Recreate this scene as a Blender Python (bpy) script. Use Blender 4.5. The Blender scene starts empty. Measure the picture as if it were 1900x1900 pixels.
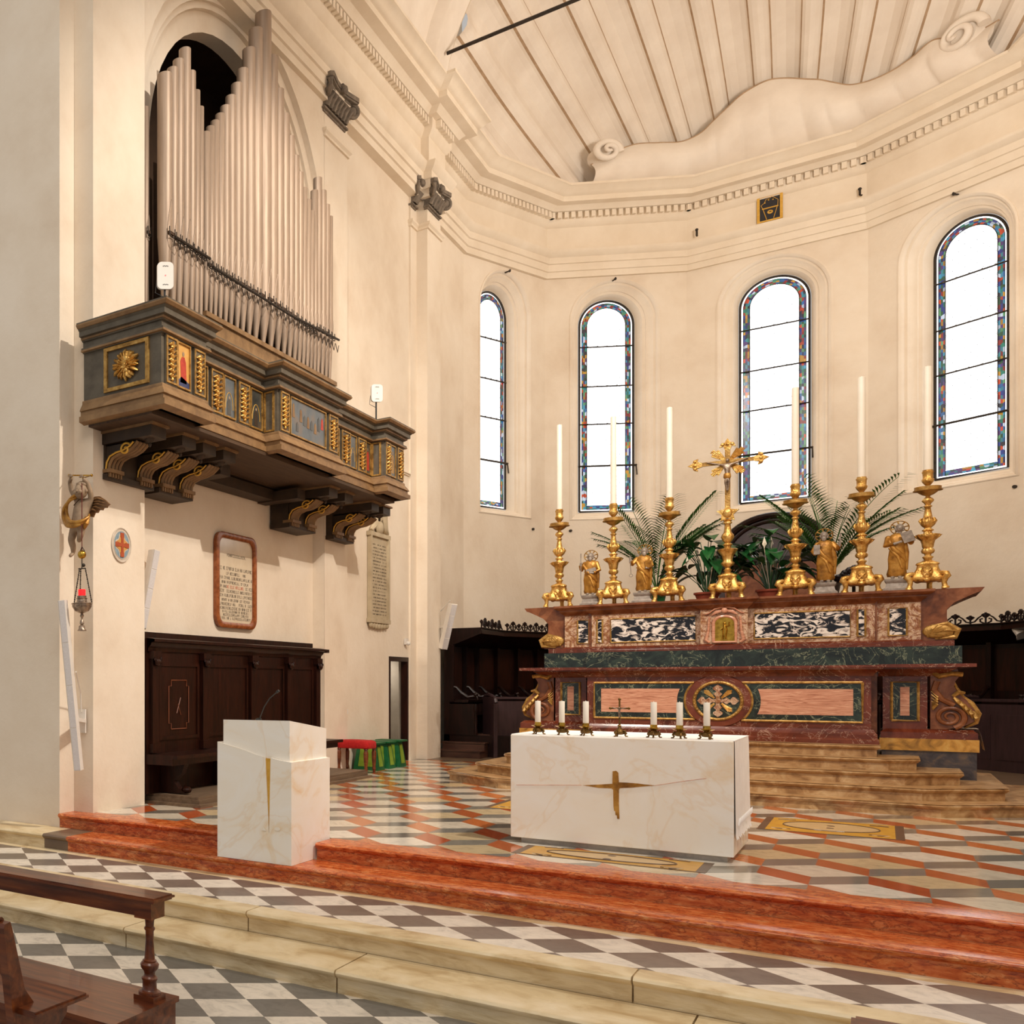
import bpy, math, random
from mathutils import Vector, Matrix
random.seed(7)
PI = math.pi
sc = bpy.context.scene
# ------------------------------------------------------------------ camera (level, shifted lens like an architectural photograph)
F = 1817.0; CX = -140.0; HY = 1270.0; CAMZ = 1.40
TH = math.atan((1640 - CX) / F)
cam_d = bpy.data.cameras.new('camera'); cam = bpy.data.objects.new('camera', cam_d)
sc.collection.objects.link(cam); sc.camera = cam
cam.location = (0, 0, CAMZ); cam.rotation_euler = (PI / 2, 0, TH)
cam_d.sensor_fit = 'HORIZONTAL'; cam_d.sensor_width = 36; cam_d.lens = 36 * F / 1900
cam_d.shift_x = (950 - CX) / 1900; cam_d.shift_y = -(950 - HY) / 1900
cam_d.clip_start = 0.05; cam_d.clip_end = 200
# ------------------------------------------------------------------ world and lights
w = bpy.data.worlds.new('world'); sc.world = w; w.use_nodes = True
w.node_tree.nodes['Background'].inputs[0].default_value = (1.0, 0.95, 0.90, 1)
w.node_tree.nodes['Background'].inputs[1].default_value = 0.36

def area(name, loc, target, size, power, col, sizey=None):
    d = bpy.data.lights.new(name, 'AREA'); d.energy = power; d.color = col
    d.shape = 'RECTANGLE'; d.size = size; d.size_y = sizey or size
    o = bpy.data.objects.new(name, d); sc.collection.objects.link(o); o.location = loc
    o.rotation_euler = (Vector(target) - Vector(loc)).to_track_quat('-Z', 'Y').to_euler()
    return o
def spot(name, loc, target, power, col, angle, rad):
    d = bpy.data.lights.new(name, 'SPOT'); d.energy = power; d.color = col
    d.spot_size = math.radians(angle); d.spot_blend = 0.6; d.shadow_soft_size = rad
    o = bpy.data.objects.new(name, d); sc.collection.objects.link(o); o.location = loc
    o.rotation_euler = (Vector(target) - Vector(loc)).to_track_quat('-Z', 'Y').to_euler()
    return o
WARM = (1.0, 0.91, 0.80)
spot('flood_lamp', (2.65, 9.1, 11.0), (-6.3, 13.0, 3.2), 2300, WARM, 72, 0.05)
spot('flood_lamp', (2.3, 8.9, 11.2), (-2.0, 13.5, 0.5), 1150, WARM, 85, 0.25)
spot('flood_lamp', (-4.2, 9.3, 11.4), (-1.0, 18.5, 2.5), 1300, WARM, 85, 0.2)
area('nave_fill', (-1.0, 1.0, 10.5), (-1.6, 11.0, 1.0), 4.0, 230, WARM)  # unseen area light added overhead as soft fill, no fixture of the nave
area('apse_fill', (1.6, 17.0, 9.2), (-1.9, 24.0, 14.0), 1.6, 340, (1.0, 0.92, 0.82))  # added fill light, out of view, to brighten the apse and its shell
sc.view_settings.view_transform = 'Standard'; sc.view_settings.look = 'None'
sc.view_settings.gamma = 1.0; sc.view_settings.exposure = 0.45
sc.view_settings.use_curve_mapping = False

# ------------------------------------------------------------------ measuring helper: a direction through the photo, met with a real plane of the room
fwd = Vector((-math.sin(TH), math.cos(TH), 0)); rgt = Vector((math.cos(TH), math.sin(TH), 0)); CAM = Vector((0, 0, CAMZ))
def ray(x, y): return fwd + rgt * ((x - CX) / F) + Vector((0, 0, (HY - y) / F))
def atz(x, y, z): r = ray(x, y); return CAM + r * ((z - CAMZ) / r.z)
def atx(x, y, X): r = ray(x, y); return CAM + r * (X / r.x)
def aty(x, y, Y): r = ray(x, y); return CAM + r * (Y / r.y)

# ------------------------------------------------------------------ materials
MATS = {}
def rgb(r, g, b):
    f = lambda c: (c / 255 / 12.92) if c / 255 <= 0.04045 else ((c / 255 + 0.055) / 1.055) ** 2.4
    return (f(r), f(g), f(b), 1)
def newmat(name):
    m = bpy.data.materials.new(name); m.use_nodes = True; MATS[name] = m
    nt = m.node_tree; b = nt.nodes['Principled BSDF']; return m, nt, b
def N(nt, t, **kw):
    n = nt.nodes.new(t)
    for k, v in kw.items():
        if k.startswith('i_'):
            key = k[2:]; key = int(key) if key.isdigit() else key
            n.inputs[key].default_value = v
        else: setattr(n, k, v)
    return n
def ramp(nt, stops, inter='LINEAR'):
    r = nt.nodes.new('ShaderNodeValToRGB'); e = r.color_ramp; e.interpolation = inter
    while len(e.elements) < len(stops): e.elements.new(0.5)
    for i, (p, c) in enumerate(stops): e.elements[i].position = p; e.elements[i].color = c
    return r
def coords(nt, scale=(1, 1, 1)):
    tc = N(nt, 'ShaderNodeNewGeometry'); mp = N(nt, 'ShaderNodeMapping'); mp.inputs['Scale'].default_value = scale
    nt.links.new(tc.outputs['Position'], mp.inputs[0]); return mp.outputs[0]
def noisy(name, cols, scale=4, detail=6, rough=0.6, metal=0.0, bump=0.0, bscale=40, stretch=(1, 1, 1), spec=0.5, dist=0.0, coat=0.0, lo=0.3, hi=0.7):
    m, nt, b = newmat(name); c = coords(nt, stretch)
    n = N(nt, 'ShaderNodeTexNoise', i_Scale=scale, i_Detail=detail, i_Roughness=0.6, i_Distortion=dist); nt.links.new(c, n.inputs['Vector'])
    k = len(cols); r = ramp(nt, [(lo + (hi - lo) * i / max(1, k - 1), x) for i, x in enumerate(cols)])
    nt.links.new(n.outputs['Fac'], r.inputs[0]); nt.links.new(r.outputs[0], b.inputs['Base Color'])
    b.inputs['Roughness'].default_value = rough; b.inputs['Metallic'].default_value = metal
    b.inputs['Specular IOR Level'].default_value = spec; b.inputs['Coat Weight'].default_value = coat
    if bump:
        n2 = N(nt, 'ShaderNodeTexNoise', i_Scale=bscale, i_Detail=4); nt.links.new(c, n2.inputs['Vector'])
        bp = N(nt, 'ShaderNodeBump', i_Strength=bump, i_Distance=0.02); nt.links.new(n2.outputs['Fac'], bp.inputs['Height'])
        nt.links.new(bp.outputs[0], b.inputs['Normal'])
    return m
def veined(name, cols, vein, scale=3, vscale=2.2, vw=0.05, rough=0.25, stretch=(1, 1, 1), dist=1.2, vamt=1.0, bump=0):
    """mottled marble with thin veins where a noise crosses its mid value"""
    m, nt, b = newmat(name); c = coords(nt, stretch)
    n = N(nt, 'ShaderNodeTexNoise', i_Scale=scale, i_Detail=8, i_Roughness=0.65, i_Distortion=dist); nt.links.new(c, n.inputs['Vector'])
    k = len(cols); r = ramp(nt, [(0.3 + 0.4 * i / max(1, k - 1), x) for i, x in enumerate(cols)]); nt.links.new(n.outputs['Fac'], r.inputs[0])
    v = N(nt, 'ShaderNodeTexNoise', i_Scale=vscale, i_Detail=5, i_Roughness=0.6, i_Distortion=dist); nt.links.new(c, v.inputs['Vector'])
    a = N(nt, 'ShaderNodeMath', operation='SUBTRACT', i_1=0.5); nt.links.new(v.outputs['Fac'], a.inputs[0])
    ab = N(nt, 'ShaderNodeMath', operation='ABSOLUTE'); nt.links.new(a.outputs[0], ab.inputs[0])
    vr = ramp(nt, [(0, (vamt, vamt, vamt, 1)), (vw, (0, 0, 0, 1))]); nt.links.new(ab.outputs[0], vr.inputs[0])
    mx = N(nt, 'ShaderNodeMix', data_type='RGBA'); nt.links.new(vr.outputs[0], mx.inputs[0])
    nt.links.new(r.outputs[0], mx.inputs[6]); mx.inputs[7].default_value = vein
    nt.links.new(mx.outputs[2], b.inputs['Base Color']); b.inputs['Roughness'].default_value = rough
    return m
def wood(name, c1, c2, axis=0, rough=0.4, scale=3.0):
    st = [9, 9, 9]; st[axis] = 0.8
    return noisy(name, [c1, c2], scale=scale, rough=rough, stretch=tuple(st), dist=0.6, bump=0.08, bscale=6)
noisy('plaster', [rgb(224, 206, 184), rgb(234, 219, 199), rgb(240, 227, 209)], scale=0.9, rough=0.9, bump=0.25, bscale=14, spec=0.15)
noisy('plaster_trim', [rgb(228, 211, 188), rgb(239, 225, 205)], scale=1.5, rough=0.85, bump=0.1, bscale=20, spec=0.2)
noisy('fresco_line', [rgb(168, 138, 108), rgb(192, 164, 134)], scale=6, rough=0.9, spec=0.1)
noisy('fresco', [rgb(228, 214, 198), rgb(242, 231, 217)], scale=1.2, rough=0.9, bump=0.12, bscale=16, spec=0.15)
noisy('grey_stone', [rgb(92, 82, 72), rgb(140, 126, 110)], scale=9, rough=0.8, bump=0.4, bscale=40)
noisy('memorial_stone', [rgb(176, 158, 128), rgb(200, 184, 154)], scale=5, rough=0.7, bump=0.1)
veined('marble_red', [rgb(140, 52, 18), rgb(190, 88, 38), rgb(210, 118, 62), rgb(226, 158, 104)], rgb(120, 40, 16), scale=17, vscale=15, vw=0.04, rough=0.2, dist=0.5, vamt=0.75, stretch=(.55, 1, 1.6))
noisy('marble_beige', [rgb(188, 158, 112), rgb(224, 202, 160), rgb(238, 220, 186)], scale=3, rough=0.35, stretch=(1, 1, 4), dist=0.6, bump=0.25, bscale=14)
noisy('marble_step_ochre', [rgb(128, 88, 50), rgb(178, 138, 92), rgb(208, 176, 132)], scale=6, rough=0.3, dist=1.2, bump=0.06)
noisy('marble_rust', [rgb(84, 44, 22), rgb(124, 70, 38), rgb(150, 96, 62)], scale=5, rough=0.2, dist=0.8)
veined('marble_rosso', [rgb(70, 28, 16), rgb(104, 46, 28), rgb(124, 62, 40)], rgb(210, 176, 150), scale=3, vscale=3.6, vw=0.009, rough=0.18, vamt=0.6)
veined('marble_breccia', [rgb(104, 66, 34), rgb(158, 108, 66), rgb(214, 184, 154), rgb(140, 86, 48)], rgb(120, 48, 30), scale=6, vscale=5, vw=0.03, rough=0.22, dist=3)
veined('marble_green', [rgb(14, 20, 20), rgb(32, 42, 38), rgb(58, 72, 60)], rgb(170, 174, 138), scale=4, vscale=3.6, vw=0.014, rough=0.15, dist=1.6, vamt=0.6)
veined('marble_portoro', [rgb(14, 14, 20), rgb(26, 26, 34)], rgb(238, 226, 214), scale=3, vscale=4.4, vw=0.05, rough=0.12, dist=5.5)
noisy('marble_pink', [rgb(160, 98, 72), rgb(206, 146, 116), rgb(226, 176, 146)], scale=5, rough=0.2, stretch=(.7, 1, 8), dist=2.0)
noisy('marble_yellow', [rgb(120, 84, 30), rgb(196, 142, 60), rgb(214, 170, 90)], scale=4, rough=0.25, dist=1.8)
noisy('marble_darkbase', [rgb(40, 36, 42), rgb(70, 64, 66), rgb(110, 90, 70)], scale=5, rough=0.3, dist=1.5)
noisy('marble_grey', [rgb(150, 142, 136), rgb(190, 182, 174)], scale=8, rough=0.35, dist=1.2)
noisy('gold', [rgb(150, 104, 44), rgb(214, 166, 88), rgb(244, 210, 136)], scale=16, rough=0.32, metal=0.78, bump=0.35, bscale=60)
noisy('gold_old', [rgb(116, 82, 36), rgb(176, 134, 68), rgb(206, 168, 98)], scale=14, rough=0.42, metal=0.55, bump=0.3, bscale=50)
noisy('brass', [rgb(150, 112, 40), rgb(214, 172, 74)], scale=20, rough=0.25, metal=0.95)
noisy('bronze', [rgb(84, 60, 28), rgb(140, 106, 54)], scale=30, rough=0.4, metal=0.8, bump=0.2, bscale=80)
noisy('silver_aged', [rgb(110, 92, 80), rgb(190, 170, 150)], scale=30, rough=0.35, metal=0.85, bump=0.2, bscale=70)
noisy('silver_grey_paint', [rgb(120, 108, 98), rgb(170, 158, 146)], scale=20, rough=0.5, metal=0.2)
noisy('robe_gold', [rgb(120, 76, 24), rgb(176, 124, 50), rgb(206, 156, 74)], scale=10, rough=0.4, metal=0.45, bump=0.15, bscale=40)
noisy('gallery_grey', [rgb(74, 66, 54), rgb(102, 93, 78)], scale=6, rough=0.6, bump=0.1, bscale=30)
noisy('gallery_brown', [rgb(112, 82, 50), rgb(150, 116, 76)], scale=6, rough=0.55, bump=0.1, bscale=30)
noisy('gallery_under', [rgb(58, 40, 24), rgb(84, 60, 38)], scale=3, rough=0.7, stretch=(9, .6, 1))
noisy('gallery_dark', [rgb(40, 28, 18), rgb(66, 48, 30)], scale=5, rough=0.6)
noisy('painting_dark', [rgb(30, 34, 36), rgb(62, 64, 60), rgb(84, 66, 50)], scale=4, rough=0.35)
noisy('painting_blue', [rgb(54, 64, 70), rgb(84, 92, 96), rgb(112, 96, 80)], scale=3.5, rough=0.35)
noisy('painting_gold', [rgb(190, 130, 60), rgb(220, 170, 90)], scale=5, rough=0.4)
noisy('paint_red', [rgb(160, 36, 26), rgb(196, 64, 44)], scale=20, rough=0.5)
noisy('paint_blue', [rgb(30, 40, 80), rgb(60, 70, 110)], scale=20, rough=0.5)
noisy('pipe_metal', [rgb(150, 130, 112), rgb(176, 154, 134)], scale=3, rough=0.5, metal=0.35, stretch=(6, 6, .4))
noisy('iron_dark', [rgb(40, 34, 30), rgb(66, 56, 46)], scale=20, rough=0.5, metal=0.5)
noisy('wood_walnut', [rgb(20, 7, 3), rgb(50, 20, 10)], scale=3, rough=0.38, spec=0.22, stretch=(6, 6, .7), dist=.5, bump=0.1, bscale=12)
noisy('wood_inlay', [rgb(96, 46, 20), rgb(120, 62, 28)], scale=6, rough=0.4)
noisy('wood_stall', [rgb(14, 6, 4), rgb(36, 15, 10)], scale=3, rough=0.34, spec=0.25, stretch=(6, 6, .7))
noisy('wood_step', [rgb(58, 34, 26), rgb(88, 56, 42)], scale=3, rough=0.35, stretch=(.7, 6, 6))
noisy('wood_stall_purple', [rgb(46, 30, 32), rgb(66, 46, 48)], scale=3, rough=0.4, stretch=(5, 5, .7))
noisy('wood_platform', [rgb(92, 72, 54), rgb(122, 100, 78)], scale=3, rough=0.6, stretch=(6, .7, 6))
noisy('wood_pew', [rgb(66, 26, 10), rgb(106, 50, 20), rgb(138, 74, 32)], scale=2.5, rough=0.3, stretch=(.8, 7, 7), dist=.5, coat=0.2)
noisy('velvet_red', [rgb(160, 10, 12), rgb(190, 26, 22)], scale=30, rough=0.9)
noisy('green_paint', [rgb(16, 84, 44), rgb(26, 104, 56)], scale=10, rough=0.45)
noisy('lime_paint', [rgb(110, 140, 34), rgb(140, 166, 54)], scale=10, rough=0.45)
noisy('wax', [rgb(240, 230, 212), rgb(248, 240, 226)], scale=3, rough=0.45)
noisy('white_plastic', [rgb(224, 216, 206), rgb(234, 228, 220)], scale=3, rough=0.4)
noisy('speaker_grille', [rgb(198, 192, 190), rgb(210, 204, 202)], scale=60, rough=0.6)
noisy('cloth_white', [rgb(244, 240, 236), rgb(252, 250, 248)], scale=8, rough=0.95, bump=0.1, bscale=90)
noisy('black_plastic', [rgb(14, 14, 14), rgb(26, 26, 26)], scale=8, rough=0.5)
noisy('ink', [rgb(96, 84, 72), rgb(112, 98, 84)], scale=20, rough=0.8)
noisy('ink_red', [rgb(196, 96, 72), rgb(206, 110, 84)], scale=20, rough=0.8)
noisy('leaf_palm', [rgb(36, 84, 30), rgb(84, 134, 60)], scale=6, rough=0.5)
noisy('leaf_dark', [rgb(18, 62, 30), rgb(38, 98, 46)], scale=6, rough=0.3)
noisy('terracotta', [rgb(128, 52, 30), rgb(156, 72, 44)], scale=8, rough=0.8)
noisy('cord_brown', [rgb(90, 30, 20), rgb(110, 40, 26)], scale=20, rough=0.8)
noisy('flesh_stone', [rgb(132, 108, 84), rgb(172, 146, 118)], scale=8, rough=0.6)
noisy('wing_brown', [rgb(110, 76, 44), rgb(150, 110, 70)], scale=14, rough=0.5, stretch=(1, 1, 5))
noisy('tile_rim', [rgb(196, 180, 160), rgb(214, 200, 184)], scale=20, rough=0.5)
noisy('tile_blue', [rgb(110, 136, 150), rgb(150, 168, 176)], scale=20, rough=0.5)
noisy('tile_red', [rgb(160, 66, 30), rgb(184, 84, 42)], scale=20, rough=0.5)
noisy('plaque_frame', [rgb(112, 54, 22), rgb(146, 78, 38), rgb(166, 100, 58)], scale=14, rough=0.25)
noisy('plaque_face', [rgb(210, 192, 164), rgb(222, 206, 180)], scale=4, rough=0.12)
noisy('black_panel', [rgb(24, 22, 24), rgb(38, 36, 42)], scale=20, rough=0.4)
noisy('gold_paint', [rgb(206, 154, 50), rgb(226, 180, 80)], scale=12, rough=0.5, metal=0.2)
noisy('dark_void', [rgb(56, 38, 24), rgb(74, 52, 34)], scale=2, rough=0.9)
noisy('doorway_grey', [rgb(150, 140, 126), rgb(172, 162, 148)], scale=2, rough=0.9)
noisy('flower_white', [rgb(226, 214, 190), rgb(240, 230, 214)], scale=8, rough=0.6)
noisy('slate_floor', [rgb(96, 78, 62), rgb(126, 104, 84)], scale=2, rough=0.3, stretch=(1, 4, 1))
noisy('rug_ochre', [rgb(186, 130, 30), rgb(212, 164, 62)], scale=9, rough=0.3)
noisy('rug_brown', [rgb(84, 62, 48), rgb(104, 80, 64)], scale=9, rough=0.3)
noisy('rug_pale', [rgb(190, 158, 110), rgb(208, 178, 130)], scale=9, rough=0.3)
# onyx of the modern altar and ambo
m, nt, b = newmat('onyx'); c = coords(nt)
n1 = N(nt, 'ShaderNodeTexNoise', i_Scale=1.6, i_Detail=7, i_Roughness=0.62, i_Distortion=1.6); nt.links.new(c, n1.inputs['Vector'])
r1 = ramp(nt, [(0.30, rgb(248, 244, 236)), (0.58, rgb(246, 238, 224)), (0.70, rgb(240, 220, 190)), (0.80, rgb(230, 190, 138))])
nt.links.new(n1.outputs['Fac'], r1.inputs[0])
n2 = N(nt, 'ShaderNodeTexNoise', i_Scale=1.1, i_Detail=4, i_Distortion=2.2); nt.links.new(c, n2.inputs['Vector'])
a = N(nt, 'ShaderNodeMath', operation='SUBTRACT', i_1=0.46); nt.links.new(n2.outputs['Fac'], a.inputs[0])
ab = N(nt, 'ShaderNodeMath', operation='ABSOLUTE'); nt.links.new(a.outputs[0], ab.inputs[0])
vr = ramp(nt, [(0, (0.22, 0.22, 0.22, 1)), (0.03, (0, 0, 0, 1))]); nt.links.new(ab.outputs[0], vr.inputs[0])
mx = N(nt, 'ShaderNodeMix', data_type='RGBA'); nt.links.new(vr.outputs[0], mx.inputs[0]); nt.links.new(r1.outputs[0], mx.inputs[6]); mx.inputs[7].default_value = rgb(226, 186, 128)
nt.links.new(mx.outputs[2], b.inputs['Base Color']); b.inputs['Roughness'].default_value = 0.28
b.inputs['Subsurface Weight'].default_value = 0.0
# marble tiles: the colour of each tile is its own stone, veined by noise
m, nt, b = newmat('marble_blackwhite'); c = coords(nt, (1, 1, 1.7))
n1 = N(nt, 'ShaderNodeTexNoise', i_Scale=7.0, i_Detail=5, i_Roughness=0.55, i_Distortion=1.6); nt.links.new(c, n1.inputs['Vector'])
r1 = ramp(nt, [(0.50, rgb(18, 18, 26)), (0.53, rgb(196, 180, 168)), (0.60, rgb(240, 228, 216))]); nt.links.new(n1.outputs['Fac'], r1.inputs[0])
nt.links.new(r1.outputs[0], b.inputs['Base Color']); b.inputs['Roughness'].default_value = 0.12
def tilemat(name, rough, coat=0.0):
    m, nt, b = newmat(name); c = coords(nt, (1, 1, 1))
    at = N(nt, 'ShaderNodeAttribute', attribute_name='tint')
    n = N(nt, 'ShaderNodeTexNoise', i_Scale=6, i_Detail=7, i_Roughness=0.65, i_Distortion=2.0); nt.links.new(c, n.inputs['Vector'])
    r = ramp(nt, [(0.3, (0.72, 0.72, 0.72, 1)), (0.5, (1, 1, 1, 1)), (0.72, (1.12, 1.12, 1.12, 1))]); nt.links.new(n.outputs['Fac'], r.inputs[0])
    mx = N(nt, 'ShaderNodeMix', data_type='RGBA', blend_type='MULTIPLY', i_0=1.0)
    nt.links.new(at.outputs['Color'], mx.inputs[6]); nt.links.new(r.outputs[0], mx.inputs[7])
    nt.links.new(mx.outputs[2], b.inputs['Base Color']); b.inputs['Roughness'].default_value = rough
tilemat('tile_marble', 0.30); tilemat('tile_polished', 0.13)
def glow(name, col, s):
    m, nt, b = newmat(name); b.inputs['Base Color'].default_value = col
    b.inputs['Emission Color'].default_value = col; b.inputs['Emission Strength'].default_value = s
    return m
glow('lamp_glow', (0.9, 0.01, 0.012, 1), 1.3); glow('led_red', (1, 0.1, 0.1, 1), 1.2)
# daylight through the leaded glass
m, nt, b = newmat('glass_clear'); c = coords(nt)
b.inputs['Base Color'].default_value = (0.8, 0.85, 0.9, 1); b.inputs['Roughness'].default_value = 0.3
n = N(nt, 'ShaderNodeTexNoise', i_Scale=1.3, i_Detail=2); nt.links.new(c, n.inputs['Vector'])
r = ramp(nt, [(0.3, (0.90, 0.95, 1.0, 1)), (0.6, (1, 1, 1, 1))]); nt.links.new(n.outputs['Fac'], r.inputs[0])
nt.links.new(r.outputs[0], b.inputs['Emission Color']); b.inputs['Emission Strength'].default_value = 1.6
m, nt, b = newmat('glass_stained'); at = N(nt, 'ShaderNodeAttribute', attribute_name='tint')
nt.links.new(at.outputs['Color'], b.inputs['Emission Color']); b.inputs['Emission Strength'].default_value = 0.6
b.inputs['Base Color'].default_value = (0.05, 0.05, 0.05, 1); b.inputs['Roughness'].default_value = 0.2

# ------------------------------------------------------------------ mesh helper
JR = random.Random(99)
class B:
    def __init__(s): s.v = []; s.f = []; s.m = []; s.c = []; s.k = 0; s.col = None
    def add(s, vs, fs):
        o = len(s.v); s.v += [tuple(v) for v in vs]
        for f in fs: s.f.append([i + o for i in f]); s.m.append(s.k); s.c.append(s.col)
        return s
    def box(s, a, b):
        j = lambda v: v + JR.uniform(-.0004, .0004)
        x0, y0, z0 = map(j, a); x1, y1, z1 = map(j, b)
        return s.add([(x0, y0, z0), (x1, y0, z0), (x1, y1, z0), (x0, y1, z0), (x0, y0, z1), (x1, y0, z1), (x1, y1, z1), (x0, y1, z1)],
                     [(3, 2, 1, 0), (4, 5, 6, 7), (0, 1, 5, 4), (1, 2, 6, 5), (2, 3, 7, 6), (3, 0, 4, 7)])
    def obox(s, c, size, u=(1, 0, 0), v=(0, 1, 0), n=(0, 0, 1)):
        c = Vector(c); u = Vector(u).normalized() * size[0] / 2; v = Vector(v).normalized() * size[1] / 2; n = Vector(n).normalized() * size[2] / 2
        P = [c + u * a + v * b_ + n * d for d in (-1, 1) for a, b_ in ((-1, -1), (1, -1), (1, 1), (-1, 1))]
        return s.add(P, [(3, 2, 1, 0), (4, 5, 6, 7), (0, 1, 5, 4), (1, 2, 6, 5), (2, 3, 7, 6), (3, 0, 4, 7)])
    def quad(s, *p): return s.add(p, [tuple(range(len(p)))])
    def prism(s, poly, d):
        d = Vector(d); P = [Vector(p) for p in poly]; n = len(P)
        return s.add(P + [p + d for p in P], [tuple(range(n))[::-1], tuple(range(n, 2 * n))] + [(i, (i + 1) % n, n + (i + 1) % n, n + i) for i in range(n)])
    def loft(s, rings, caps=True, closed=True):
        n = len(rings[0]); vs = [p for r in rings for p in r]; fs = []
        for a in range(len(rings) - 1):
            for i in range(n if closed else n - 1):
                j = (i + 1) % n; fs.append((a * n + i, a * n + j, (a + 1) * n + j, (a + 1) * n + i))
        if caps and closed: fs.append(tuple(range(n))[::-1]); fs.append(tuple(range((len(rings) - 1) * n, len(rings) * n)))
        return s.add(vs, fs)
    def lathe(s, prof, c=(0, 0, 0), seg=24, sx=1, sy=1, lobes=0, amp=0):
        rings = [[(c[0] + sx * r * (1 + amp * math.cos(lobes * 2 * PI * i / seg)) * math.cos(2 * PI * i / seg), c[1] + sy * r * (1 + amp * math.cos(lobes * 2 * PI * i / seg)) * math.sin(2 * PI * i / seg), c[2] + z) for i in range(seg)] for r, z in prof]
        return s.loft(rings)
    def tube(s, pts, r, seg=8, flat=1.0):
        P = [Vector(p) for p in pts]; n = len(P); R = r if isinstance(r, (list, tuple)) else [r] * n
        rings = []; prev = None
        for i in range(n):
            t = (P[min(i + 1, n - 1)] - P[max(i - 1, 0)]).normalized()
            if prev is None:
                up = Vector((0, 0, 1)) if abs(t.z) < 0.9 else Vector((1, 0, 0)); a = t.cross(up).normalized()
            else:
                a = (prev - t * prev.dot(t)); a = a.normalized() if a.length > 1e-6 else t.orthogonal().normalized()
            prev = a; bb = t.cross(a)
            rings.append([P[i] + (a * math.cos(2 * PI * k / seg) + bb * math.sin(2 * PI * k / seg) * flat) * R[i] for k in range(seg)])
        return s.loft(rings)
    def ball(s, c, r, seg=16, rows=10):
        r = r if isinstance(r, (list, tuple)) else (r, r, r)
        rings = [[(c[0] + r[0] * math.sin(PI * max(j, .02) / rows if j < rows else PI * (rows - .02) / rows) * math.cos(2 * PI * i / seg), c[1] + r[1] * math.sin(PI * max(j, .02) / rows if j < rows else PI * (rows - .02) / rows) * math.sin(2 * PI * i / seg), c[2] - r[2] * math.cos(PI * j / rows)) for i in range(seg)] for j in range(rows + 1)]
        return s.loft(rings)
    def sweep(s, prof, path, closed=False):
        """profile (offset, z); offset goes to the right of the path"""
        P = [Vector((p[0], p[1])) for p in path]; n = len(P); M = []
        for i in range(n):
            d1 = (P[i] - P[i - 1]).normalized() if (i > 0 or closed) else None
            d2 = (P[(i + 1) % n] - P[i]).normalized() if (i < n - 1 or closed) else None
            n1 = Vector((d1.y, -d1.x)) if d1 else None; n2 = Vector((d2.y, -d2.x)) if d2 else None
            if n1 is None: M.append(n2)
            elif n2 is None: M.append(n1)
            else:
                mm = (n1 + n2); mm = mm.normalized(); M.append(mm / max(0.25, mm.dot(n1)))
        rings = [[(P[i].x + M[i].x * o, P[i].y + M[i].y * o, z) for o, z in prof] for i in range(n)]
        if closed: rings.append(rings[0])
        return s.loft(rings, caps=False, closed=False) if closed else s.loft(rings, caps=True, closed=True) if prof[0] == prof[-1] else s.loft(rings, caps=False, closed=False)
    def build(s, name, mats, parent=None, smooth=35, label=None, coll=None):
        me = bpy.data.meshes.new(name)
        loc = Vector(parent.location) if parent is not None else Vector((0, 0, 0))
        q = parent
        while q is not None and q.parent is not None: q = q.parent; loc += Vector(q.location)
        me.from_pydata([(v[0] - loc.x, v[1] - loc.y, v[2] - loc.z) for v in s.v], [], s.f)
        if isinstance(mats, str): mats = [mats]
        for mn in mats: me.materials.append(MATS[mn])
        me.polygons.foreach_set('material_index', s.m)
        if any(c is not None for c in s.c):
            a = me.color_attributes.new('tint', 'FLOAT_COLOR', 'CORNER'); buf = []
            for p, c in zip(me.polygons, s.c): buf += list(c or (1, 1, 1, 1)) * p.loop_total
            a.data.foreach_set('color', buf)
        me.update()
        if smooth:
            me.polygons.foreach_set('use_smooth', [True] * len(me.polygons)); me.set_sharp_from_angle(angle=math.radians(smooth))
        o = bpy.data.objects.new(name, me); sc.collection.objects.link(o)
        if parent is not None: o.parent = parent
        if label: o['label'] = label
        return o
def thing(name, loc, label, cat, group=None):
    o = bpy.data.objects.new(name, None); sc.collection.objects.link(o); o.location = loc; o.empty_display_size = 0.1
    o['label'] = label; o['category'] = cat
    if group: o['group'] = group
    return o
def tag(o, label, cat, group=None):
    o['label'] = label; o['category'] = cat
    if group: o['group'] = group
    return o
def st(o): o['kind'] = 'structure'; return o
def dup(root, loc, label=None, rz=None):
    r = root.copy(); sc.collection.objects.link(r); r.location = loc
    if rz is not None: r.rotation_euler = (0, 0, rz)
    if label: r['label'] = label
    for ch in list(root.children):
        c = ch.copy(); sc.collection.objects.link(c); c.parent = r
        for g in ch.children:
            d = g.copy(); sc.collection.objects.link(d); d.parent = c
    return r
def vary(c, a):
    k = 1 + random.uniform(-a, a); return (min(1, c[0] * k), min(1, c[1] * k), min(1, c[2] * k), 1)
# ================================================================== THE SETTING
XC = -1.66                                   # centre line of presbytery and apse
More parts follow.
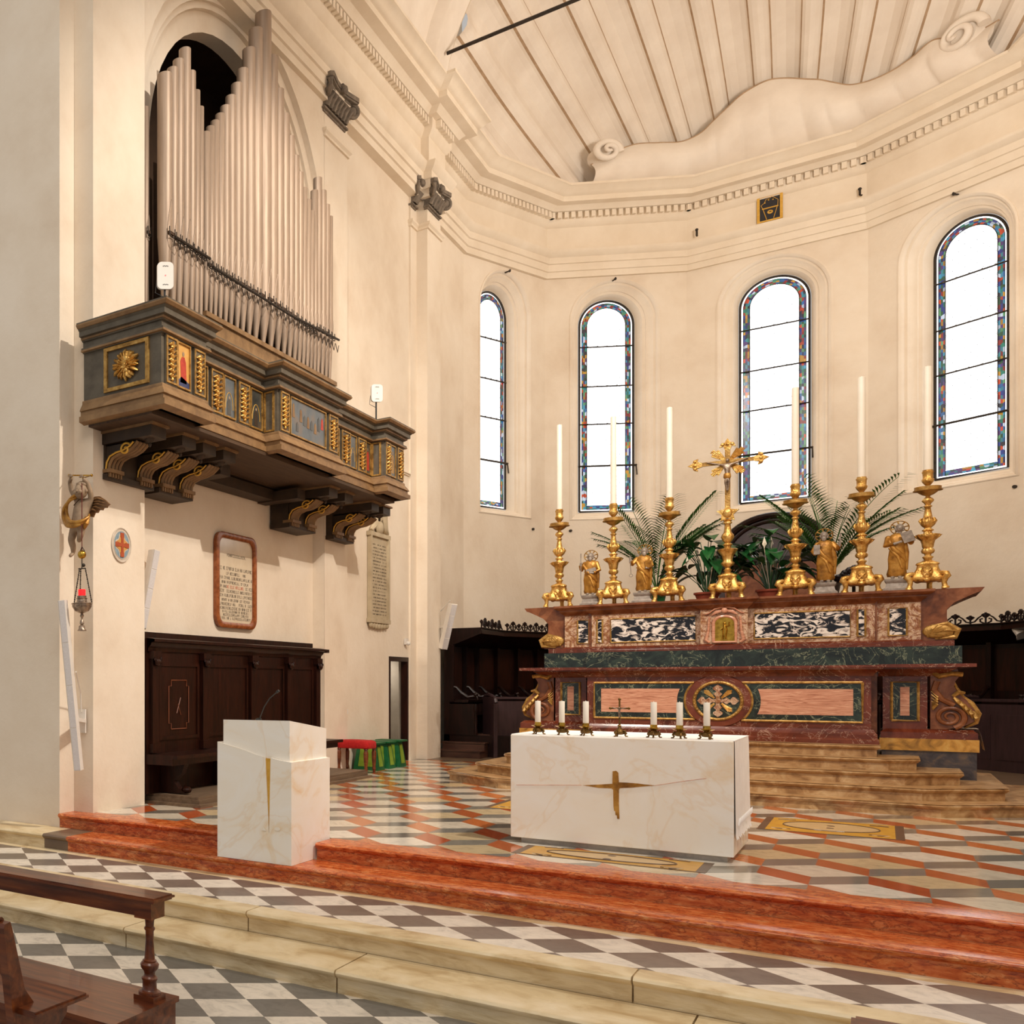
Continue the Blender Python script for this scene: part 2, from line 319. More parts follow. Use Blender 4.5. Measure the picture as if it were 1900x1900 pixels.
# ---- entablature profile and path (offset from wall, height)
ENT = [(-.22, 10.45), (0.0, 10.45), (.07, 10.45), (.07, 10.58), (.10, 10.59), (.10, 10.74), (.13, 10.75), (.13, 10.88), (.16, 10.90), (.20, 10.96), (.22, 11.0), (.22, 11.03),
       (.06, 11.05), (.06, 11.56), (.09, 11.58), (.14, 11.66), (.15, 11.69), (.15, 11.84), (.25, 11.85), (.30, 11.91), (.34, 11.94), (.50, 11.95), (.50, 12.06),
       (.53, 12.07), (.58, 12.12), (.66, 12.20), (.69, 12.21), (.69, 12.26), (-.25, 12.30)]
dec = lambda k: (XC + 4.65 * math.sin(math.radians(k)), 22.63 + 4.65 * math.cos(math.radians(k)))
APSE = [dec(k) for k in (-90, -54, -18, 18, 54, 90)]
PATH = [(-6.22, 7.4), (-6.22, 19.55), (-6.08, 19.55), (-6.08, 20.38), (APSE[0][0], 20.38)] + APSE + [(APSE[5][0], 20.38), (2.76, 20.38), (2.76, 19.55), (2.90, 19.55), (2.90, 7.4)]
b = B(); b.sweep(ENT, PATH)
st(b.build('trim_1', 'plaster_trim', smooth=30))
# dentils of the cornice
b = B()
for i in range(len(PATH) - 1):
    p = Vector(PATH[i]); q = Vector(PATH[i + 1]); d = (q - p); L = d.length
    if L < 0.3: continue
    d.normalize(); nr = Vector((d.y, -d.x)); n = int(L / .134)
    for j in range(n):
        c = p + d * (L * (j + .5) / n)
        if c.x > -1 and c.y < 19: continue
        b.obox((c.x + nr.x * .19, c.y + nr.y * .19, 11.775), (.08, .10, .125), (d.x, d.y, 0), (nr.x, nr.y, 0))
st(b.build('trim_2', 'plaster_trim', smooth=0))
# ---- wall panel with arched openings
def panel(b, p0, t, z0, z1, t0, t1, op=None, seg=24):
    """flat wall through p0 along t; op = (tc, halfwidth, zbottom, zspring)"""
    p0 = Vector(p0); t = Vector(t)
    P = lambda s, z: (p0.x + t.x * s, p0.y + t.y * s, z)
    if not op: b.quad(P(t0, z0), P(t1, z0), P(t1, z1), P(t0, z1)); return
    tc, hw, zb, zs = op
    b.quad(P(t0, z0), P(tc - hw, z0), P(tc - hw, z1), P(t0, z1)); b.quad(P(tc + hw, z0), P(t1, z0), P(t1, z1), P(tc + hw, z1))
    if zb > z0: b.quad(P(tc - hw, z0), P(tc + hw, z0), P(tc + hw, zb), P(tc - hw, zb))
    arc = [(tc - hw * math.cos(PI * i / seg), zs + hw * math.sin(PI * i / seg)) for i in range(seg + 1)]
    for a, c in zip(arc, arc[1:]): b.quad(P(a[0], a[1]), P(c[0], c[1]), P(c[0], z1), P(a[0], z1))
def outline(tc, w, zb, zs, seg=28, top=None):
    return [(tc - w, zb)] + [(tc - w * math.cos(PI * i / seg), zs + w * math.sin(PI * i / seg)) for i in range(seg + 1)] + [(tc + w, zb)]
# ---- floors
def tiles_checker(b, z, keep, anchor):
    S = .332
    u = rgt; v = fwd
    for i in range(-40, 60):
        for j in range(-40, 50):
            c = anchor + u * (S * (i + .5)) + v * (S * (j + .5))
            if not (keep[0] - .3 < c.x < keep[1] + .3 and keep[2] - .3 < c.y < keep[3] + .3): continue
            poly = [anchor + u * (S * (i + a)) + v * (S * (j + bb)) for a, bb in ((0, 0), (1, 0), (1, 1), (0, 1))]
            poly = clip(poly, keep)
            if len(poly) < 3: continue
            b.col = vary(rgb(232, 222, 206), .05) if (i + j) % 2 else vary(rgb(120, 108, 98) if z > -.5 else rgb(120, 116, 110), .16)
            b.add([(p[0], p[1], z) for p in poly], [tuple(range(len(poly)))])
def clip(poly, R):
    P = [(p[0], p[1]) for p in poly]
    for ax, lim, sg in ((0, R[0], 1), (0, R[1], -1), (1, R[2], 1), (1, R[3], -1)):
        out = []
        for i in range(len(P)):
            a = P[i - 1]; c = P[i]; da = sg * (a[ax] - lim); dc = sg * (c[ax] - lim)
            if (da >= 0) != (dc >= 0):
                k = da / (da - dc); out.append((a[0] + (c[0] - a[0]) * k, a[1] + (c[1] - a[1]) * k))
            if dc >= 0: out.append(c)
        P = out
        if not P: break
    return P
ZN = -.61
b = B(); tiles_checker(b, ZN, (-9.5, 6, 0.5, 6.45), Vector(atz(426.3, 1824.2, ZN)))
b.col = None; b.k = 1; b.box((-9.5, -8, ZN - .3), (6, .5, ZN)); b.box((-9.5, .5, ZN - .3), (6, 6.6, ZN - .005))
st(b.build('floor_nave', ['tile_marble', 'marble_beige'], smooth=0))
b = B(); an = Vector(atz(916.6, 1719.5, -.30)); tiles_checker(b, -.30, (-9.5, 6, 7.17, 8.02), an)
b.k = 1; b.col = None; b.box((-9.5, 8.02, -.6), (6, 8.3, -.3))
st(b.build('floor_landing', ['tile_marble', 'marble_beige'], smooth=0))
# presbytery floor: tumbling-block rhombs
b = B(); keep = (-6.5, 2.95, 8.98, 19.6)
WH = rgb(222, 210, 190); GR = rgb(128, 124, 116); RD = rgb(184, 98, 54)
rd = random.Random(3)
for j in range(0, 17):
    for i in range(-14, 14):
        x = -.078 + .60 * i + .30 * (j % 2); y = 9.926 - .712 + .712 * j
        for pts, c in (([(-.3, 0), (0, -.32), (.3, 0), (0, .32)], rd.choice([WH, WH, rgb(214, 192, 152), rgb(228, 220, 206)])),
                       ([(-.3, 0), (-.3, -.392), (0, -.712), (0, -.32)], rd.choice([RD, RD, rgb(180, 80, 36), rgb(204, 116, 62)])),
                       ([(0, -.32), (0, -.712), (.3, -.392), (.3, 0)], rd.choice([GR, GR, rgb(142, 136, 124), rgb(112, 106, 98)]))):
            poly = clip([(x + p[0], y + p[1]) for p in pts], keep)
            if len(poly) < 3: continue
            b.col = vary(c, .06); b.add([(p[0], p[1], 0) for p in poly], [tuple(range(len(poly)))])
b.col = None
b.k = 1; b.box((-6.9, 8.98, -.3), (3, 19.6, -.004)); b.k = 2; b.box((-7.2, 19.6, -.3), (3.6, 28, .004))
st(b.build('floor_presbytery', ['tile_polished', 'marble_beige', 'slate_floor'], smooth=0))
# inlaid yellow panels of the floor
def inlay(x0, x1, y0, y1):
    b = B(); z = .003
    b.k = 1; b.box((x0, y0, -.01), (x1, y1, z)); b.k = 0; b.box((x0 + .06, y0 + .02, -.01), (x1 - .06, y1 - .02, z + .001))
    cx = (x0 + x1) / 2; cy = (y0 + y1) / 2; rx = (x1 - x0) * .34; ry = (y1 - y0) * .3
    b.k = 2; b.add([(cx + rx * math.cos(a * PI / 20), cy + ry * math.sin(a * PI / 20), z + .0025) for a in range(40)], [tuple(range(40))])
    b.k = 1
    for r0 in (1.0,):
        P = [(cx + rx * math.cos(a * PI / 20), cy + ry * math.sin(a * PI / 20), z + .003) for a in range(41)]; b.tube(P, .006, 5)
    for sx in (-1, 1):
        for sy in (-1, 1):
            for k in range(4):
                a = PI * .1 + k * .35; px = cx + sx * (rx + .06); py = cy + sy * (ry + .04)
                b.k = 2 if k % 2 else 1; b.tube([(px, py, z + .002), (px - sx * .14 * math.cos(a), py + sy * .12 * math.sin(a) * .5, z + .002)], .012, 5, .4)
    for sx in (-1, 1):
        b.k = 1; b.lathe([(0, 0), (.03, .002), (.02, .004)], (cx, cy + sx * .1, z + .002), 10)
    return b
for n, R in enumerate(((-.883, .137, 12.42, 13.63), (-3.26, -2.24, 12.42, 13.63), (-2.215, -.945, 9.23, 9.78))):
    st(inlay(*R).build('trim_%d' % (n + 3), ['rug_ochre', 'rug_brown', 'rug_pale'], smooth=0))
# ---- steps
def nosing(zt, rise, n=.035, dp=.5):
    return [(-dp, zt - rise), (-n, zt - rise), (-n, zt - .055), (-n + .012, zt - .05), (-.012, zt - .04), (0, zt - .03), (.003, zt - .018), (-.008, zt - .003), (-.02, zt), (-dp, zt), (-dp, zt - rise)]
def step(name, zt, rise, y, x0, x1, mat, dp=.38):
    b = B(); b.sweep(nosing(zt, rise, dp=dp), [(x0, y), (x1, y)])
    # the path runs to +X so its right side faces the nave
    st(b.build(name, mat, smooth=40))
step('trim_6', 0.0, .15, 8.60, -6.40, -4.27, 'marble_red'); step('trim_7', 0.0, .15, 8.60, -3.59, 3.2, 'marble_red')
step('trim_8', -.15, .15, 8.13, -5.95, 4.2, 'marble_red', .5)
step('trim_9', -.15, .15, 8.13, -9.5, -6.25, 'marble_beige', .5)
b = B(); b.sweep(nosing(-.15, .15, dp=.5), [(-6.25, 8.131), (-5.95, 8.131)]); st(b.build('trim_10', 'slate_floor', smooth=40))
for k, (x0, x1) in enumerate(((-9.5, -6.0), (-5.99, -3.42), (-3.41, -1.05), (-1.04, 1.4), (1.41, 4.5))):
    step('trim_%d' % (11 + k), -.30, .155, 6.93, x0, x1, 'marble_beige', .24)
b = B(); b.box((-9.5, 7.0, -.6), (4.5, 7.17, -.31)); st(b.build('trim_16', 'marble_beige', smooth=0))
for k, (x0, x1) in enumerate(((-9.5, -4.15), (-4.14, -2.55), (-2.54, -.75), (-.74, .9), (.91, 4.5))):
    step('trim_%d' % (17 + k), -.455, .155, 6.40, x0, x1, 'marble_beige', .555)
# five ochre steps of the high altar
RISE = .135
def altar_step(i, y0, xl, xr, ch):
    zt = RISE * i; path = [(xl - ch, 18.4), (xl - ch, y0 + ch), (xl, y0), (xr, y0), (xr + ch, y0 + ch), (xr + ch, 18.4)] if ch > 0 else [(xl, 16.7), (xl, y0), (xr, y0), (xr, 16.7)]
    path = [(p[0], p[1]) for p in path]
    b = B(); b.sweep([(o, z) for o, z in nosing(zt, RISE, .03)][1:-2] + [(-.05, zt)], path)
    c = [(p[0], p[1], zt - .0006) for p in path]; b.add(c, [tuple(range(len(c)))])
    return st(b.build('trim_%d' % (22 + i), 'marble_step_ochre', smooth=40))
altar_step(1, 14.78, -3.72, .44, .86); altar_step(2, 15.13, -3.59, .31, .66); altar_step(3, 15.50, -3.46, .18, .46)
altar_step(4, 15.87, -3.33, .05, .25); altar_step(5, 16.20, -3.10, -.03, 0)
# ---- left wall of the presbytery
H1 = 12.3
b = B()
T = (0, 1)
b.quad((-9.5, 8.63, -.4), (-6.40, 8.63, -.4), (-6.40, 8.63, 14), (-9.5, 8.63, 14))
b.quad((-6.40, 8.63, -.4), (-6.40, 8.9, -.4), (-6.40, 8.9, H1), (-6.40, 8.63, H1))
b.quad((-6.46, 8.9, -.4), (-6.15, 8.9, -.4), (-6.15, 8.9, H1), (-6.46, 8.9, H1))
b.quad((-6.15, 8.9, -.4), (-6.15, 9.94, -.4), (-6.15, 9.94, H1), (-6.15, 8.9, H1))
b.quad((-6.15, 9.94, -.2), (-6.45, 9.94, -.2), (-6.45, 9.94, 8.05), (-6.15, 9.94, 8.05))
# spandrel above the recess, arched
panel(b, (-6.22, 0, 0), (0, 1, 0), -.2, 10.5, 9.9, 15.235, (12.58, 2.66, -.2, 8.0))
def ring(b, w, zs, x0, x1, tc=12.58, seg=32, zb=4.0):
    o = outline(tc, w, zb, zs, seg); b.loft([[(x0, a, z) for a, z in o], [(x1, a, z) for a, z in o]], caps=False, closed=False)
ring(b, 2.66, 8.0, -6.22, -6.30); 
def flat(b, w1, w2, x, tc=12.58, zb=4.0, zs=8.0):
    a = outline(tc, w1, zb, zs, 32); c = outline(tc, w2, zb, zs, 32); b.loft([[(x, p[0], p[1]) for p in a], [(x, p[0], p[1]) for p in c]], caps=False, closed=False)
flat(b, 2.66, 2.48, -6.30); ring(b, 2.48, 8.0, -6.30, -6.34); flat(b, 2.48, 2.40, -6.34); ring(b, 2.40, 8.0, -6.34, -6.40)
panel(b, (-6.40, 0, 0), (0, 1, 0), 5.0, 10.8, 9.85, 15.3, (12.58, 2.14, 5.0, 8.0)); ring(b, 2.14, 8.0, -6.40, -6.6, zb=5.0)
b.quad((-6.40, 9.8, -.2), (-6.40, 15.3, -.2), (-6.40, 15.3, 5.0), (-6.40, 9.8, 5.0))
b.quad((-6.22, 15.235, -.2), (-6.45, 15.235, -.2), (-6.45, 15.235, 8.05), (-6.22, 15.235, 8.05))
b.quad((-6.22, 15.235, -.2), (-6.22, 16.15, -.2), (-6.22, 16.15, 10.5), (-6.22, 15.235, 10.5))
b.quad((-6.22, 16.15, -.2), (-6.30, 16.15, -.2), (-6.30, 16.15, 10.5), (-6.22, 16.15, 10.5))
DY0, DY1, DZ = 18.25, 19.22, 1.90
b.quad((-6.30, 16.15, -.2), (-6.30, DY0, -.2), (-6.30, DY0, 10.5), (-6.30, 16.15, 10.5))
b.quad((-6.30, DY0, DZ), (-6.30, DY1, DZ), (-6.30, DY1, 10.5), (-6.30, DY0, 10.5))
b.quad((-6.30, DY1, -.2), (-6.30, 19.38, -.2), (-6.30, 19.38, 10.5), (-6.30, DY1, 10.5))
b.quad((-6.30, 19.28, -.2), (-6.27, 19.28, -.2), (-6.27, 19.28, 10.5), (-6.30, 19.28, 10.5))
b.quad((-6.27, 19.28, -.2), (-6.27, 19.6, -.2), (-6.27, 19.6, 10.5), (-6.27, 19.28, 10.5))
b.quad((-6.27, 19.6, -.2), (-6.08, 19.6, -.2), (-6.08, 19.6, 10.5), (-6.27, 19.6, 10.5))
b.quad((-6.08, 19.6, -.2), (-6.08, 20.36, -.2), (-6.08, 20.36, 10.5), (-6.08, 19.6, 10.5))
b.quad((-6.08, 20.36, -.2), (-6.40, 20.36, -.2), (-6.40, 20.36, 10.5), (-6.08, 20.36, 10.5))
b.quad((APSE[0][0], 20.3, -.2), (APSE[0][0], 22.63, -.2), (APSE[0][0], 22.63, 12), (APSE[0][0], 20.3, 12))
st(b.build('wall_left', 'plaster', smooth=30))
# small mouldings of the left wall: pilaster necks, string course
NECK = [(0, 0), (.03, 0), (.03, .04), (.06, .07), (.06, .11), (.02, .13), (0, .13)]
def neck(b, path, z): b.sweep([(o, z + h) for o, h in NECK], path)
b = B()
b.sweep([(o, 9.93 + h) for o, h in NECK], [(-6.36, 15.235), (-6.22, 15.235), (-6.22, 16.15), (-6.30, 16.15)])
b.sweep([(o, 9.90 + h) for o, h in NECK], [(-6.30, 19.28), (-6.27, 19.28), (-6.27, 19.6), (-6.08, 19.6), (-6.08, 20.36), (-6.3, 20.36)])
b.sweep([(o * .7, atx(763, 886, -6.3).z + h * .4) for o, h in NECK], [(-6.30, 18.2), (-6.30, 19.27)])
st(b.build('trim_28', 'plaster_trim', smooth=30))
# dark niche behind the organ
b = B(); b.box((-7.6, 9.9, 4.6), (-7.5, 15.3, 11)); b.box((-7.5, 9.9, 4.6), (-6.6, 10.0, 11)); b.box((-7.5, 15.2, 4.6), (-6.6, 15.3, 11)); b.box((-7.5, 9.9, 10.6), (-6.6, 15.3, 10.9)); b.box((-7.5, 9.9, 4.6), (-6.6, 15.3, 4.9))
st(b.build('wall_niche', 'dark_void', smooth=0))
# right wall (out of the frame, mirrored)
b = B(); b.quad((2.90, 8.5, -.3), (2.90, 20.38, -.3), (2.90, 20.38, 12.3), (2.90, 8.5, 12.3)); b.quad((2.76, 19.55, -.3), (2.76, 20.38, -.3), (2.76, 20.38, 10.5), (2.76, 19.55, 10.5))
b.quad((2.99, 20.3, -.3), (2.99, 22.63, -.3), (2.99, 22.63, 12), (2.99, 20.3, 12)); b.quad((2.9, 8.5, -.6), (9, 8.5, -.6), (9, 8.5, 14), (2.9, 8.5, 14))
st(b.build('wall_right', 'plaster', smooth=0))
# ---- apse walls with four windows in view (the fifth mirrors the first)
ZB, ZS, GW = 5.30, 9.475, .555
b = B(); WIN = []
for k in range(5):
    p = Vector((*APSE[k], 0)); q = Vector((*APSE[k + 1], 0)); t = (q - p).normalized(); L = (q - p).length; n = Vector((t.y, -t.x, 0))   # n points into the room
    hw = .93
    panel(b, p, t, -.2, 10.6, 0, L, (L / 2, hw, ZB - .24, ZS), 28)
    WIN.append((p + t * (L / 2), t, n))
    prof = [(.93, 0), (.93, -.012), (.90, -.02), (.87, .0), (.85, .03), (.85, .06), (.81, .07), (.79, .10), (.74, .15), (.71, .16), (.71, .19), (.66, .21), (.62, .30), (.60, .345), (.585, .36)]
    rings = []
    c0 = WIN[-1][0]
    for w_, dp in prof:
        o = outline(0, w_, ZB - .24 * (w_ - GW) / (.93 - GW), ZS, 28)
        rings.append([tuple(c0 + t * s - n * dp + Vector((0, 0, z))) for s, z in o])
    b.loft(rings, caps=False, closed=True)
st(b.build('wall_apse', 'plaster', smooth=35))
COLS = [rgb(14, 50, 130), rgb(20, 100, 160), rgb(10, 120, 100), rgb(20, 80, 50), rgb(50, 150, 180), rgb(200, 60, 14), rgb(200, 140, 30), rgb(80, 40, 110), rgb(16, 22, 44), rgb(140, 20, 24), rgb(90, 150, 100), rgb(20, 36, 90), rgb(40, 130, 140), rgb(200, 210, 225)]
for k in range(5):
    c0, t, n = WIN[k]; dp = .36
    P = lambda s, z, d=0: tuple(c0 + t * s - n * (dp - d) + Vector((0, 0, z)))
    # frame: iron surround
    b = B(); o = outline(0, GW, ZB, ZS, 28)
    pts = [P(s, z, .01) for s, z in o]; b.tube(pts + [pts[0]], .022, 6)
    for zz in (9.0, 8.11, 7.26, 6.32):
        b.tube([P(-GW - (.03 if zz < 6.5 else 0), zz, .03), P(GW + (.06 if zz < 6.5 else 0), zz, .03)], .016 if zz > 6.5 else .022, 6)
        if zz > 6.5:
            for q in range(-2, 3): b.ball(P(q * .2, zz, .04), .022, 6, 4)
    b.tube([P(GW + .05, 6.34, .03), P(GW + .05, 6.1, .06)], .012, 6)
    fr = st(b.build('window_%d' % (k + 1), 'iron_dark', smooth=40))
    # clear leaded panes
    b = B(); g = GW - .02; oo = outline(0, g, ZB + .02, ZS, 28); b.add([P(s, z, -.012) for s, z in oo], [tuple(range(len(oo)))])
    b.build('pane', 'glass_clear', fr, smooth=0)
    # diamond leads
    b = B(); inner = GW - .16
    for q in range(-24, 30):
        for sg in (-1, 1):
            seg_ = []
            for i in range(60):
                s = -inner + 2 * inner * i / 59; z = ZB + .1 + q * .215 + sg * s * 1.15
                top = ZS + math.sqrt(max(0, inner * inner - s * s)); ok = ZB + .16 < z < top
                if ok: seg_.append(P(s, z, .0))
                elif seg_: break
            if len(seg_) > 2: b.tube([seg_[0], seg_[-1]], .0028, 4)
    b.tube([P(s, z, .0) for s, z in outline(0, inner, ZB + .15, ZS, 28)], .005, 4)
    b.build('lead_lattice', 'iron_dark', fr, smooth=0)
    # stained border
    b = B(); rr = random.Random(11 + k); W0, W1 = GW - .05, GW - .155
    per = []
    n1 = 66; 
    for i in range(n1 + 1): per.append(((-1, 0), (-1, ZB + .045 + (ZS - ZB - .045) * i / n1)))
    rows = 3; H = ZS - ZB
    def cell(A, Bq, C, D, c):
        m_ = [(A[i] + Bq[i] + C[i] + D[i]) / 4 for i in range(3)]
        sh = 1.0; b.col = c; b.add([tuple(m_[i] + (p[i] - m_[i]) * sh for i in range(3)) for p in (A, Bq, C, D)], [(0, 1, 2, 3)])
    def strip(f, n_, per_=1):
        jit = [[rr.uniform(-.3, .3) for _ in range(rows + 1)] for _ in range(n_ + 1)]
        for i in range(n_):
            base = rr.choice(COLS)
            for j in range(rows):
                ux = lambda a, c_: a + jit[min(max(a, 0), n_)][c_] * (0 if a in (0, n_) else 1)
                A, B_, C, D = f(ux(i, j) / n_, j / rows), f(ux(i + 1, j) / n_, j / rows), f(ux(i + 1, j + 1) / n_, (j + 1) / rows), f(ux(i, j + 1) / n_, (j + 1) / rows)
                cell(A, B_, C, D, vary(rr.choice(COLS) if rr.random() < .75 else base, .3))
    for sg in (-1, 1): strip(lambda u, v, sg=sg: P(sg * (W0 + (W1 - W0) * v), ZB + .045 + (H - .045) * u, -.004), 58)
    strip(lambda u, v: P(-(W0 + (W1 - W0) * v) * math.cos(PI * u), ZS + (W0 + (W1 - W0) * v) * math.sin(PI * u), -.004), 23)
    strip(lambda u, v: P(-W1 + 2 * W1 * u, ZB + .04 + .10 * v, -.004), 12)
    b.col = None; b.k = 1
    for w_ in (W0, W1):
        b.tube([P(s, z, .0) for s, z in outline(0, w_, ZB + .04, ZS, 28)], .0045, 4)
    b.build('stained_border', ['glass_stained', 'iron_dark'], fr, smooth=0)
# ---- arch, vault and shell of the apse
RD_ = 4.42
b = B()
def arcring(r, y, z0=12.27, n=40, cx=XC): return [(cx - r * math.cos(PI * i / n), y, z0 + r * math.sin(PI * i / n)) for i in range(n + 1)]
b.loft([arcring(4.42, 20.42), arcring(4.42, 20.34), arcring(4.36, 20.30), arcring(4.36, 19.60), arcring(4.42, 19.56), arcring(4.56, 19.52), arcring(4.56, 8.6), arcring(4.36, 8.55), arcring(4.36, 7.9)], caps=False, closed=False)
st(b.build('ceiling_vault', 'fresco', smooth=30))
b = B(); R0 = 4.42; ZC = 12.2; AX = 6.6; FP = 5.6; FN = 7
def shellpt(al, v):
    """al: angle of the flute about a point below the cornice, v: 0 at the arch, 1 where it meets the cornice"""
    hh = ZC - AX; rm = hh * math.tan(abs(al)); ye = 22.63 + math.sqrt(max(.02, R0 * R0 - rm * rm)); y = 20.4 + (ye - 20.4) * (1 - (1 - v) ** 1.6)
    r = math.sqrt(max(.0, R0 * R0 - max(0, y - 22.63) ** 2)); s_, c_ = math.sin(al), math.cos(al)
    bq = -hh * c_; cq = hh * hh - r * r; t_ = -bq + math.sqrt(max(0, bq * bq - cq)); return Vector((XC + s_ * t_, y, AX + c_ * t_))
prof_ = [(0, 0, 1), (.03, .03, 0), (.12, .07, 0), (.3, .11, 0), (.48, .07, 0), (.57, .03, 0), (.60, 0, 1), (.63, -.03, 0), (.70, -.065, 0), (.80, -.085, 0), (.90, -.065, 0), (.97, -.03, 0)]
cols = [((k + f) * FP, d, m_) for k in range(-FN, FN) for f, d, m_ in prof_]
cols = [c for c in cols if abs(c[0]) < 38.2]; cols = [(-38.25, 0, 0)] + cols + [(38.25, 0, 0)]
NS = 46; rings = []
for al, d, m_ in cols:
    row = []
    for j in range(NS + 1):
        p = shellpt(math.radians(al), j / NS); nv = Vector((p.x - XC, max(0, p.y - 22.63), p.z - ZC + .01)).normalized(); row.append(tuple(p + nv * d * 1.3))
    rings.append(row)
for i in range(len(rings) - 1):
    b.k = 1 if cols[i][2] else 0; b.loft([rings[i], rings[i + 1]], caps=False, closed=False)
b.k = 0
st(b.build('ceiling_shell', ['fresco', 'fresco_line'], smooth=20))
# draped lower edge of the shell with scrolls
CS = Vector((XC, 22.63, ZC))
def onshell(px, py, R=4.28):
    d = ray(px, py).normalized(); oc = CAM - CS; bb = oc.dot(d); cc = oc.dot(oc) - R * R; return CAM + d * (-bb + math.sqrt(max(0, bb * bb - cc)))
edge = [(x / 1.652 + 750, y / 1.652) for x, y in [(560, 515), (600, 492), (650, 470), (700, 455), (770, 453), (840, 448), (900, 422), (940, 388), (980, 352), (1030, 305), (1080, 275), (1130, 258), (1190, 252), (1240, 253), (1280, 256), (1330, 264), (1380, 268), (1450, 252), (1520, 222), (1580, 180), (1640, 130), (1700, 118), (1790, 95), (1850, 60)]]
top = [onshell(*p) for p in edge]
def dense(P, k=6):
    out = []
    for i in range(len(P) - 1):
        p0 = P[max(i - 1, 0)]; p1 = P[i]; p2 = P[i + 1]; p3 = P[min(i + 2, len(P) - 1)]
        for j in range(k):
            t = j / k; out.append(.5 * ((2 * p1) + (p2 - p0) * t + (2 * p0 - 5 * p1 + 4 * p2 - p3) * t * t + (3 * p1 - p0 - 3 * p2 + p3) * t ** 3))
    return out + [P[-1]]
top = dense(top, 8)
b = B(); rings = []
for i, p in enumerate(top):
    h = p - Vector((XC, 22.63, p.z)); bt = Vector((XC, 22.63, 12.2)) + Vector((h.x, h.y, 0)).normalized() * 4.30
    col_ = []
    for j in range(12):
        v = j / 11; q = bt.lerp(p, v); inn = (Vector((XC, 22.63, q.z)) - q).normalized()
        fold = .075 * (abs(math.sin(i * .21 + v * 1.2)) ** .6 - .6) * math.sin(PI * min(1, v + .15)) + .03 * math.sin(i * .23)
        col_.append(q + inn * ((.05 + .42 * math.sin(PI * min(1, v * 1.0) * .85 + .1) * min(1, (p.z - 12.2) / 1.0)) + fold * .8))
    rings.append(col_)
b.loft(rings, caps=False, closed=False)
b.k = 1; b.tube([r[-1] for r in rings], .016, 6); b.k = 0
for px, py, rr_ in ((1124, 283, .30), (1787, 65, .34)):
    c = onshell(px, py, 3.95); inn = (CS - c); inn.z = 0; inn.normalize(); u = Vector((-inn.y, inn.x, 0)).normalized(); v = Vector((0, 0, 1))
    pts = []; rad = []
    for q in range(46):
        a = q / 45 * 3.6 * PI; r_ = rr_ * (1 - q / 52); pts.append(c + u * (r_ * math.cos(a)) + v * (r_ * math.sin(a) * .8) + inn * (.0 + q * .004)); rad.append(.085 * (1 - q / 70))
    b.tube(pts, rad, 8)
    b.tube([c - inn * .3, c + inn * .0], [rr_ * .7, rr_ * .6], 18)
st(b.build('trim_29', ['fresco', 'fresco_line'], smooth=60))
b = B(); b.box((-6.75, 19.3, 12.24), (-6.5, 23.2, 17)); b.loft([arcring(4.40, 20.41), arcring(5.6, 20.41)], caps=False, closed=False); b.box((-6.5, 19.56, 12.0), (-6.02, 20.40, 12.6)); st(b.build('wall_spandrel', 'plaster', smooth=0))
# iron tie rod of the triumphal arch
b = B(); p = Vector((-5.86, 20.0, 13.25)); b.tube([p, Vector((2.6, 20.0, 13.25))], .035, 8)
tag(b.build('tie_rod', 'iron_dark'), 'long dark iron rod crossing in front of the shell vault', 'tie rod')
# ---- doorway in the left wall
b = B(); J = .10
b.box((-6.40, DY1 - .05, -.02), (-6.285, DY1, DZ)); b.box((-6.40, DY0, -.02), (-6.285, DY0 + .05, DZ))
b.box((-6.40, DY0, DZ - .08), (-6.285, DY1, DZ)); st(b.build('door_1', 'wood_walnut', smooth=0))
b = B(); b.box((-7.9, DY0 - .2, -.1), (-7.8, DY1 + 1.2, 2.4)); b.box((-7.8, DY1 + .9, -.1), (-6.42, DY1 + 1.0, 2.4)); b.box((-7.8, DY0 - .1, -.1), (-6.62, DY0, 2.4)); b.box((-7.8, DY0 - .1, 2.1), (-6.62, DY1 + 1.1, 2.2)); b.box((-7.8, DY0 - .1, -.1), (-6.62, DY1 + 1.1, -.01)); b.box((-6.46, DY1, -.1), (-6.42, DY1 + 1.1, 2.2)); area('passage_fill', (-7.2, DY1 + .5, 2.05), (-7.4, DY1 + .3, 0), .3, 14, WARM)  # the area light is an unseen fill added to brighten the passage walls
st(b.build('wall_passage', 'doorway_grey', smooth=0))
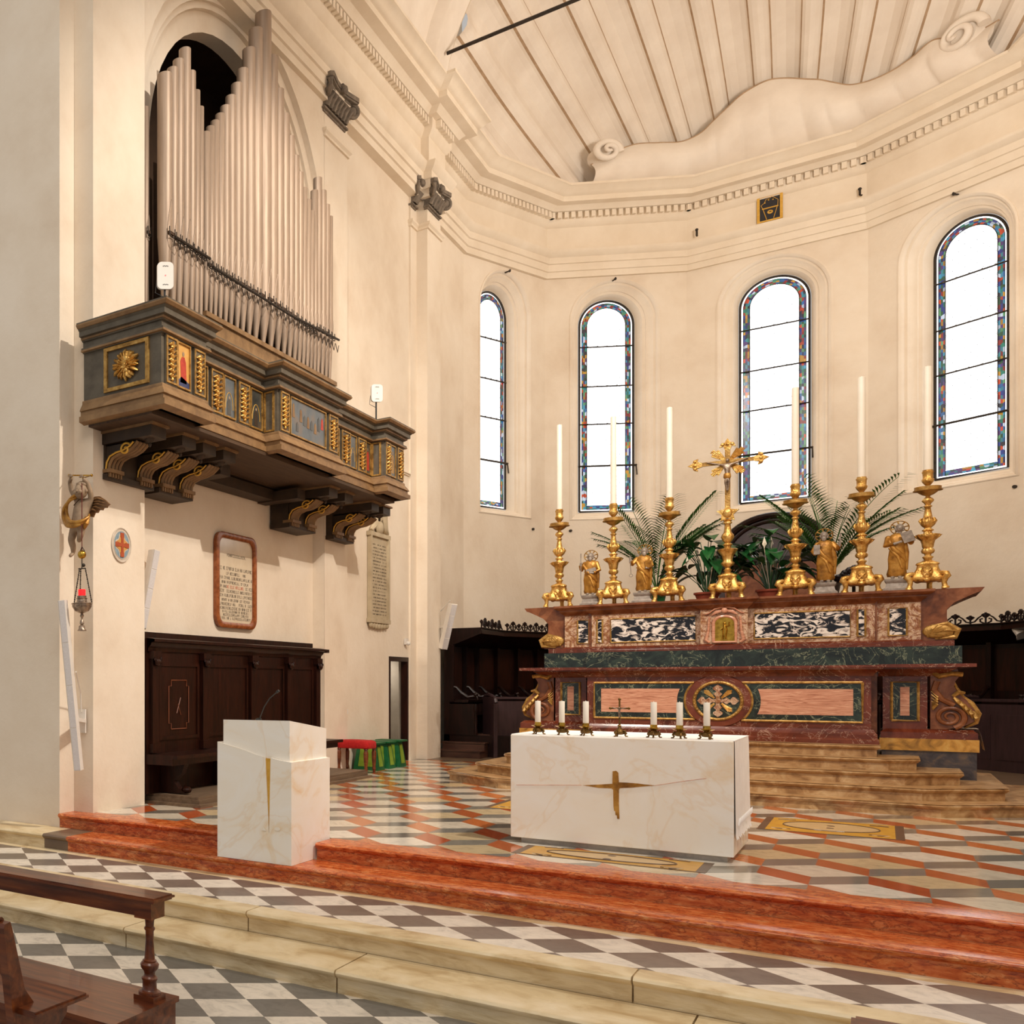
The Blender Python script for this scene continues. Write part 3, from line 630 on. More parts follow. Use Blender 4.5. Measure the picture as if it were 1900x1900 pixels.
# ---- stone capitals
def capital(yc, hw, X, z0, z1, side=True, half=False):
    b = B(); H = z1 - z0; w_ = hw
    for (o, f0, f1) in ((.02, 0, .06), (.05, .06, .12), (.02, .12, .2)): b.box((X - .05, yc - w_ - o, z0 + H * f0), (X + o, yc + w_ + o, z0 + H * f1))
    # bell
    b.box((X - .05, yc - w_ + .0, z0 + H * .2), (X + .05, yc + w_ - .0, z0 + H * .6)); b.box((X - .05, yc - w_ - .04, z0 + H * .55), (X + .09, yc + w_ + .04, z0 + H * .82))
    n = max(4, int(w_ * 2 / .11))
    for i in range(n):
        y = yc - w_ + .05 + (2 * w_ - .1) * i / (n - 1)
        b.tube([(X + .03, y, z0 + H * .2), (X + .08, y, z0 + H * .42), (X + .15, y + .015, z0 + H * .56), (X + .13, y, z0 + H * .5)], [.05, .05, .035, .012], 6)
        b.tube([(X + .04, y + .05, z0 + H * .2), (X + .07, y + .05, z0 + H * .66)], [.018, .03], 5)
    # abacus with hollow sides and pointed corners
    pl_ = [(X - .05, yc - w_ - .10), (X + .17, yc - w_ - .14), (X + .21, yc - w_ - .09), (X + .16, yc - w_ * .5), (X + .145, yc), (X + .16, yc + w_ * .5), (X + .21, yc + w_ + .09), (X + .17, yc + w_ + .14), (X - .05, yc + w_ + .10)]
    b.prism([(p[0], p[1], z0 + H * .86) for p in pl_], (0, 0, H * .14)); b.prism([(X + (p[0] - X) * .9, yc + (p[1] - yc) * .97, z0 + H * .80) for p in pl_], (0, 0, H * .06))
    for sg in (-1, 1):
        c = Vector((X + .11, yc + sg * (w_ + .05), z0 + H * .60)); dd = Vector((.6, sg * .8, 0)).normalized(); pts = []; rad = []
        for q in range(26):
            a = PI / 2 + q / 25 * 3.0 * PI; r_ = .12 * (1 - q / 34); pts.append(c + dd * (-math.cos(a) * r_) + Vector((0, 0, math.sin(a) * r_))); rad.append(.036 * (1 - q / 50))
        b.tube(pts, rad, 7); b.ball(c, (.07, .07, .08), 10, 6)
        b.tube([(X + .05, yc + sg * .08, z0 + H * .72), (X + .09, yc + sg * w_ * .6, z0 + H * .78), c + Vector((-.02, 0, .12))], .03, 6)
    b.ball((X + .17, yc, z0 + H * .88), (.05, .08, .07), 10, 6)
    for q in range(6): b.ball((X + .15, yc + .06 * math.cos(q), z0 + H * .92 + .05 * math.sin(q)), .03, 8, 5)
    return b
st(capital(15.60, .41, -6.22, 10.30, 10.80).build('trim_30', 'grey_stone', smooth=50))
st(capital(19.90, .32, -6.08, 10.26, 10.74).build('trim_31', 'grey_stone', smooth=50))
st(capital(19.40, .10, -6.27, 10.26, 10.74).build('trim_32', 'grey_stone', smooth=50))
# ================================================================== ORGAN GALLERY
XW, XB, XR = -6.2, -5.25, -5.44
FY = [(XW, 8.80), (XB, 8.80), (XB, 9.68), (XR, 9.68), (XR, 11.47), (XB, 11.47), (XB, 13.28), (XR, 13.28), (XR, 15.0), (XB, 15.0), (XB, 15.77), (XW, 15.77)]
# interior (outer) side of this path: walking +X then +Y the outside is on the right
gal = thing('organ_gallery', (-6.2, 12.3, 4.15), 'grey and gold painted wooden organ gallery on scroll brackets on the left wall', 'gallery')
b = B(); b.prism([(x, y, 4.38) for x, y in FY], (0, 0, .62)); b.build('parapet', 'gallery_grey', gal, smooth=0)
CORN = [(0, 4.98), (.02, 4.98), (.03, 5.0), (.05, 5.01), (.05, 5.03), (.015, 5.035), (.015, 5.10), (.035, 5.105), (.05, 5.13), (.05, 5.14), (.09, 5.145), (.09, 5.20), (.10, 5.205), (.12, 5.235), (.14, 5.25), (.14, 5.28), (0, 5.285)]
b = B(); b.sweep(CORN, FY); b.prism([(x, y, 5.26) for x, y in FY], (0, 0, .012)); b.build('cornice', 'gallery_grey', gal, smooth=30)
GILT = [(.0, 4.975), (.06, 5.008), (.06, 5.022), (0, 5.03)]
b = B()
for prof in ([(.0, 4.985), (.056, 4.99), (.056, 5.010), (0, 5.02)], [(0, 5.110), (.056, 5.118), (.058, 5.138), (0, 5.142)], [(0, 5.215), (.125, 5.222), (.147, 5.248), (.147, 5.262), (0, 5.270)]):
    b.sweep(prof, FY)
b.build('gilded_moulding', 'gallery_brown', gal, smooth=30)
BASE = [(0, 4.47), (.025, 4.465), (.03, 4.45), (.03, 4.43), (.05, 4.40), (.075, 4.36), (.08, 4.345), (.06, 4.34), (.06, 4.295), (.09, 4.285), (.09, 4.225), (.03, 4.215), (0, 4.205)]
b = B(); b.sweep(BASE, FY); b.build('base_moulding', 'gallery_brown', gal, smooth=30)
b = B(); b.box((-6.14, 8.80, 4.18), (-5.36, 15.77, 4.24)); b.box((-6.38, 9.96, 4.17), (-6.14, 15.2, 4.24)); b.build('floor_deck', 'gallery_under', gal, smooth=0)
def orna(b, y0, y1, z0, z1, X, r_=random.Random(5)):
    """carved candelabrum relief on a face looking to +X"""
    yc = (y0 + y1) / 2; w_ = (y1 - y0) / 2; H = z1 - z0
    def leaf(u, v, du, dv, r=.02): b.tube([(X + .004, yc + u * w_, z0 + v * H), (X + .022, yc + (u + du) * w_, z0 + (v + dv) * H), (X + .010, yc + (u + du * 1.4) * w_, z0 + (v + dv * .5) * H)], [r * .7, r, r * .3], 6, .8)
    b.tube([(X + .01, yc, z0), (X + .01, yc, z1 - .04)], .008, 6)
    for v in [.03, .12, .24, .38, .50, .62, .72, .82, .92]:
        b.ball((X + .012, yc + r_.uniform(-.1, .1) * w_, z0 + v * H), (.018, .018 + .012 * ((v * 100) % 3 > 1), .022), 8, 6)
    for v in (.08, .2, .33, .46, .58, .70, .84):
        for s_ in (-1, 1): leaf(.1 * s_, v, .55 * s_, .05); leaf(.3 * s_, v + .05, -.25 * s_, .06, .014)
    b.lathe([(.012, 0), (.036, .012), (.03, .03), (.04, .045), (.02, .05)], (X + .012, yc, z1 - .085), 10, sx=.6); b.lathe([(.035, 0), (.01, .02), (.026, .045), (.03, .05)], (X + .012, yc, z0 - .0), 10, sx=.6)
def pil(y0, y1, X):
    p = B(); p.box((X, y0, 4.47), (X + .025, y1, 4.975)); o = p.build('pilaster', 'gallery_grey', gal, smooth=0)
    q = B()
    for a in (y0 + .004, y1 - .024): q.box((X + .02, a, 4.49), (X + .036, a + .02, 4.96))
    for zz in (4.485, 4.945): q.box((X + .02, y0 + .004, zz), (X + .036, y1 - .004, zz + .02))
    q.build('frame', 'gold_old', o, smooth=0)
    q = B(); orna(q, y0 + .03, y1 - .03, 4.52, 4.93, X + .02); q.build('carved_ornament', 'gold', o, smooth=60)
    return o
def painting(y0, y1, X, kind):
    g = B()
    for a, c in (((y0, 4.49), (y0 + .018, 4.97)), ((y1 - .018, 4.49), (y1, 4.97)), ((y0, 4.49), (y1, 4.508)), ((y0, 4.952), (y1, 4.97))): g.box((X, a[0], a[1]), (X + .022, c[0], c[1]))
    o = g.build('painting_frame', 'gold_old', gal, smooth=0)
    q = B(); q.box((X, y0 + .015, 4.505), (X + .006, y1 - .015, 4.955)); c = q.build('painting', {'saint': 'painting_gold', 'blue': 'painting_blue', 'dark': 'painting_dark', 'red': 'painting_dark', 'scene': 'painting_blue', 'sky': 'painting_blue'}[kind], o, smooth=0)
    yc = (y0 + y1) / 2; w_ = (y1 - y0) / 2; xx = X + .007
    def blob(pts, m, n_='painted_figure'):
        e = B(); e.prism([(xx, yc + u * w_, 4.51 + v * .44) for u, v in pts], (.002, 0, 0)); e.build(n_, m, o, smooth=0)
    if kind in ('saint', 'red', 'sky'):
        robe = [(-.35, .25), (-.5, .1), (.5, .1), (.45, .3), (.4, .6), (.2, .72), (-.2, .72), (-.45, .6)]
        blob(robe, 'paint_red' if kind != 'sky' else 'gold_old')
        blob([(.16 * math.cos(a) , .79 + .055 * math.sin(a)) for a in [k * PI / 6 for k in range(12)]], 'flesh_stone')
        if kind == 'saint': blob([(-.9, 0), (.9, 0), (.85, .14), (.2, .2), (-.3, .24), (-.8, .12)], 'paint_blue')
    if kind == 'blue' or kind == 'dark':
        blob([(-.3, .05), (.3, .05), (.25, .4), (.08, .46), (-.08, .46), (-.28, .4)], 'painting_dark' if kind == 'blue' else 'gallery_dark')
        e = B(); e.tube([(xx, yc + .62 * w_ * math.cos(a), 4.60 + .19 * math.sin(a)) for a in [k * PI / 12 for k in range(13)]], .004, 5); e.build('painted_halo', 'gold_paint', o)
        blob([(.11 * math.cos(a), .50 + .04 * math.sin(a)) for a in [k * PI / 6 for k in range(12)]], 'flesh_stone')
    if kind == 'scene':
        r_ = random.Random(2)
        for k in range(9):
            u = -.8 + k * .2; v = r_.uniform(.1, .5); h = r_.uniform(.2, .35)
            blob([(u - .07, v), (u + .07, v), (u + .05, v + h), (u, v + h + .06), (u - .05, v + h)], 'paint_red' if k == 8 else 'painting_dark' if k % 2 else 'gallery_brown')
    return o
for y0, y1 in ((8.85, 9.07), (9.42, 9.65)): pil(y0, y1, XB)
painting(9.09, 9.36, XB, 'saint')
for y0, y1 in ((10.14, 10.42), (10.80, 11.08)): pil(y0, y1, XR)
painting(9.80, 10.08, XR, 'dark'); painting(10.46, 10.75, XR, 'blue'); painting(11.13, 11.44, XR, 'dark')
for y0, y1 in ((11.50, 11.74), (12.95, 13.24)): pil(y0, y1, XB)
painting(11.80, 12.88, XB, 'scene')
for y0, y1 in ((13.86, 14.17), (14.46, 14.76)): pil(y0, y1, XR)
painting(13.40, 13.80, XR, 'dark'); painting(14.19, 14.43, XR, 'blue'); painting(14.78, 14.98, XR, 'red')
for y0, y1 in ((15.02, 15.21), (15.50, 15.74)): pil(y0, y1, XB)
painting(15.24, 15.46, XB, 'sky')
# end face with rosette, and the small returns of the projecting bays
g = B()
x0, x1, z0, z1, yy = -5.93, -5.385, 4.50, 5.03 - .06, 8.80
for a, c in (((x0, z0), (x0 + .04, z1)), ((x1 - .04, z0), (x1, z1)), ((x0, z0), (x1, z0 + .04)), ((x0, z1 - .04), (x1, z1))): g.box((a[0], yy - .025, a[1]), (c[0], yy, c[1]))
g.build('end_panel_frame', 'gold_old', gal, smooth=0)
b = B(); c = Vector((-5.655, 8.79, 4.735))
for ring_, (n, r0, wd) in enumerate(((6, .165, .062), (6, .10, .04), (7, .05, .02))):
    for k in range(n):
        a = 2 * PI * (k + ring_ * .5) / n + PI / 2; d = Vector((math.cos(a), 0, math.sin(a))); s = Vector((-math.sin(a), 0, math.cos(a)))
        for e in (-1, 0, 1):
            t = (d + s * e * .42).normalized()
            b.tube([c + t * .01 + Vector((0, -.006 - .016 * ring_, 0)), c + t * r0 * .35 + Vector((0, -.018 - .018 * ring_, 0)), c + t * r0 * .75 + Vector((0, -.026 - .018 * ring_, 0)), c + t * (r0 if e == 0 else r0 * .9) + Vector((0, -.004 - .016 * ring_, 0))], [.014, wd * .55, wd * .72, wd * .25], 8, .45)
b.ball(c + Vector((0, -.05, 0)), (.03, .02, .03), 10, 6)
b.build('gilded_rosette', 'gold', gal, smooth=60)
for y in (11.47, 15.0):
    g = B()
    for a, c_ in (((XR + .02, 4.48), (XR + .045, 4.97)), ((XB - .06, 4.48), (XB - .035, 4.97)), ((XR + .02, 4.48), (XB - .035, 4.50)), ((XR + .02, 4.95), (XB - .035, 4.97))): g.box((a[0], y - .014, a[1]), (c_[0], y, c_[1]))
    g.build('return_panel_frame', 'gold_old', gal, smooth=0)
# beams, pendants and scroll brackets
def bracket(y):
    """S-shaped corbel between wall and beam"""
    x0, w_ = -6.2, .13
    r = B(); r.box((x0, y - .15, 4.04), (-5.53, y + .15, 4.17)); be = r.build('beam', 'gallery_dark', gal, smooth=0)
    r = B(); r.box((x0, y - .17, 4.155), (-5.50, y + .17, 4.18)); r.build('beam_moulding', 'gallery_brown', be, smooth=0)
    r = B(); r.lathe([(0, -.09), (.012, -.085), (.02, -.06), (.012, -.045), (.05, -.02), (.055, 0)], (-5.64, y, 4.04), 10); r.build('pendant', 'gallery_dark', be, smooth=50)
    # body
    sh = [(x0, 3.76), (x0 + .12, 3.76)]
    S = [(x0 + .10, 3.76), (x0 + .11, 3.83), (x0 + .15, 3.89), (x0 + .23, 3.92), (x0 + .32, 3.93), (x0 + .40, 3.96), (x0 + .45, 4.0), (x0 + .47, 4.02)]
    r = B()
    prof = [(x0, 3.76)] + S + [(x0, 4.02)]
    r.prism([(p[0], y - w_ + .02, p[1]) for p in prof], (0, 2 * w_ - .04, 0)); bo = r.build('bracket', 'gallery_dark', gal, smooth=0)
    r = B()
    for k in range(4):
        yy_ = y - w_ + .03 + k * (2 * w_ - .06) / 3
        r.tube([(p[0] + .006, yy_, p[1] - .004) for p in S], .021, 6)
    rs = B()
    for s_ in (-1,):
        c_ = (x0 + .36, y + s_ * (w_ - .01), 4.0 - .045); pts = []
        for q in range(22):
            a = PI * .1 + q / 21 * 2.6 * PI; rr_ = .072 * (1 - q / 26); pts.append((c_[0] - .03 + rr_ * math.cos(a), c_[1], c_[2] - .005 + rr_ * math.sin(a)))
        rs.tube(pts, .013, 6)
        rs.tube([(p[0] - .015, y + s_ * (w_ - .005), p[1] + .012) for p in S[:-1]], .011, 6)
    r.build('fluted_front', 'gallery_brown', bo, smooth=60); r = rs; r.build('gilded_scroll', 'gold_paint', bo, smooth=60)
    r = B(); r.box((x0, y - w_ - .01, 3.73), (x0 + .15, y + w_ + .01, 3.77))
    for k in range(5): r.box((x0 + .10, y - w_ + .015 + k * .053, 3.685), (x0 + .13, y - w_ + .045 + k * .053, 3.73))
    r.build('bracket_foot', 'gallery_brown', bo, smooth=0)
for y in (9.22, 9.86, 10.32, 10.80): bracket(y)
for y in (13.86, 14.42, 15.45, 15.93): bracket(y)
for y0, y1 in ((9.08, 10.05), (10.16, 10.95), (13.70, 14.60), (15.28, 16.08)):
    r = B(); r.box((-6.38, y0, 3.66), (-6.09, y1, 3.72)); r.box((-6.38, y0 + .02, 3.72), (-6.125, y1 - .02, 4.16)); r.build('wall_plate', 'gallery_dark', gal, smooth=0)
r = B(); r.box((-6.38, 11.0, 4.0), (-6.15, 13.6, 4.14)); r.box((-6.38, 11.1, 3.98), (-5.8, 11.35, 4.12)); r.box((-6.38, 13.3, 3.98), (-5.8, 13.55, 4.12)); r.build('wall_beam', 'gallery_dark', gal, smooth=0)

# ================================================================== ORGAN
XP = -6.02
org = thing('pipe_organ', (-6.05, 12.6, 4.9), 'grey metal pipe organ filling the dark arch above the gallery', 'organ')
b = B(); b.box((-6.20, 11.08, 5.29), (-5.99, 15.05, 5.98)); b.box((-6.21, 11.05, 5.95), (-5.96, 15.08, 6.01)); b.box((-6.35, 10.02, 5.29), (-5.99, 11.05, 5.62)); b.build('wind_chest', 'gallery_brown', org, smooth=0)
def pipe(y, r, zt, toe, mouth, X=XP, small=False):
    r = r * .86; b = B(); zb = mouth - .02
    b.lathe([(.018, toe), (.022, toe + .01), (r * .97, zb), (r, zb + .02), (r, zt - .002), (r * .96, zt), (r * .9, zt - .012), (r * .9, zt - .25), (0, zt - .26)], (X, y, 0), 20)
    o = b.build('pipe', 'pipe_metal', org, smooth=50)
    hw = min(r * .62, .06); lz = mouth + .04
    # pointed upper lip, dark mouth slot, ears
    q = B(); fx = X + r * .80; n = 10
    L = [(fx + (r * .20 + .004), y, lz + .30 * min(1.3, r / .07))]
    left = [(X + math.sqrt(max(0, r * r - (hw * (1 - (k / n) ** 2)) ** 2)) + .004, y - hw * (1 - (k / n) ** 2), lz + k / n * .30 * min(1.3, r / .07)) for k in range(n)]
    right = [(p[0], 2 * y - p[1], p[2]) for p in left[::-1]]
    q.add(left + L + right, [tuple(range(len(left) + 1 + len(right)))])
    q.tube(left + L + right, .0035, 4)
    low = [(X + math.sqrt(max(0, r * r - (hw * math.cos(a)) ** 2)) * .97 + .004, y + hw * math.cos(a), mouth - .01 - .12 * min(1.3, r / .07) * math.sin(a)) for a in [k * PI / 8 for k in range(9)]]
    q.tube(low, .003, 4)
    q.build('upper_lip', 'pipe_metal', o, smooth=0)
    q = B(); q.box((X + r * .72, y - hw, mouth), (X + r + .012, y + hw, mouth + .035)); q.build('mouth', 'dark_void', o, smooth=0)
    q = B()
    q.tube([(X + r + .012, y - hw - .006, mouth + .08), (X + r + .016, y - hw - .006, mouth - .03), (X + r + .016, y, mouth - .036), (X + r + .016, y + hw + .006, mouth - .03), (X + r + .012, y + hw + .006, mouth + .08)], .007, 5)
    q.build('mouth_bracket', 'iron_dark', o, smooth=0)
for y, r, z in ((10.167, .102, 8.54), (10.345, .078, 8.69), (10.48, .078, 8.85), (10.63, .083, 9.05), (10.77, .072, 8.84), (10.89, .064, 8.66), (11.00, .054, 8.51)): pipe(y, r, z, 5.6, 6.64)
for y, r, z in ((11.133, .066, 8.25), (11.253, .062, 8.37), (11.373, .064, 8.49), (11.503, .069, 8.63), (11.643, .074, 8.79), (11.79, .080, 8.98), (11.955, .085, 9.21), (12.115, .088, 9.47), (12.295, .098, 9.82), (12.49, .108, 10.17), (12.715, .125, 10.50), (12.945, .112, 10.01), (13.155, .103, 9.65), (13.351, .095, 9.39), (13.529, .089, 9.15), (13.697, .082, 8.94), (13.85, .075, 8.76), (13.991, .070, 8.59), (14.127, .067, 8.47), (14.258, .066, 8.35)): pipe(y, r, z, 5.98, 6.58)
for y, r, z in ((14.385, .063, 8.70), (14.505, .072, 8.93), (14.655, .078, 8.79), (14.80, .072, 8.63), (14.93, .062, 8.50)): pipe(y, r, z, 5.98, 6.64)
for y, r, z in ((9.80 + .27, .05, 8.2),): pipe(y, r, z, 5.6, 6.70, X=-6.22)
for y, r, z in ((14.30, .05, 8.78), (14.20, .045, 8.62)): pipe(y, r, z, 5.98, 6.64, X=-6.2)
b = B(); b.tube([(-5.90, 10.2, 6.62), (-5.90, 11.03, 6.62)], .016, 6); b.tube([(-5.90, 11.1, 6.54), (-5.90, 13.2, 6.54), (-5.90, 15.0, 6.62)], .016, 6)
for k in range(28):
    y = 11.16 + k * .138; b.tube([(-5.905, y, 6.54), (-5.90, y + .06, 6.42), (-5.905, y + .12, 6.54)], .005, 4)
for k in range(6):
    y = 10.24 + k * .14; b.tube([(-5.905, y, 6.62), (-5.90, y + .06, 6.50), (-5.905, y + .12, 6.62)], .005, 4)
b.build('pipe_rack', 'iron_dark', org, smooth=0)

# ---- two flat white antennas of the microphones on the gallery rail
def antenna(X, y, z0, z1, post_z, label):
    t = thing('wireless_antenna', (X, y, post_z), label, 'antenna', None)
    yc = y; zc = (z0 + z1) / 2; h = (z1 - z0) / 2; w_ = .085; R_ = .045; ax = Vector((.73, -.68, 0)); u = Vector((.68, .73, 0)); pts = []
    for cx_, cz_, a0 in ((w_ - R_, h - R_, 0), (-w_ + R_, h - R_, 90), (-w_ + R_, -h + R_, 180), (w_ - R_, -h + R_, 270)):
        for k in range(6): a = math.radians(a0 + k * 18); pts.append(Vector((X, yc, zc)) + u * (cx_ + R_ * math.cos(a)) + Vector((0, 0, cz_ + R_ * math.sin(a))))
    b = B(); b.prism(pts, ax * .03); b.build('panel', 'white_plastic', t, smooth=40)
    b = B(); b.tube([(X, yc, post_z), (X, yc, z0 + .02)], .012, 8); b.build('post', 'black_plastic', t)
    b = B(); b.ball(Vector((X, yc, zc)) + ax * .032, .007, 8, 5); b.build('indicator_light', 'led_red', t)
    b = B()
    for sg in (1, -1):
        c_ = Vector((X, yc, zc + sg * h * .68)) + ax * .0315
        for k in range(5): b.obox(c_ + u * ((k - 2) * .012) + Vector((0, 0, (k % 2) * .003)), (.008, .001, .009), u, ax, (0, 0, 1))
    b.build('logo_mark', 'black_plastic', t, smooth=0)
    b = B(); b.tube([Vector((X, yc, zc - h * .2)) - ax * .01 - u * .08, Vector((X, yc, z0 - .03)) - u * .10, Vector((X, yc, z0 - .08))], .004, 5); b.build('cable', 'black_plastic', t)
antenna(-5.40, 9.12, 5.545, 5.83, 5.27, 'white antenna panel standing at the near end of the organ gallery')
antenna(-5.40, 15.12, 5.60, 5.86, 5.27, 'white antenna panel standing at the far end of the organ gallery')
# ================================================================== LEFT WALL FURNISHINGS
# dark panelled bench in the recess
t = thing('panelled_bench', (-6.3, 12.4, 0), 'dark walnut wall panelling with a long bench below the framed inscription', 'bench')
XFp = -6.14; YA, YE = 9.96, 14.86
b = B(); b.box((-6.385, YA, .12), (XFp, YE, 1.84)); b.build('back_panelling', 'wood_walnut', t, smooth=0)
b = B(); b.sweep([(0, 1.78), (.02, 1.79), (.03, 1.83), (.06, 1.86), (.07, 1.89), (.11, 1.90), (.11, 1.93), (0, 1.95)], [(-6.2, YA), (XFp, YA), (XFp, YE), (-6.2, YE)][1:3]); b.box((-6.385, YA, 1.84), (XFp + .0, YE + .02, 1.94)); b.box((-6.385, YA, 1.94), (-6.2, YE - .1, 2.02)); b.box((XFp - .01, YE, 1.88), (XFp + .11, YE + .1, 1.93)); b.build('cornice', 'wood_walnut', t, smooth=30)
ys = [10.1, 11.28, 12.60, 13.72, 14.72]
for y in ys:
    q = B(); q.box((XFp, y - .07, .62), (XFp + .045, y + .07, 1.72)); q.box((XFp, y - .09, .60), (XFp + .06, y + .09, .70)); q.box((XFp, y - .09, 1.70), (XFp + .07, y + .09, 1.79)); p = q.build('pilaster', 'wood_walnut', t, smooth=0)
    q = B()
    for s_ in (-1, 1): q.tube([(XFp + .075, y + s_ * (.075 - .05 * k / 10) + 0 * k, 1.68 + .04 * math.sin(k * .9) * (1 - k / 14)) for k in range(11)], .014, 6)
    q.ball((XFp + .07, y, 1.66), (.03, .06, .05), 8, 6); q.build('carved_capital', 'wood_walnut', p)
for a, c in zip(ys, ys[1:]):
    q = B()
    for r_ in (((a + .12, .74), (a + .16, 1.66)), ((c - .16, .74), (c - .12, 1.66)), ((a + .12, .74), (c - .12, .78)), ((a + .12, 1.62), (c - .12, 1.66))): q.box((XFp, r_[0][0], r_[0][1]), (XFp + .018, r_[1][0], r_[1][1]))
    pm = q.build('panel_moulding', 'wood_walnut', t, smooth=0)
    if a == ys[0]:
        q = B(); x = XFp + .004; yc = (a + c) / 2; P = [(-.2, .86), (-.2, .93), (-.26, .93), (-.26, 1.38), (-.2, 1.38), (-.2, 1.45), (.2, 1.45), (.2, 1.38), (.26, 1.38), (.26, .93), (.2, .93), (.2, .86), (-.2, .86)]
        q.tube([(x, yc + u * .9, z) for u, z in P], .008, 4); q.tube([(x, yc - .05, 1.05), (x, yc + .04, 1.24)], .007, 4); q.tube([(x, yc + .05, 1.03), (x, yc - .02, 1.16)], .007, 4)
        q.build('inlay', 'wood_inlay', pm, smooth=0)
XS = -5.76
b = B(); b.box((XFp - .1, YA, .545), (XS + .02, 14.75, .585)); b.build('seat', 'wood_walnut', t, smooth=0)
b = B(); b.box((XFp - .1, YA, .47), (XS - .04, 14.7, .545)); b.box((-6.385, YA, .12), (XFp - .02, YE, .5)); b.build('seat_rail', 'wood_walnut', t, smooth=0)
for y in (10.32, 11.6, 13.0, 14.3):
    q = B(); q.prism([(XS - .06, y - .05, .47), (XS - .10, y - .05, .36), (XS - .2, y - .05, .26), (XS - .14, y - .05, .18), (XS - .04, y - .05, .13), (XS - .2, y - .05, .125), (XFp, y - .05, .125), (XFp, y - .05, .47)], (0, .10, 0)); q.ball((XS - .06, y, .17), (.06, .06, .045), 10, 6); q.build('carved_leg', 'wood_walnut', t, smooth=30)
b = B(); b.box((-6.385, 10.12, .0), (-5.55, 15.2, .085)); b.box((-6.385, 10.14, .085), (-5.57, 15.18, .115)); b.box((-6.385, 10.06, .0), (-5.50, 15.24, .035))
tag(b.build('wooden_platform', 'wood_platform', smooth=0), 'low brown wooden platform under the dark panelled bench', 'platform')
# framed inscription
def rrect(y0, y1, z0, z1, r, n=7):
    P = []
    for cy, cz, a0 in ((y1 - r, z1 - r, 0), (y0 + r, z1 - r, 90), (y0 + r, z0 + r, 180), (y1 - r, z0 + r, 270)):
        for k in range(n): a = math.radians(a0 + 90 * k / (n - 1)); P.append((cy + r * math.cos(a), cz + r * math.sin(a)))
    return P
t = thing('inscription_plaque', (-6.39, 12.64, 2.15), 'framed stone inscription with brown marble frame and rounded corners', 'plaque')
y0, y1, z0, z1 = 12.04, 13.22, 2.17, 3.46
O = rrect(y0, y1, z0, z1, .16); I = rrect(y0 + .10, y1 - .10, z0 + .075, z1 - .075, .12); M_ = rrect(y0 + .05, y1 - .05, z0 + .04, z1 - .04, .14)
b = B(); b.loft([[(-6.395, *p) for p in O], [(-6.35, *p) for p in O], [(-6.335, *p) for p in M_], [(-6.355, *p) for p in I], [(-6.39, *p) for p in I]], caps=False); b.build('frame', 'plaque_frame', t, smooth=50)
b = B(); b.prism([(-6.395, *p) for p in I], (.02, 0, 0)); b.build('stone_face', 'plaque_face', t, smooth=0)
rr = random.Random(4)
def writing(b, X, y0, y1, z, h, red=False, gap=.03):
    y = y0
    while y < y1:
        w_ = h * rr.uniform(.4, .75)
        if rr.random() < .13: y += gap; continue
        k = rr.randint(0, 3); e = .0012; s_ = h * .14
        b.box((X, y, z), (X + e, y + s_, z + h))
        if k == 1: b.box((X, y + w_ - s_, z), (X + e, y + w_, z + h))
        if k in (0, 1): b.box((X, y, z + h * .45), (X + e, y + w_, z + h * .58))
        if k in (0, 2): b.box((X, y, z + h * .88), (X + e, y + w_, z + h))
        if k in (2, 3): b.box((X, y, z), (X + e, y + w_, z + h * .12))
        y += w_ + h * .22
bt = B(); br = B(); yc = (y0 + y1) / 2
lines = [(3.14, .28, .040), (2.955, .46, .045), (2.89, .30, .040), (2.83, .46, .040), (2.77, .40, .038), (2.71, .50, .040), (2.65, .47, .040), (2.59, .49, .040), (2.53, .40, .038), (2.475, .49, .038), (2.42, .46, .038), (2.375, .38, .034), (2.33, .36, .034), (2.285, .48, .034)]
for k, (z, hw, h) in enumerate(lines): 
    if k == 5: writing(bt, -6.374, yc - hw, yc - .28, z, h); writing(br, -6.374, yc - .26, yc + .26, z, h); writing(bt, -6.374, yc + .29, yc + hw, z, h)
    else: writing(bt, -6.374, yc - hw, yc + hw, z, h)
b = bt; b.build('lettering', 'ink', t, smooth=0); br.build('red_lettering', 'ink_red', t, smooth=0)
# carved memorial stone
t = thing('memorial_tablet', (-6.29, 17.7, 2.4), 'narrow carved grey stone memorial tablet above the green stools', 'plaque')
a0 = atx(683, 985, -6.28); a1 = atx(718, 1165, -6.28); y0, y1 = a0.y, a1.y; zt = a0.z; zb = a1.z
b = B(); b.box((-6.295, y0 + .05, zb + .12), (-6.26, y1 - .05, zt - .05)); b.build('inscribed_panel', 'memorial_stone', t, smooth=0)
b = B()
for A_, C_ in (((y0, zb + .08), (y0 + .06, zt)), ((y1 - .06, zb + .08), (y1, zt)), ((y0 - .03, zt - .07), (y1 + .03, zt)), ((y0 - .03, zb + .06), (y1 + .03, zb + .13))): b.box((-6.295, A_[0], A_[1]), (-6.225, C_[0], C_[1]))
b.build('frame', 'memorial_stone', t, smooth=0)
b = B(); yc = (y0 + y1) / 2
for k in range(7): b.ball((-6.26, y0 + (y1 - y0) * (k + .5) / 7, zb + .04 - .03 * math.sin(PI * (k + .5) / 7)), (.03, .07, .06), 8, 6)
b.build('carved_foot', 'memorial_stone', t)
b = B(); b.ball((-6.25, yc, zt + .10), (.05, .15, .12), 12, 8); b.ball((-6.25, yc, zt + .28), (.04, .08, .12), 12, 8)
for s_ in (-1, 1):
    b.tube([(-6.25, yc + s_ * (.38 - .03 * k), zt + .02 + .018 * k * k * .35 + .02 * math.sin(k)) for k in range(9)], [.03 + .006 * k for k in range(9)], 7)
    b.tube([(-6.25, yc + s_ * (.10 + .05 * math.cos(k * .7)), zt + .3 + .05 * math.sin(k * .7)) for k in range(8)], .02, 6)
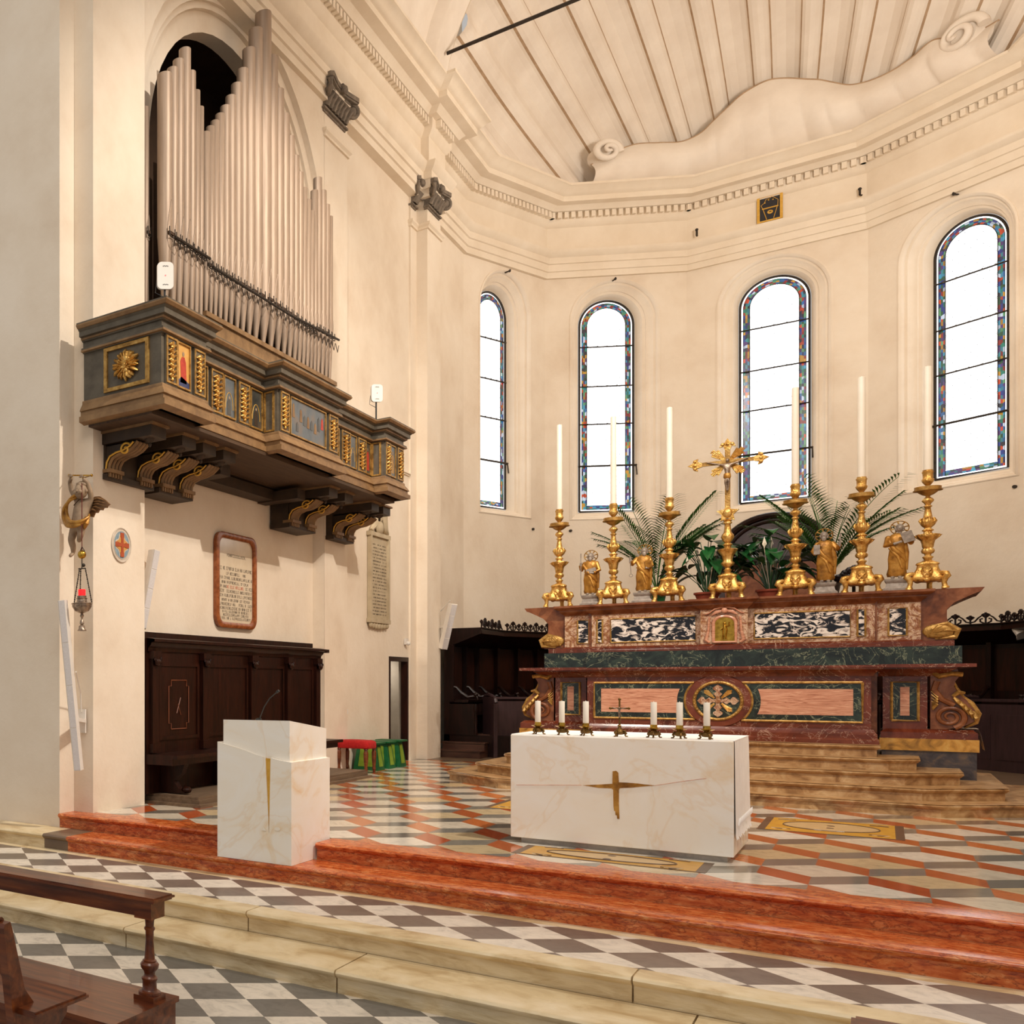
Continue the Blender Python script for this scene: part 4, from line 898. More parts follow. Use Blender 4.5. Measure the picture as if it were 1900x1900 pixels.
b.build('carved_crest', 'memorial_stone', t)
b = B()
for k in range(22): writing(b, -6.2595, y0 + .09, y1 - .10, zb + .2 + k * (zt - zb - .36) / 22, .022)
b.build('lettering', 'ink', t, smooth=0)
# round ceramic cross plaque on the pier
t = thing('cross_roundel', (-6.15, 9.44, 2.97), 'round ceramic plaque with a red quatrefoil cross on the pier', 'plaque')
C_ = Vector((-6.149, 9.44, 2.972)); R_ = .19
def disc(b, r, x, n=40): b.prism([(x, C_.y + r * math.cos(2 * PI * k / n), C_.z + r * math.sin(2 * PI * k / n)) for k in range(n)], (.008, 0, 0))
b = B(); disc(b, R_, -6.149); b.tube([(-6.14, C_.y + R_ * math.cos(2 * PI * k / 40), C_.z + R_ * math.sin(2 * PI * k / 40)) for k in range(41)], .008, 6); b.tube([(-6.14, C_.y + R_ * .82 * math.cos(2 * PI * k / 40), C_.z + R_ * .82 * math.sin(2 * PI * k / 40)) for k in range(41)], .005, 6); b.build('rim', 'tile_rim', t)
b = B(); disc(b, R_ * .80, -6.143); b.build('blue_ground', 'tile_blue', t, smooth=0)
def quatre(b, s, x):
    P = []
    for q in range(4):
        a0 = q * PI / 2
        for k in range(7): 
            a = a0 - PI / 2 + PI * k / 6; P.append((x, C_.y + s * (math.cos(a0) * .55 + .36 * math.cos(a)), C_.z + s * (math.sin(a0) * .55 + .36 * math.sin(a))))
        P.append((x, C_.y + s * .44 * (math.cos(a0) - math.sin(a0)) * 1.0, C_.z + s * .44 * (math.sin(a0) + math.cos(a0)) * 1.0))
    b.prism(P, (.005, 0, 0))
b = B(); quatre(b, R_ * .82, -6.139); b.build('pale_quatrefoil', 'tile_rim', t, smooth=0)
b = B(); quatre(b, R_ * .70, -6.136); b.build('gold_quatrefoil', 'painting_gold', t, smooth=0)
b = B(); b.box((-6.133, C_.y - .022, C_.z - .12), (-6.125, C_.y + .022, C_.z + .12)); b.box((-6.133, C_.y - .11, C_.z - .02), (-6.1245, C_.y + .11, C_.z + .02))
for dy, dz in ((0, .11), (0, -.11), (.1, 0), (-.1, 0)): b.box((-6.133, C_.y + dy - .034, C_.z + dz - .026), (-6.1255, C_.y + dy + .034, C_.z + dz + .026))
b.build('red_cross', 'tile_red', t, smooth=0)
# ---- winged putto holding the sanctuary lamp
YP = 8.70
def sk(name, nodes, edges, mat, parent, sub=2):
    """figure grown from a skeleton: nodes (x, y, z, radius)"""
    me = bpy.data.meshes.new(name); L = Vector(parent.location)
    me.from_pydata([(n[0] - L.x, n[1] - L.y, n[2] - L.z) for n in nodes], edges, [])
    o = bpy.data.objects.new(name, me); sc.collection.objects.link(o); o.parent = parent
    m1 = o.modifiers.new('skin', 'SKIN'); 
    lay = me.skin_vertices[0] if me.skin_vertices else None
    if lay is None:
        bm_ = __import__('bmesh').new(); bm_.from_mesh(me); bm_.verts.layers.skin.verify(); bm_.to_mesh(me); bm_.free(); lay = me.skin_vertices[0]
    for i, n in enumerate(nodes): lay.data[i].radius = (n[3], n[3]); lay.data[i].use_root = (i == 0)
    m1.use_smooth_shade = True
    m2 = o.modifiers.new('subdivision', 'SUBSURF'); m2.levels = sub; m2.render_levels = sub
    me.materials.append(MATS[mat]); return o
def pp(x, y, d=0): p = aty(x, y, YP); return (p.x + d * .3, p.y - d, p.z)
t = thing('putto_figure', tuple(aty(152, 1000, 8.85)), 'winged child figure with gilded drapery, arms raised, on the corner wall', 'statue')
nd = []; 
def nn(x, y, d, r): nd.append((*pp(x, y, d), r)); return len(nd) - 1
hip = nn(150, 972, .08, .075); belly = nn(153, 958, .10, .078); chest = nn(158, 942, .08, .078); shn = nn(160, 930, .07, .045); 
shl = nn(147, 929, .07, .036); ell = nn(138, 912, .10, .030); wrl = nn(137, 898, .13, .023); hdl = nn(143, 892, .17, .022)
shr = nn(172, 929, .05, .036); elr = nn(173, 914, .10, .030); wrr = nn(170, 900, .13, .023); hdr = nn(163, 893, .17, .022)
thl = nn(143, 988, .10, .055); knl = nn(139, 1005, .12, .042); cal = nn(141, 1018, .08, .036); anl = nn(139, 1028, .06, .024); ftl = nn(136, 1035, .12, .020)
thr = nn(158, 985, .12, .052); knr = nn(157, 998, .14, .038); anr = nn(152, 1008, .10, .024)
ed = [(hip, belly), (belly, chest), (chest, shn), (chest, shl), (shl, ell), (ell, wrl), (wrl, hdl), (chest, shr), (shr, elr), (elr, wrr), (wrr, hdr), (hip, thl), (thl, knl), (knl, cal), (cal, anl), (anl, ftl), (hip, thr), (thr, knr), (knr, anr)]
sk('body', nd, ed, 'flesh_stone', t)
b = B(); hc = Vector(pp(159, 916, .15)); b.ball(hc, (.070, .075, .082), 18, 12); b.ball(hc + Vector((.03, -.065, -.02)), (.03, .022, .022), 8, 6); b.ball(hc + Vector((-.025, -.06, -.02)), (.028, .022, .022), 8, 6); b.ball(hc + Vector((.005, -.078, -.008)), (.010, .014, .014), 8, 6); b.ball(hc + Vector((.004, -.068, -.038)), (.018, .010, .008), 8, 6)
for s_ in (-1, 1): b.ball(hc + Vector((s_ * .072, -.005, -.005)), (.014, .018, .022), 8, 6)
b.build('head', 'flesh_stone', t)
b = B(); r_ = random.Random(1)
for k in range(46):
    a = r_.uniform(0, 2 * PI); e = r_.uniform(.05, 1.4) if math.sin(a) > -.15 else r_.uniform(.75, 1.4); b.ball(hc + Vector((.070 * math.cos(a) * math.cos(e), .02 + .07 * math.sin(a) * math.cos(e), .012 + .078 * math.sin(e))), .021, 7, 5)
b.build('curly_hair', 'flesh_stone', t)
for s_ in (-1, 1):
    for q, (dx, dz) in enumerate(((-.02, .02), (-.007, .03), (.007, .03), (.018, .022))):
        c = Vector(nd[hdl if s_ < 0 else hdr][:3]); f = B(); f.tube([c + Vector((dx, -.005, .01)), c + Vector((dx, -.025, dz)), c + Vector((dx, -.03, .005))], [.008, .007, .005], 6); f.build('finger', 'flesh_stone', t)
b = B(); out = [(168, 930), (178, 922), (188, 922), (199, 929), (209, 938), (204, 941), (203, 944), (196, 944), (194, 948), (187, 947), (184, 952), (178, 952), (174, 960), (167, 958)]
b.prism([pp(x, y, -.02 + (x - 168) * .002) for x, y in out], (0, -.025, 0))
for x0_, y0_, x1_, y1_ in ((170, 932, 206, 938), (170, 937, 201, 942), (169, 943, 192, 946), (168, 948, 182, 950), (174, 928, 196, 930)):
    b.tube([pp(x0_, y0_, .01), pp((x0_ + x1_) / 2, (y0_ + y1_) / 2 - 3, .05), pp(x1_, y1_, .075)], [.012, .018, .006], 7, .6)
b.build('wing', 'wing_brown', t, smooth=30)
b = B(); path = [pp(x, y, d) for x, y, d in [(152, 924, .12), (141, 930, .14), (130, 942, .12), (127, 956, .10), (131, 968, .12), (140, 977, .20), (152, 979, .22), (163, 975, .20), (170, 967, .14), (169, 962, .1)]]
P_ = dense([Vector(p) for p in path], 5)
for o_ in (-.018, 0, .02): b.tube([p + Vector((o_, -abs(o_) * .4, o_)) for p in P_], [.012 + .010 * math.sin(PI * min(1, i / len(P_) * 1.1)) for i in range(len(P_))], 8)
b.tube([pp(169, 964, .12), pp(168, 975, .15), pp(164, 984, .13)], [.03, .034, .015], 8)
b.build('gilded_drapery', 'robe_gold', t)
b = B(); A_ = aty(127, 882, 8.8); C2 = aty(170, 882, 8.8); b.tube([A_, C2], .008, 6); b.tube([A_, Vector(nd[hdl][:3])], .007, 5); b.tube([C2, Vector(nd[hdr][:3])], .007, 5); b.ball(A_, .016, 8, 6); b.ball(C2, .016, 8, 6); b.build('hanging_bar', 'brass', t)
# sanctuary lamp
YL = 8.50
def lp(x, y): return aty(x, y, YL)
t = thing('sanctuary_lamp', tuple(lp(152, 1137)), 'silver hanging sanctuary lamp with a red glass below the winged figure', 'lamp')
c = lp(152, 1119); X0, Z = c.x, lambda y: lp(152, y).z
b = B(); b.tube([(X0, YL, Z(897)), (X0, YL, Z(1022))], .005, 6); b.build('cord', 'cord_brown', t)
b = B(); b.ball((X0, YL, Z(1029)), .046, 18, 12); b.build('brass_ball', 'brass', t)
b = B(); b.tube([(X0 - .02, YL, Z(1022)), (X0, YL, Z(1014)), (X0 + .03, YL, Z(1022)), (X0 + .045, YL, Z(1030))], .005, 5); b.tube([(X0, YL, Z(1036)), (X0, YL, Z(1054))], .006, 5); b.tube([(X0 - .045, YL, Z(1055)), (X0 + .045, YL, Z(1055))], .006, 5); b.ball((X0 + .02, YL, Z(1049)), .02, 8, 6); b.build('hook', 'iron_dark', t)
for k in range(3):
    a = k * 2 * PI / 3 + .3; q = B(); p0 = Vector((X0 + .04 * math.cos(a), YL + .03 * math.sin(a), Z(1056))); p1 = Vector((X0 + .105 * math.cos(a), YL + .105 * math.sin(a), Z(1117)))
    for i in range(17): q.ball(p0.lerp(p1, i / 16), (.009, .009, .013) if i % 2 else (.006, .009, .012), 6, 4)
    q.build('chain', 'iron_dark', t)
b = B(); b.lathe([(.105, 0), (.112, -.008), (.10, -.012), (.098, -.04), (.07, -.085), (.035, -.10), (.012, -.11), (.018, -.125), (.022, -.135), (.012, -.15), (.008, -.17), (.02, -.19), (.024, -.215), (.012, -.225), (.03, -.24), (.034, -.27), (.046, -.285), (.046, -.292), (0, -.295)], (X0, YL, Z(1119)), 24, lobes=12, amp=.03); b.build('bowl', 'silver_aged', t)
b = B(); b.lathe([(.06, 0), (.066, .01), (.055, .02), (.052, .045), (.06, .055), (.05, .06), (.05, .08), (.04, .085)], (X0, YL, Z(1120)), 20); b.build('glass_holder', 'silver_aged', t)
b = B(); b.lathe([(.034, 0), (.038, .01), (.038, .075), (.036, .075), (0, .07)], (X0, YL, Z(1107)), 18); b.build('red_glass', 'lamp_glow', t)
# ---- column loudspeakers
def column(p_top, p_bot, wd, dp, face, label, bracket_at=None, wall=None):
    p0 = Vector(p_bot); p1 = Vector(p_top); ax = (p1 - p0).normalized(); fc = Vector(face); fc = (fc - ax * fc.dot(ax)).normalized(); sd = ax.cross(fc)
    t = thing('column_speaker', tuple((p0 + p1) / 2), label, 'loudspeaker')
    sec = [(-.5, 0), (.5, 0), (.38, .7), (.3, 1), (-.3, 1), (-.38, .7)]
    b = B(); b.prism([p0 + sd * (s * wd) + fc * (d * dp - dp / 2) for s, d in sec], p1 - p0); b.build('housing', 'white_plastic', t, smooth=0)
    g = B(); L = (p1 - p0).length; n = 4
    for k in range(n):
        q0 = p0 + ax * (L * k / n + .006); q1 = p0 + ax * (L * (k + 1) / n - .006)
        g.prism([q0 + sd * (s * wd) + fc * (dp / 2 + .004) for s in (-.29, .29)] + [q1 + sd * (s * wd) + fc * (dp / 2 + .004) for s in (.29, -.29)], -fc * .006)
    g.build('grille', 'speaker_grille', t, smooth=0)
    if wall is not None:
        m_ = p0.lerp(p1, bracket_at); wv = Vector(wall); q = B(); q.obox(m_.lerp(wv, .5), (.04, (wv - m_).length * .9, .10), (0, 0, 1), (wv - m_), Vector((0, 0, 1)).cross(wv - m_)); q.obox(wv, (.09, .02, .26), (1, 0, 0), (0, 1, 0), (0, 0, 1)); q.tube([m_ + Vector((.02, .02, .5)), m_.lerp(wv, .8) + Vector((0, 0, .3)), wv + Vector((0, -.02, .1))], .008, 5); q.build('wall_bracket', 'white_plastic', t, smooth=0)
    return t
column(aty(115, 1114, 8.36), aty(145, 1429, 8.50), .105, .085, (.45, -.85, 0), 'long white column loudspeaker leaning on the left corner below the lamp', .30, (-6.27, 8.87, 1.0))
column(atx(288, 1022, -6.24), atx(262, 1166, -6.30), .13, .09, (.85, -.4, 0), 'white column loudspeaker in the recess beside the framed inscription', .5, None)
column(aty(842, 1121, 20.2), aty(823, 1204, 20.3), .16, .10, (.6, -.8, 0), 'small white column loudspeaker beside the left choir stalls', .5, (-6.15, 20.45, 2.5))
b = B(); p = atx(752, 1192, -6.29); b.box((-6.295, p.y - .05, p.z - .04), (-6.25, p.y + .05, p.z + .07)); b.ball((-6.24, p.y, p.z - .02), .04, 10, 6)
tag(b.build('wall_sensor', 'white_plastic'), 'tiny white sensor on the wall above the doorway', 'sensor')
b = B(); p = atx(643, 1321, -6.29); b.box((-6.305, p.y - .04, p.z - .035), (-6.28, p.y + .04, p.z + .045)); b.box((-6.28, p.y - .02, p.z - .02), (-6.277, p.y + .02, p.z)); tag(b.build('wall_socket', 'white_plastic', smooth=0), 'small socket on the wall left of the doorway', 'socket')
# ---- stools
t = thing('red_stool', (-6.0, 15.95, 0), 'wooden stool with a red velvet seat next to the platform', 'stool')
b = B(); hx, hy = .26, .21; cx, cy = -6.0, 15.95
rings = []
for z, k in ((.39, .96), (.40, 1), (.47, 1), (.50, .95), (.515, .8), (.523, .4)): rings.append([(cx + hx * k * (abs(math.cos(a)) ** .35) * (1 if math.cos(a) > 0 else -1), cy + hy * k * (abs(math.sin(a)) ** .35) * (1 if math.sin(a) > 0 else -1), z) for a in [(i + .5) * PI / 12 for i in range(24)]])
b.loft(rings); b.build('cushion', 'velvet_red', t, smooth=50)
for sx in (-1, 1):
    for sy in (-1, 1): q = B(); q.lathe([(.018, 0), (.02, .04), (.03, .06), (.022, .10), (.032, .2), (.036, .32), (.024, .36), (.036, .39)], (cx + sx * (hx - .05), cy + sy * (hy - .04), 0), 12); q.build('leg', 'wood_pew', t)
def gstool(cx, cy, label):
    t = thing('green_stool', (cx, cy, 0), label, 'stool', 'green painted stools')
    b = B(); b.box((cx - .21, cy - .16, .43), (cx + .21, cy + .16, .455)); b.build('seat', 'green_paint', t, smooth=0)
    b = B(); H = .43
    def fr(k): return .14 + .06 * k, .10 + .05 * k
    (a0, c0), (a1, c1) = fr(1), fr(0)
    b.loft([[(cx + sx * a0, cy + sy * c0, .0) for sx, sy in ((-1, -1), (1, -1), (1, 1), (-1, 1))], [(cx + sx * a1, cy + sy * c1, H) for sx, sy in ((-1, -1), (1, -1), (1, 1), (-1, 1))]]); bo = b.build('body', 'green_paint', t, smooth=0)
    for nm, f in (('front_panel', lambda u, v: (cx + u * (a0 + (a1 - a0) * v) * .62, cy - (c0 + (c1 - c0) * v) - .006, v * H)), ('side_panel', lambda u, v: (cx + (a0 + (a1 - a0) * v) + .006, cy + u * (c0 + (c1 - c0) * v) * .62, v * H))):
        q = B(); q.quad(f(-1, .14), f(1, .14), f(1, .88), f(-1, .88)); p_ = q.build(nm, 'lime_paint', bo, smooth=0)
gstool(-6.05, 16.62, 'green stool with lime panels directly behind the red stool')
gstool(-6.05, 17.12, 'green stool with lime panels, middle of the three green ones')
gstool(-6.05, 17.64, 'green stool with lime panels nearest to the doorway')
# ---- choir stalls of dark wood
def stalls(path, label, zt, stepside, ends):
    t = thing('choir_stalls', (path[0][0], path[0][1], 0), label, 'stalls')
    P = path
    b = B(); b.sweep([(0.0, .0), (.10, .0), (.10, zt - .35), (.0, zt - .35), (0, 0)], P); b.build('back_panelling', 'wood_stall', t, smooth=0)
    b = B(); b.sweep([(0, zt - .35), (.12, zt - .34), (.55, zt - .16), (.62, zt - .13), (.66, zt - .12), (.66, zt - .03), (.70, zt - .02), (.70, zt), (0, zt), (0, zt - .35)], P); b.build('canopy', 'wood_stall', t, smooth=0)
    b = B(); b.sweep([(.64, zt - .125), (.672, zt - .12), (.672, zt - .06), (.64, zt - .06)], P); b.build('canopy_band', 'wood_walnut', t, smooth=0)
    b = B(); b.sweep([(0, 0), (1.15, 0), (1.15, .42), (0, .42), (0, 0)], P); b.build('raised_floor', 'wood_stall', t, smooth=0)
    b = B(); b.sweep([(.1, 1.05), (.42, 1.05), (.44, 1.10), (.1, 1.10), (.1, 1.05)], P); b.sweep([(.1, .80), (.50, .80), (.50, .84), (.1, .84), (.1, .80)], P); b.build('seat_row', 'wood_stall', t, smooth=0)
    # partitions and knobs; cresting
    off = []
    for i in range(len(P) - 1):
        p, q = Vector((*P[i], 0)), Vector((*P[i + 1], 0)); d = (q - p); L = d.length; d.normalize(); n = Vector((d.y, -d.x, 0))
        m_ = max(1, int(L / .62))
        for k in range(m_ + 1):
            c = p + d * (L * k / m_)
            if k == 0 and i > 0: continue
            q2 = B(); q2.obox(c + n * .32 + Vector((0, 0, .72)), (.05, .44, .60), d, n, (0, 0, 1)); q2.obox(c + n * .14 + Vector((0, 0, 1.62)), (.07, .08, 1.1), d, n, (0, 0, 1))
            q2.tube([c + n * .14 + Vector((0, 0, 1.36)), c + n * .22 + Vector((0, 0, 1.34)), c + n * .30 + Vector((0, 0, 1.24)), c + n * .42 + Vector((0, 0, 1.15)), c + n * .58 + Vector((0, 0, 1.18)), c + n * .6 + Vector((0, 0, 1.10))], [.03, .03, .032, .036, .03, .02], 8)
            q2.lathe([(.03, .42), (.04, .48), (.025, .56), (.035, .68), (.025, .84), (.045, .9), (.03, 1.02)], c + n * .56, 10)
            q2.ball(c + n * .56 + Vector((0, 0, 1.2)), .045, 10, 6); q2.build('seat_divider', 'wood_stall', t, smooth=40)
        e0 = p + n * .66; cr = B(); m2 = max(1, int(L / .46))
        tanh = .66 * math.tan(math.radians(18)); L2 = L - (tanh if i else 0) - (tanh if i < len(P) - 2 else 0); s0_ = tanh if i else 0
        for k in range(m2):
            c0 = e0 + d * (s0_ + L2 * k / m2); c1 = e0 + d * (s0_ + L2 * (k + 1) / m2); cm = (c0 + c1) / 2; Zt = Vector((0, 0, zt))
            w2 = L2 / m2
            for s_ in (-1, 1):
                cr.tube([c0.lerp(c1, .5 - s_ * .5) + Zt + Vector((0, 0, .02)), cm - d * s_ * w2 * .36 + Zt + Vector((0, 0, .035)), cm - d * s_ * w2 * .24 + Zt + Vector((0, 0, .10)), cm - d * s_ * w2 * .12 + Zt + Vector((0, 0, .14)), cm + Zt + Vector((0, 0, .10))], .013, 5)
                cr.tube([cm - d * s_ * .02 + Zt, cm - d * s_ * .075 + Zt + Vector((0, 0, .03)), cm - d * s_ * .08 + Zt + Vector((0, 0, .075)), cm - d * s_ * .045 + Zt + Vector((0, 0, .085))], .014, 5)
            for c_, h_ in ((cm, .15), (c0, .09)):
                for e in range(-2, 3):
                    cr.tube([c_ + Zt + Vector((0, 0, h_ * .7)), c_ + d * (e * .026) + Zt + Vector((0, 0, h_ * .7 + .085 - abs(e) * .016))], [.010, .019], 5)
                cr.tube([c_ + Zt, c_ + Zt + Vector((0, 0, h_))], .014, 5)
        cr.build('cresting', 'wood_stall', t, smooth=0)
        # panels above the seats
        for k in range(m_):
            c = p + d * (L * (k + .5) / m_); q3 = B(); q3.obox(c + n * .106 + Vector((0, 0, 1.66)), (L / m_ - .16, .012, .75), d, n, (0, 0, 1)); q3.build('panel', 'wood_walnut', t, smooth=0)
    return t
def off(Pth, o):
    M = []
    for i, p in enumerate(Pth):
        v = Vector(p); ds = []
        if i: ds.append((v - Vector(Pth[i - 1])).normalized())
        if i < len(Pth) - 1: ds.append((Vector(Pth[i + 1]) - v).normalized())
        ns = [Vector((d.y, -d.x)) for d in ds]; m_ = ns[0] if len(ns) == 1 else (ns[0] + ns[1]).normalized() / ((ns[0] + ns[1]).normalized().dot(ns[0]))
        M.append((v.x + m_.x * o, v.y + m_.y * o))
    return M
SP = off([(APSE[0][0], 20.95), APSE[0], APSE[1], APSE[2]], .12)
t_l = stalls(SP, 'dark carved choir stalls with open cresting at the left of the high altar', 2.50, 1, 1)
SPr = off([APSE[3], APSE[4], APSE[5], (APSE[5][0], 21.35)], .12)
t_r = stalls(SPr, 'dark carved choir stalls with open cresting at the right of the high altar', 2.46, 1, 1)
# lower row desks
def desk(t0, p, q, label, g=None):
    t = thing('choir_desk', (p[0], p[1], 0), label, 'choir desk'); P0 = Vector((*p, 0)); Q0 = Vector((*q, 0)); d = (Q0 - P0); L = d.length; d.normalize(); n = Vector((d.y, -d.x, 0)); c = (P0 + Q0) / 2
    b = B(); b.obox(c + Vector((0, 0, .52)), (L, .08, 1.12), d, n, (0, 0, 1)); b.build('front', 'wood_stall_purple', t, smooth=0)
    b = B(); b.obox(c + n * -.12 + Vector((0, 0, 1.14)), (L + .06, .34, .04), d, n, (0, 0, 1)); b.build('desk_top', 'wood_stall_purple', t, smooth=0)
    m_ = int(L / .6)
    for k in range(m_):
        q3 = B(); q3.obox(P0 + d * (L * (k + .5) / m_) + n * .044 + Vector((0, 0, .55)), (L / m_ - .12, .012, .72), d, n, (0, 0, 1)); q3.build('panel', 'wood_stall_purple', t, smooth=0)
    for e in (P0, Q0):
        q3 = B(); q3.obox(e + Vector((0, 0, .58)), (.07, .46, 1.16), d, n, (0, 0, 1)); q3.tube([e - n * .2 + Vector((0, 0, 1.18)), e + Vector((0, 0, 1.20)), e + n * .2 + Vector((0, 0, 1.14)), e + n * .24 + Vector((0, 0, 1.05))], .035, 8); q3.build('end_panel', 'wood_stall_purple', t, smooth=0)
    return t
desk(None, (-5.42, 21.1), (-4.45, 21.85), 'dark purplish choir desk in front of the left stalls')
desk(None, (.95, 23.9), (2.0, 22.3), 'dark purplish choir desk in front of the right stalls')
b = B()
for k in range(3): b.box((-6.15, 20.42 + .30 * k, 0), (-5.42, 21.9, .145 * (k + 1) - .0))
for k in range(3): b.box((-6.17, 20.40 + .30 * k, .145 * (k + 1) - .02), (-5.40, 20.75 + .30 * k, .145 * (k + 1) + .002))
tag(b.build('stall_steps', 'wood_step', smooth=0), 'three dark wooden steps leading up to the left choir stalls', 'steps')
# small shell lamps under the canopy
for px, py, Yp, lab in ((902, 1177, None, 'left of the two white shell lamps on the left stall canopy'), (951, 1178, None, 'right of the two white shell lamps on the left stall canopy'), (1884, 1166, 1, 'white shell lamp under the right stall canopy')):
    nrm = Vector((-math.sin(math.radians(36)), math.cos(math.radians(36)), 0)) if not Yp else Vector((math.sin(math.radians(36)), math.cos(math.radians(36)), 0))
    a_ = Vector((*APSE[1 if not Yp else 4], 0)) - nrm * .88; r_ = ray(px, py); p = CAM + r_ * ((a_ - CAM).dot(nrm) / r_.dot(nrm))
    b = B(); ax = Vector((.5, -.5, -.6)).normalized(); u = ax.orthogonal().normalized(); v = ax.cross(u)
    b.loft([[p + ax * h + (u * math.cos(2 * PI * k / 20) + v * math.sin(2 * PI * k / 20)) * r * (1 + .12 * math.cos(k * 2 * PI / 4) * (h > .1)) for k in range(20)] for h, r in ((-.04, .02), (0, .05), (.06, .065), (.12, .075), (.17, .11))], caps=True)
    tag(b.build('shell_lamp', 'white_plastic', smooth=60), lab, 'lamp')

# tiny dark hooks and bolts on the apse walls
def apse_pt(k, px, py, d=.0):
    c0, t_, n_ = WIN[k]; p0_ = c0 + n_ * d; r_ = ray(px, py); return CAM + r_ * ((p0_ - CAM).dot(n_) / r_.dot(n_)), n_
for k, px, py, lab in ((0, 937, 506, 'tiny dark hook above the first apse window'), (1, 1137, 521, 'tiny dark hook above the second apse window'), (3, 1778, 361, 'tiny dark hook above the rightmost apse window'), (0, 988, 982, 'tiny round bolt on the wall below the first apse window'), (1, 1058, 985, 'tiny round bolt on the wall beside the leftmost candlestick'), (3, 1884, 903, 'tiny round bolt on the wall right of the rightmost window')):
    p, n_ = apse_pt(k, px, py); b = B()
    if 'bolt' in lab: b.tube([p, p + n_ * .03], .03, 10)
    else: b.tube([p, p + n_ * .10, p + n_ * .12 + Vector((0, 0, .03))], .016, 6); b.ball(p + n_ * .1, .028, 8, 6)
    tag(b.build('wall_hook' if 'hook' in lab else 'wall_bolt', 'iron_dark'), lab, 'hook' if 'hook' in lab else 'bolt')
for k, px, py, lab in ((2, 1293, 437, 'small dark hook on the cornice between second and third windows'), (3, 1597, 362, 'small dark hook on the cornice between third and fourth windows')):
    p, n_ = apse_pt(k, px, py, .2); b = B(); b.tube([p - n_ * .02, p + n_ * .02, p + n_ * .02 + Vector((0, 0, .12))], .02, 6); b.ball(p + n_ * .02 + Vector((0, 0, .12)), .03, 8, 6); tag(b.build('wall_hook', 'iron_dark'), lab, 'hook')
# ================================================================== HIGH ALTAR
AXC = -1.55
ha = thing('high_altar', (AXC, 17.2, 0), 'large baroque high altar of coloured marbles with a mensa and gradine', 'altar')
def part(b, n, m, p=ha, s=30, label=None): return b.build(n, m, p, smooth=s, label=label)
ML, MR, YM = -3.03, -.09, 16.50      # mensa
YS = 16.90                           # side piers plane
# core
b = B(); b.box((-3.06, 16.9, .1), (-.06, 18.1, 2.45)); part(b, 'core', 'marble_rust', s=0)
b = B(); b.box((ML + .02, YM + .02, .676), (MR - .02, 16.98, 1.55)); part(b, 'mensa', 'marble_rosso', s=0)
b = B(); b.sweep([(0, .676), (.05, .676), (.05, .72), (.035, .74), (.035, .79), (.015, .82), (.0, .85), (-.02, .85)], [(ML, 17.0), (ML, YM), (MR, YM), (MR, 17.0)]); part(b, 'mensa_plinth', 'marble_rosso')
b = B(); b.sweep([(-.02, 1.50), (.0, 1.50), (.01, 1.53), (.05, 1.57), (.08, 1.585), (.085, 1.60), (.10, 1.605), (.10, 1.635), (-.3, 1.64)], [(ML, 17.0), (ML, YM), (MR, YM), (MR, 17.0)]); b.box((ML, YM, 1.60), (MR, 17.0, 1.635)); part(b, 'mensa_cornice', 'marble_rosso')
# frontal panels: gilt frame, green band, pink field, and the medallion
YF = YM + .02
def frontal(x0, x1, z0, z1, concave, sgn):
    """concave side follows the circle of the medallion"""
    cx, cz = AXC - .01, 1.185
    def shape(ins, R):
        P = []; X0 = x0 + ins; X1 = x1 - ins; Z0 = z0 + ins; Z1 = z1 - ins
        if not concave: return [(X0, Z0), (X1, Z0), (X1, Z1), (X0, Z1)]
        a = math.asin(min(1, (Z1 - cz) / R)); a2 = math.asin(min(1, (cz - Z0) / R)); n = 14
        arc = [(cx + sgn * R * math.cos(-a2 + (a + a2) * k / n), cz + R * math.sin(-a2 + (a + a2) * k / n)) for k in range(n + 1)]
        if sgn < 0: return [(X0, Z0)] + arc + [(X0, Z1)]
        return [(X1, Z1)] + arc[::-1] + [(X1, Z0)]
    A = shape(0, .345); C = shape(.026, .372); D = shape(.082, .43)
    b = B(); b.tube([(p[0], YF - .006, p[1]) for p in A + [A[0]]], .016, 6); f = part(b, 'gilt_frame', 'gold_old')
    b = B(); b.prism([(p[0], YF + .004, p[1]) for p in A], (0, -.006, 0)); part(b, 'green_band', 'marble_green', f, 0)
    b = B(); b.prism([(p[0], YF + .0, p[1]) for p in D], (0, -.006, 0)); part(b, 'pink_field', 'marble_pink', f, 0)
frontal(-2.925, AXC - .1, .935, 1.425, True, -1); frontal(AXC + .1, -.186, .935, 1.425, True, 1)
cx, cz = AXC - .01, 1.185
b = B(); b.tube([(cx + .245 * math.cos(a * PI / 24), YF - .02, cz + .245 * math.sin(a * PI / 24)) for a in range(49)], .02, 8)
for a in range(36): b.ball((cx + .245 * math.cos(a * PI / 18), YF - .036, cz + .245 * math.sin(a * PI / 18)), .012, 6, 4)
md = part(b, 'medallion_ring', 'gold_old')
b = B(); b.prism([(cx + .24 * math.cos(a * PI / 24), YF, cz + .24 * math.sin(a * PI / 24)) for a in range(48)], (0, -.01, 0)); part(b, 'medallion_ground', 'marble_green', md, 0)
b = B(); b.loft([[(cx + r * math.cos(a * PI / 24), y, cz + r * math.sin(a * PI / 24)) for a in range(48)] for r, y in ((.345, YF), (.335, YF - .02), (.262, YF - .02), (.258, YF))], caps=False); part(b, 'medallion_surround', 'marble_rosso', md, 30)
b = B()
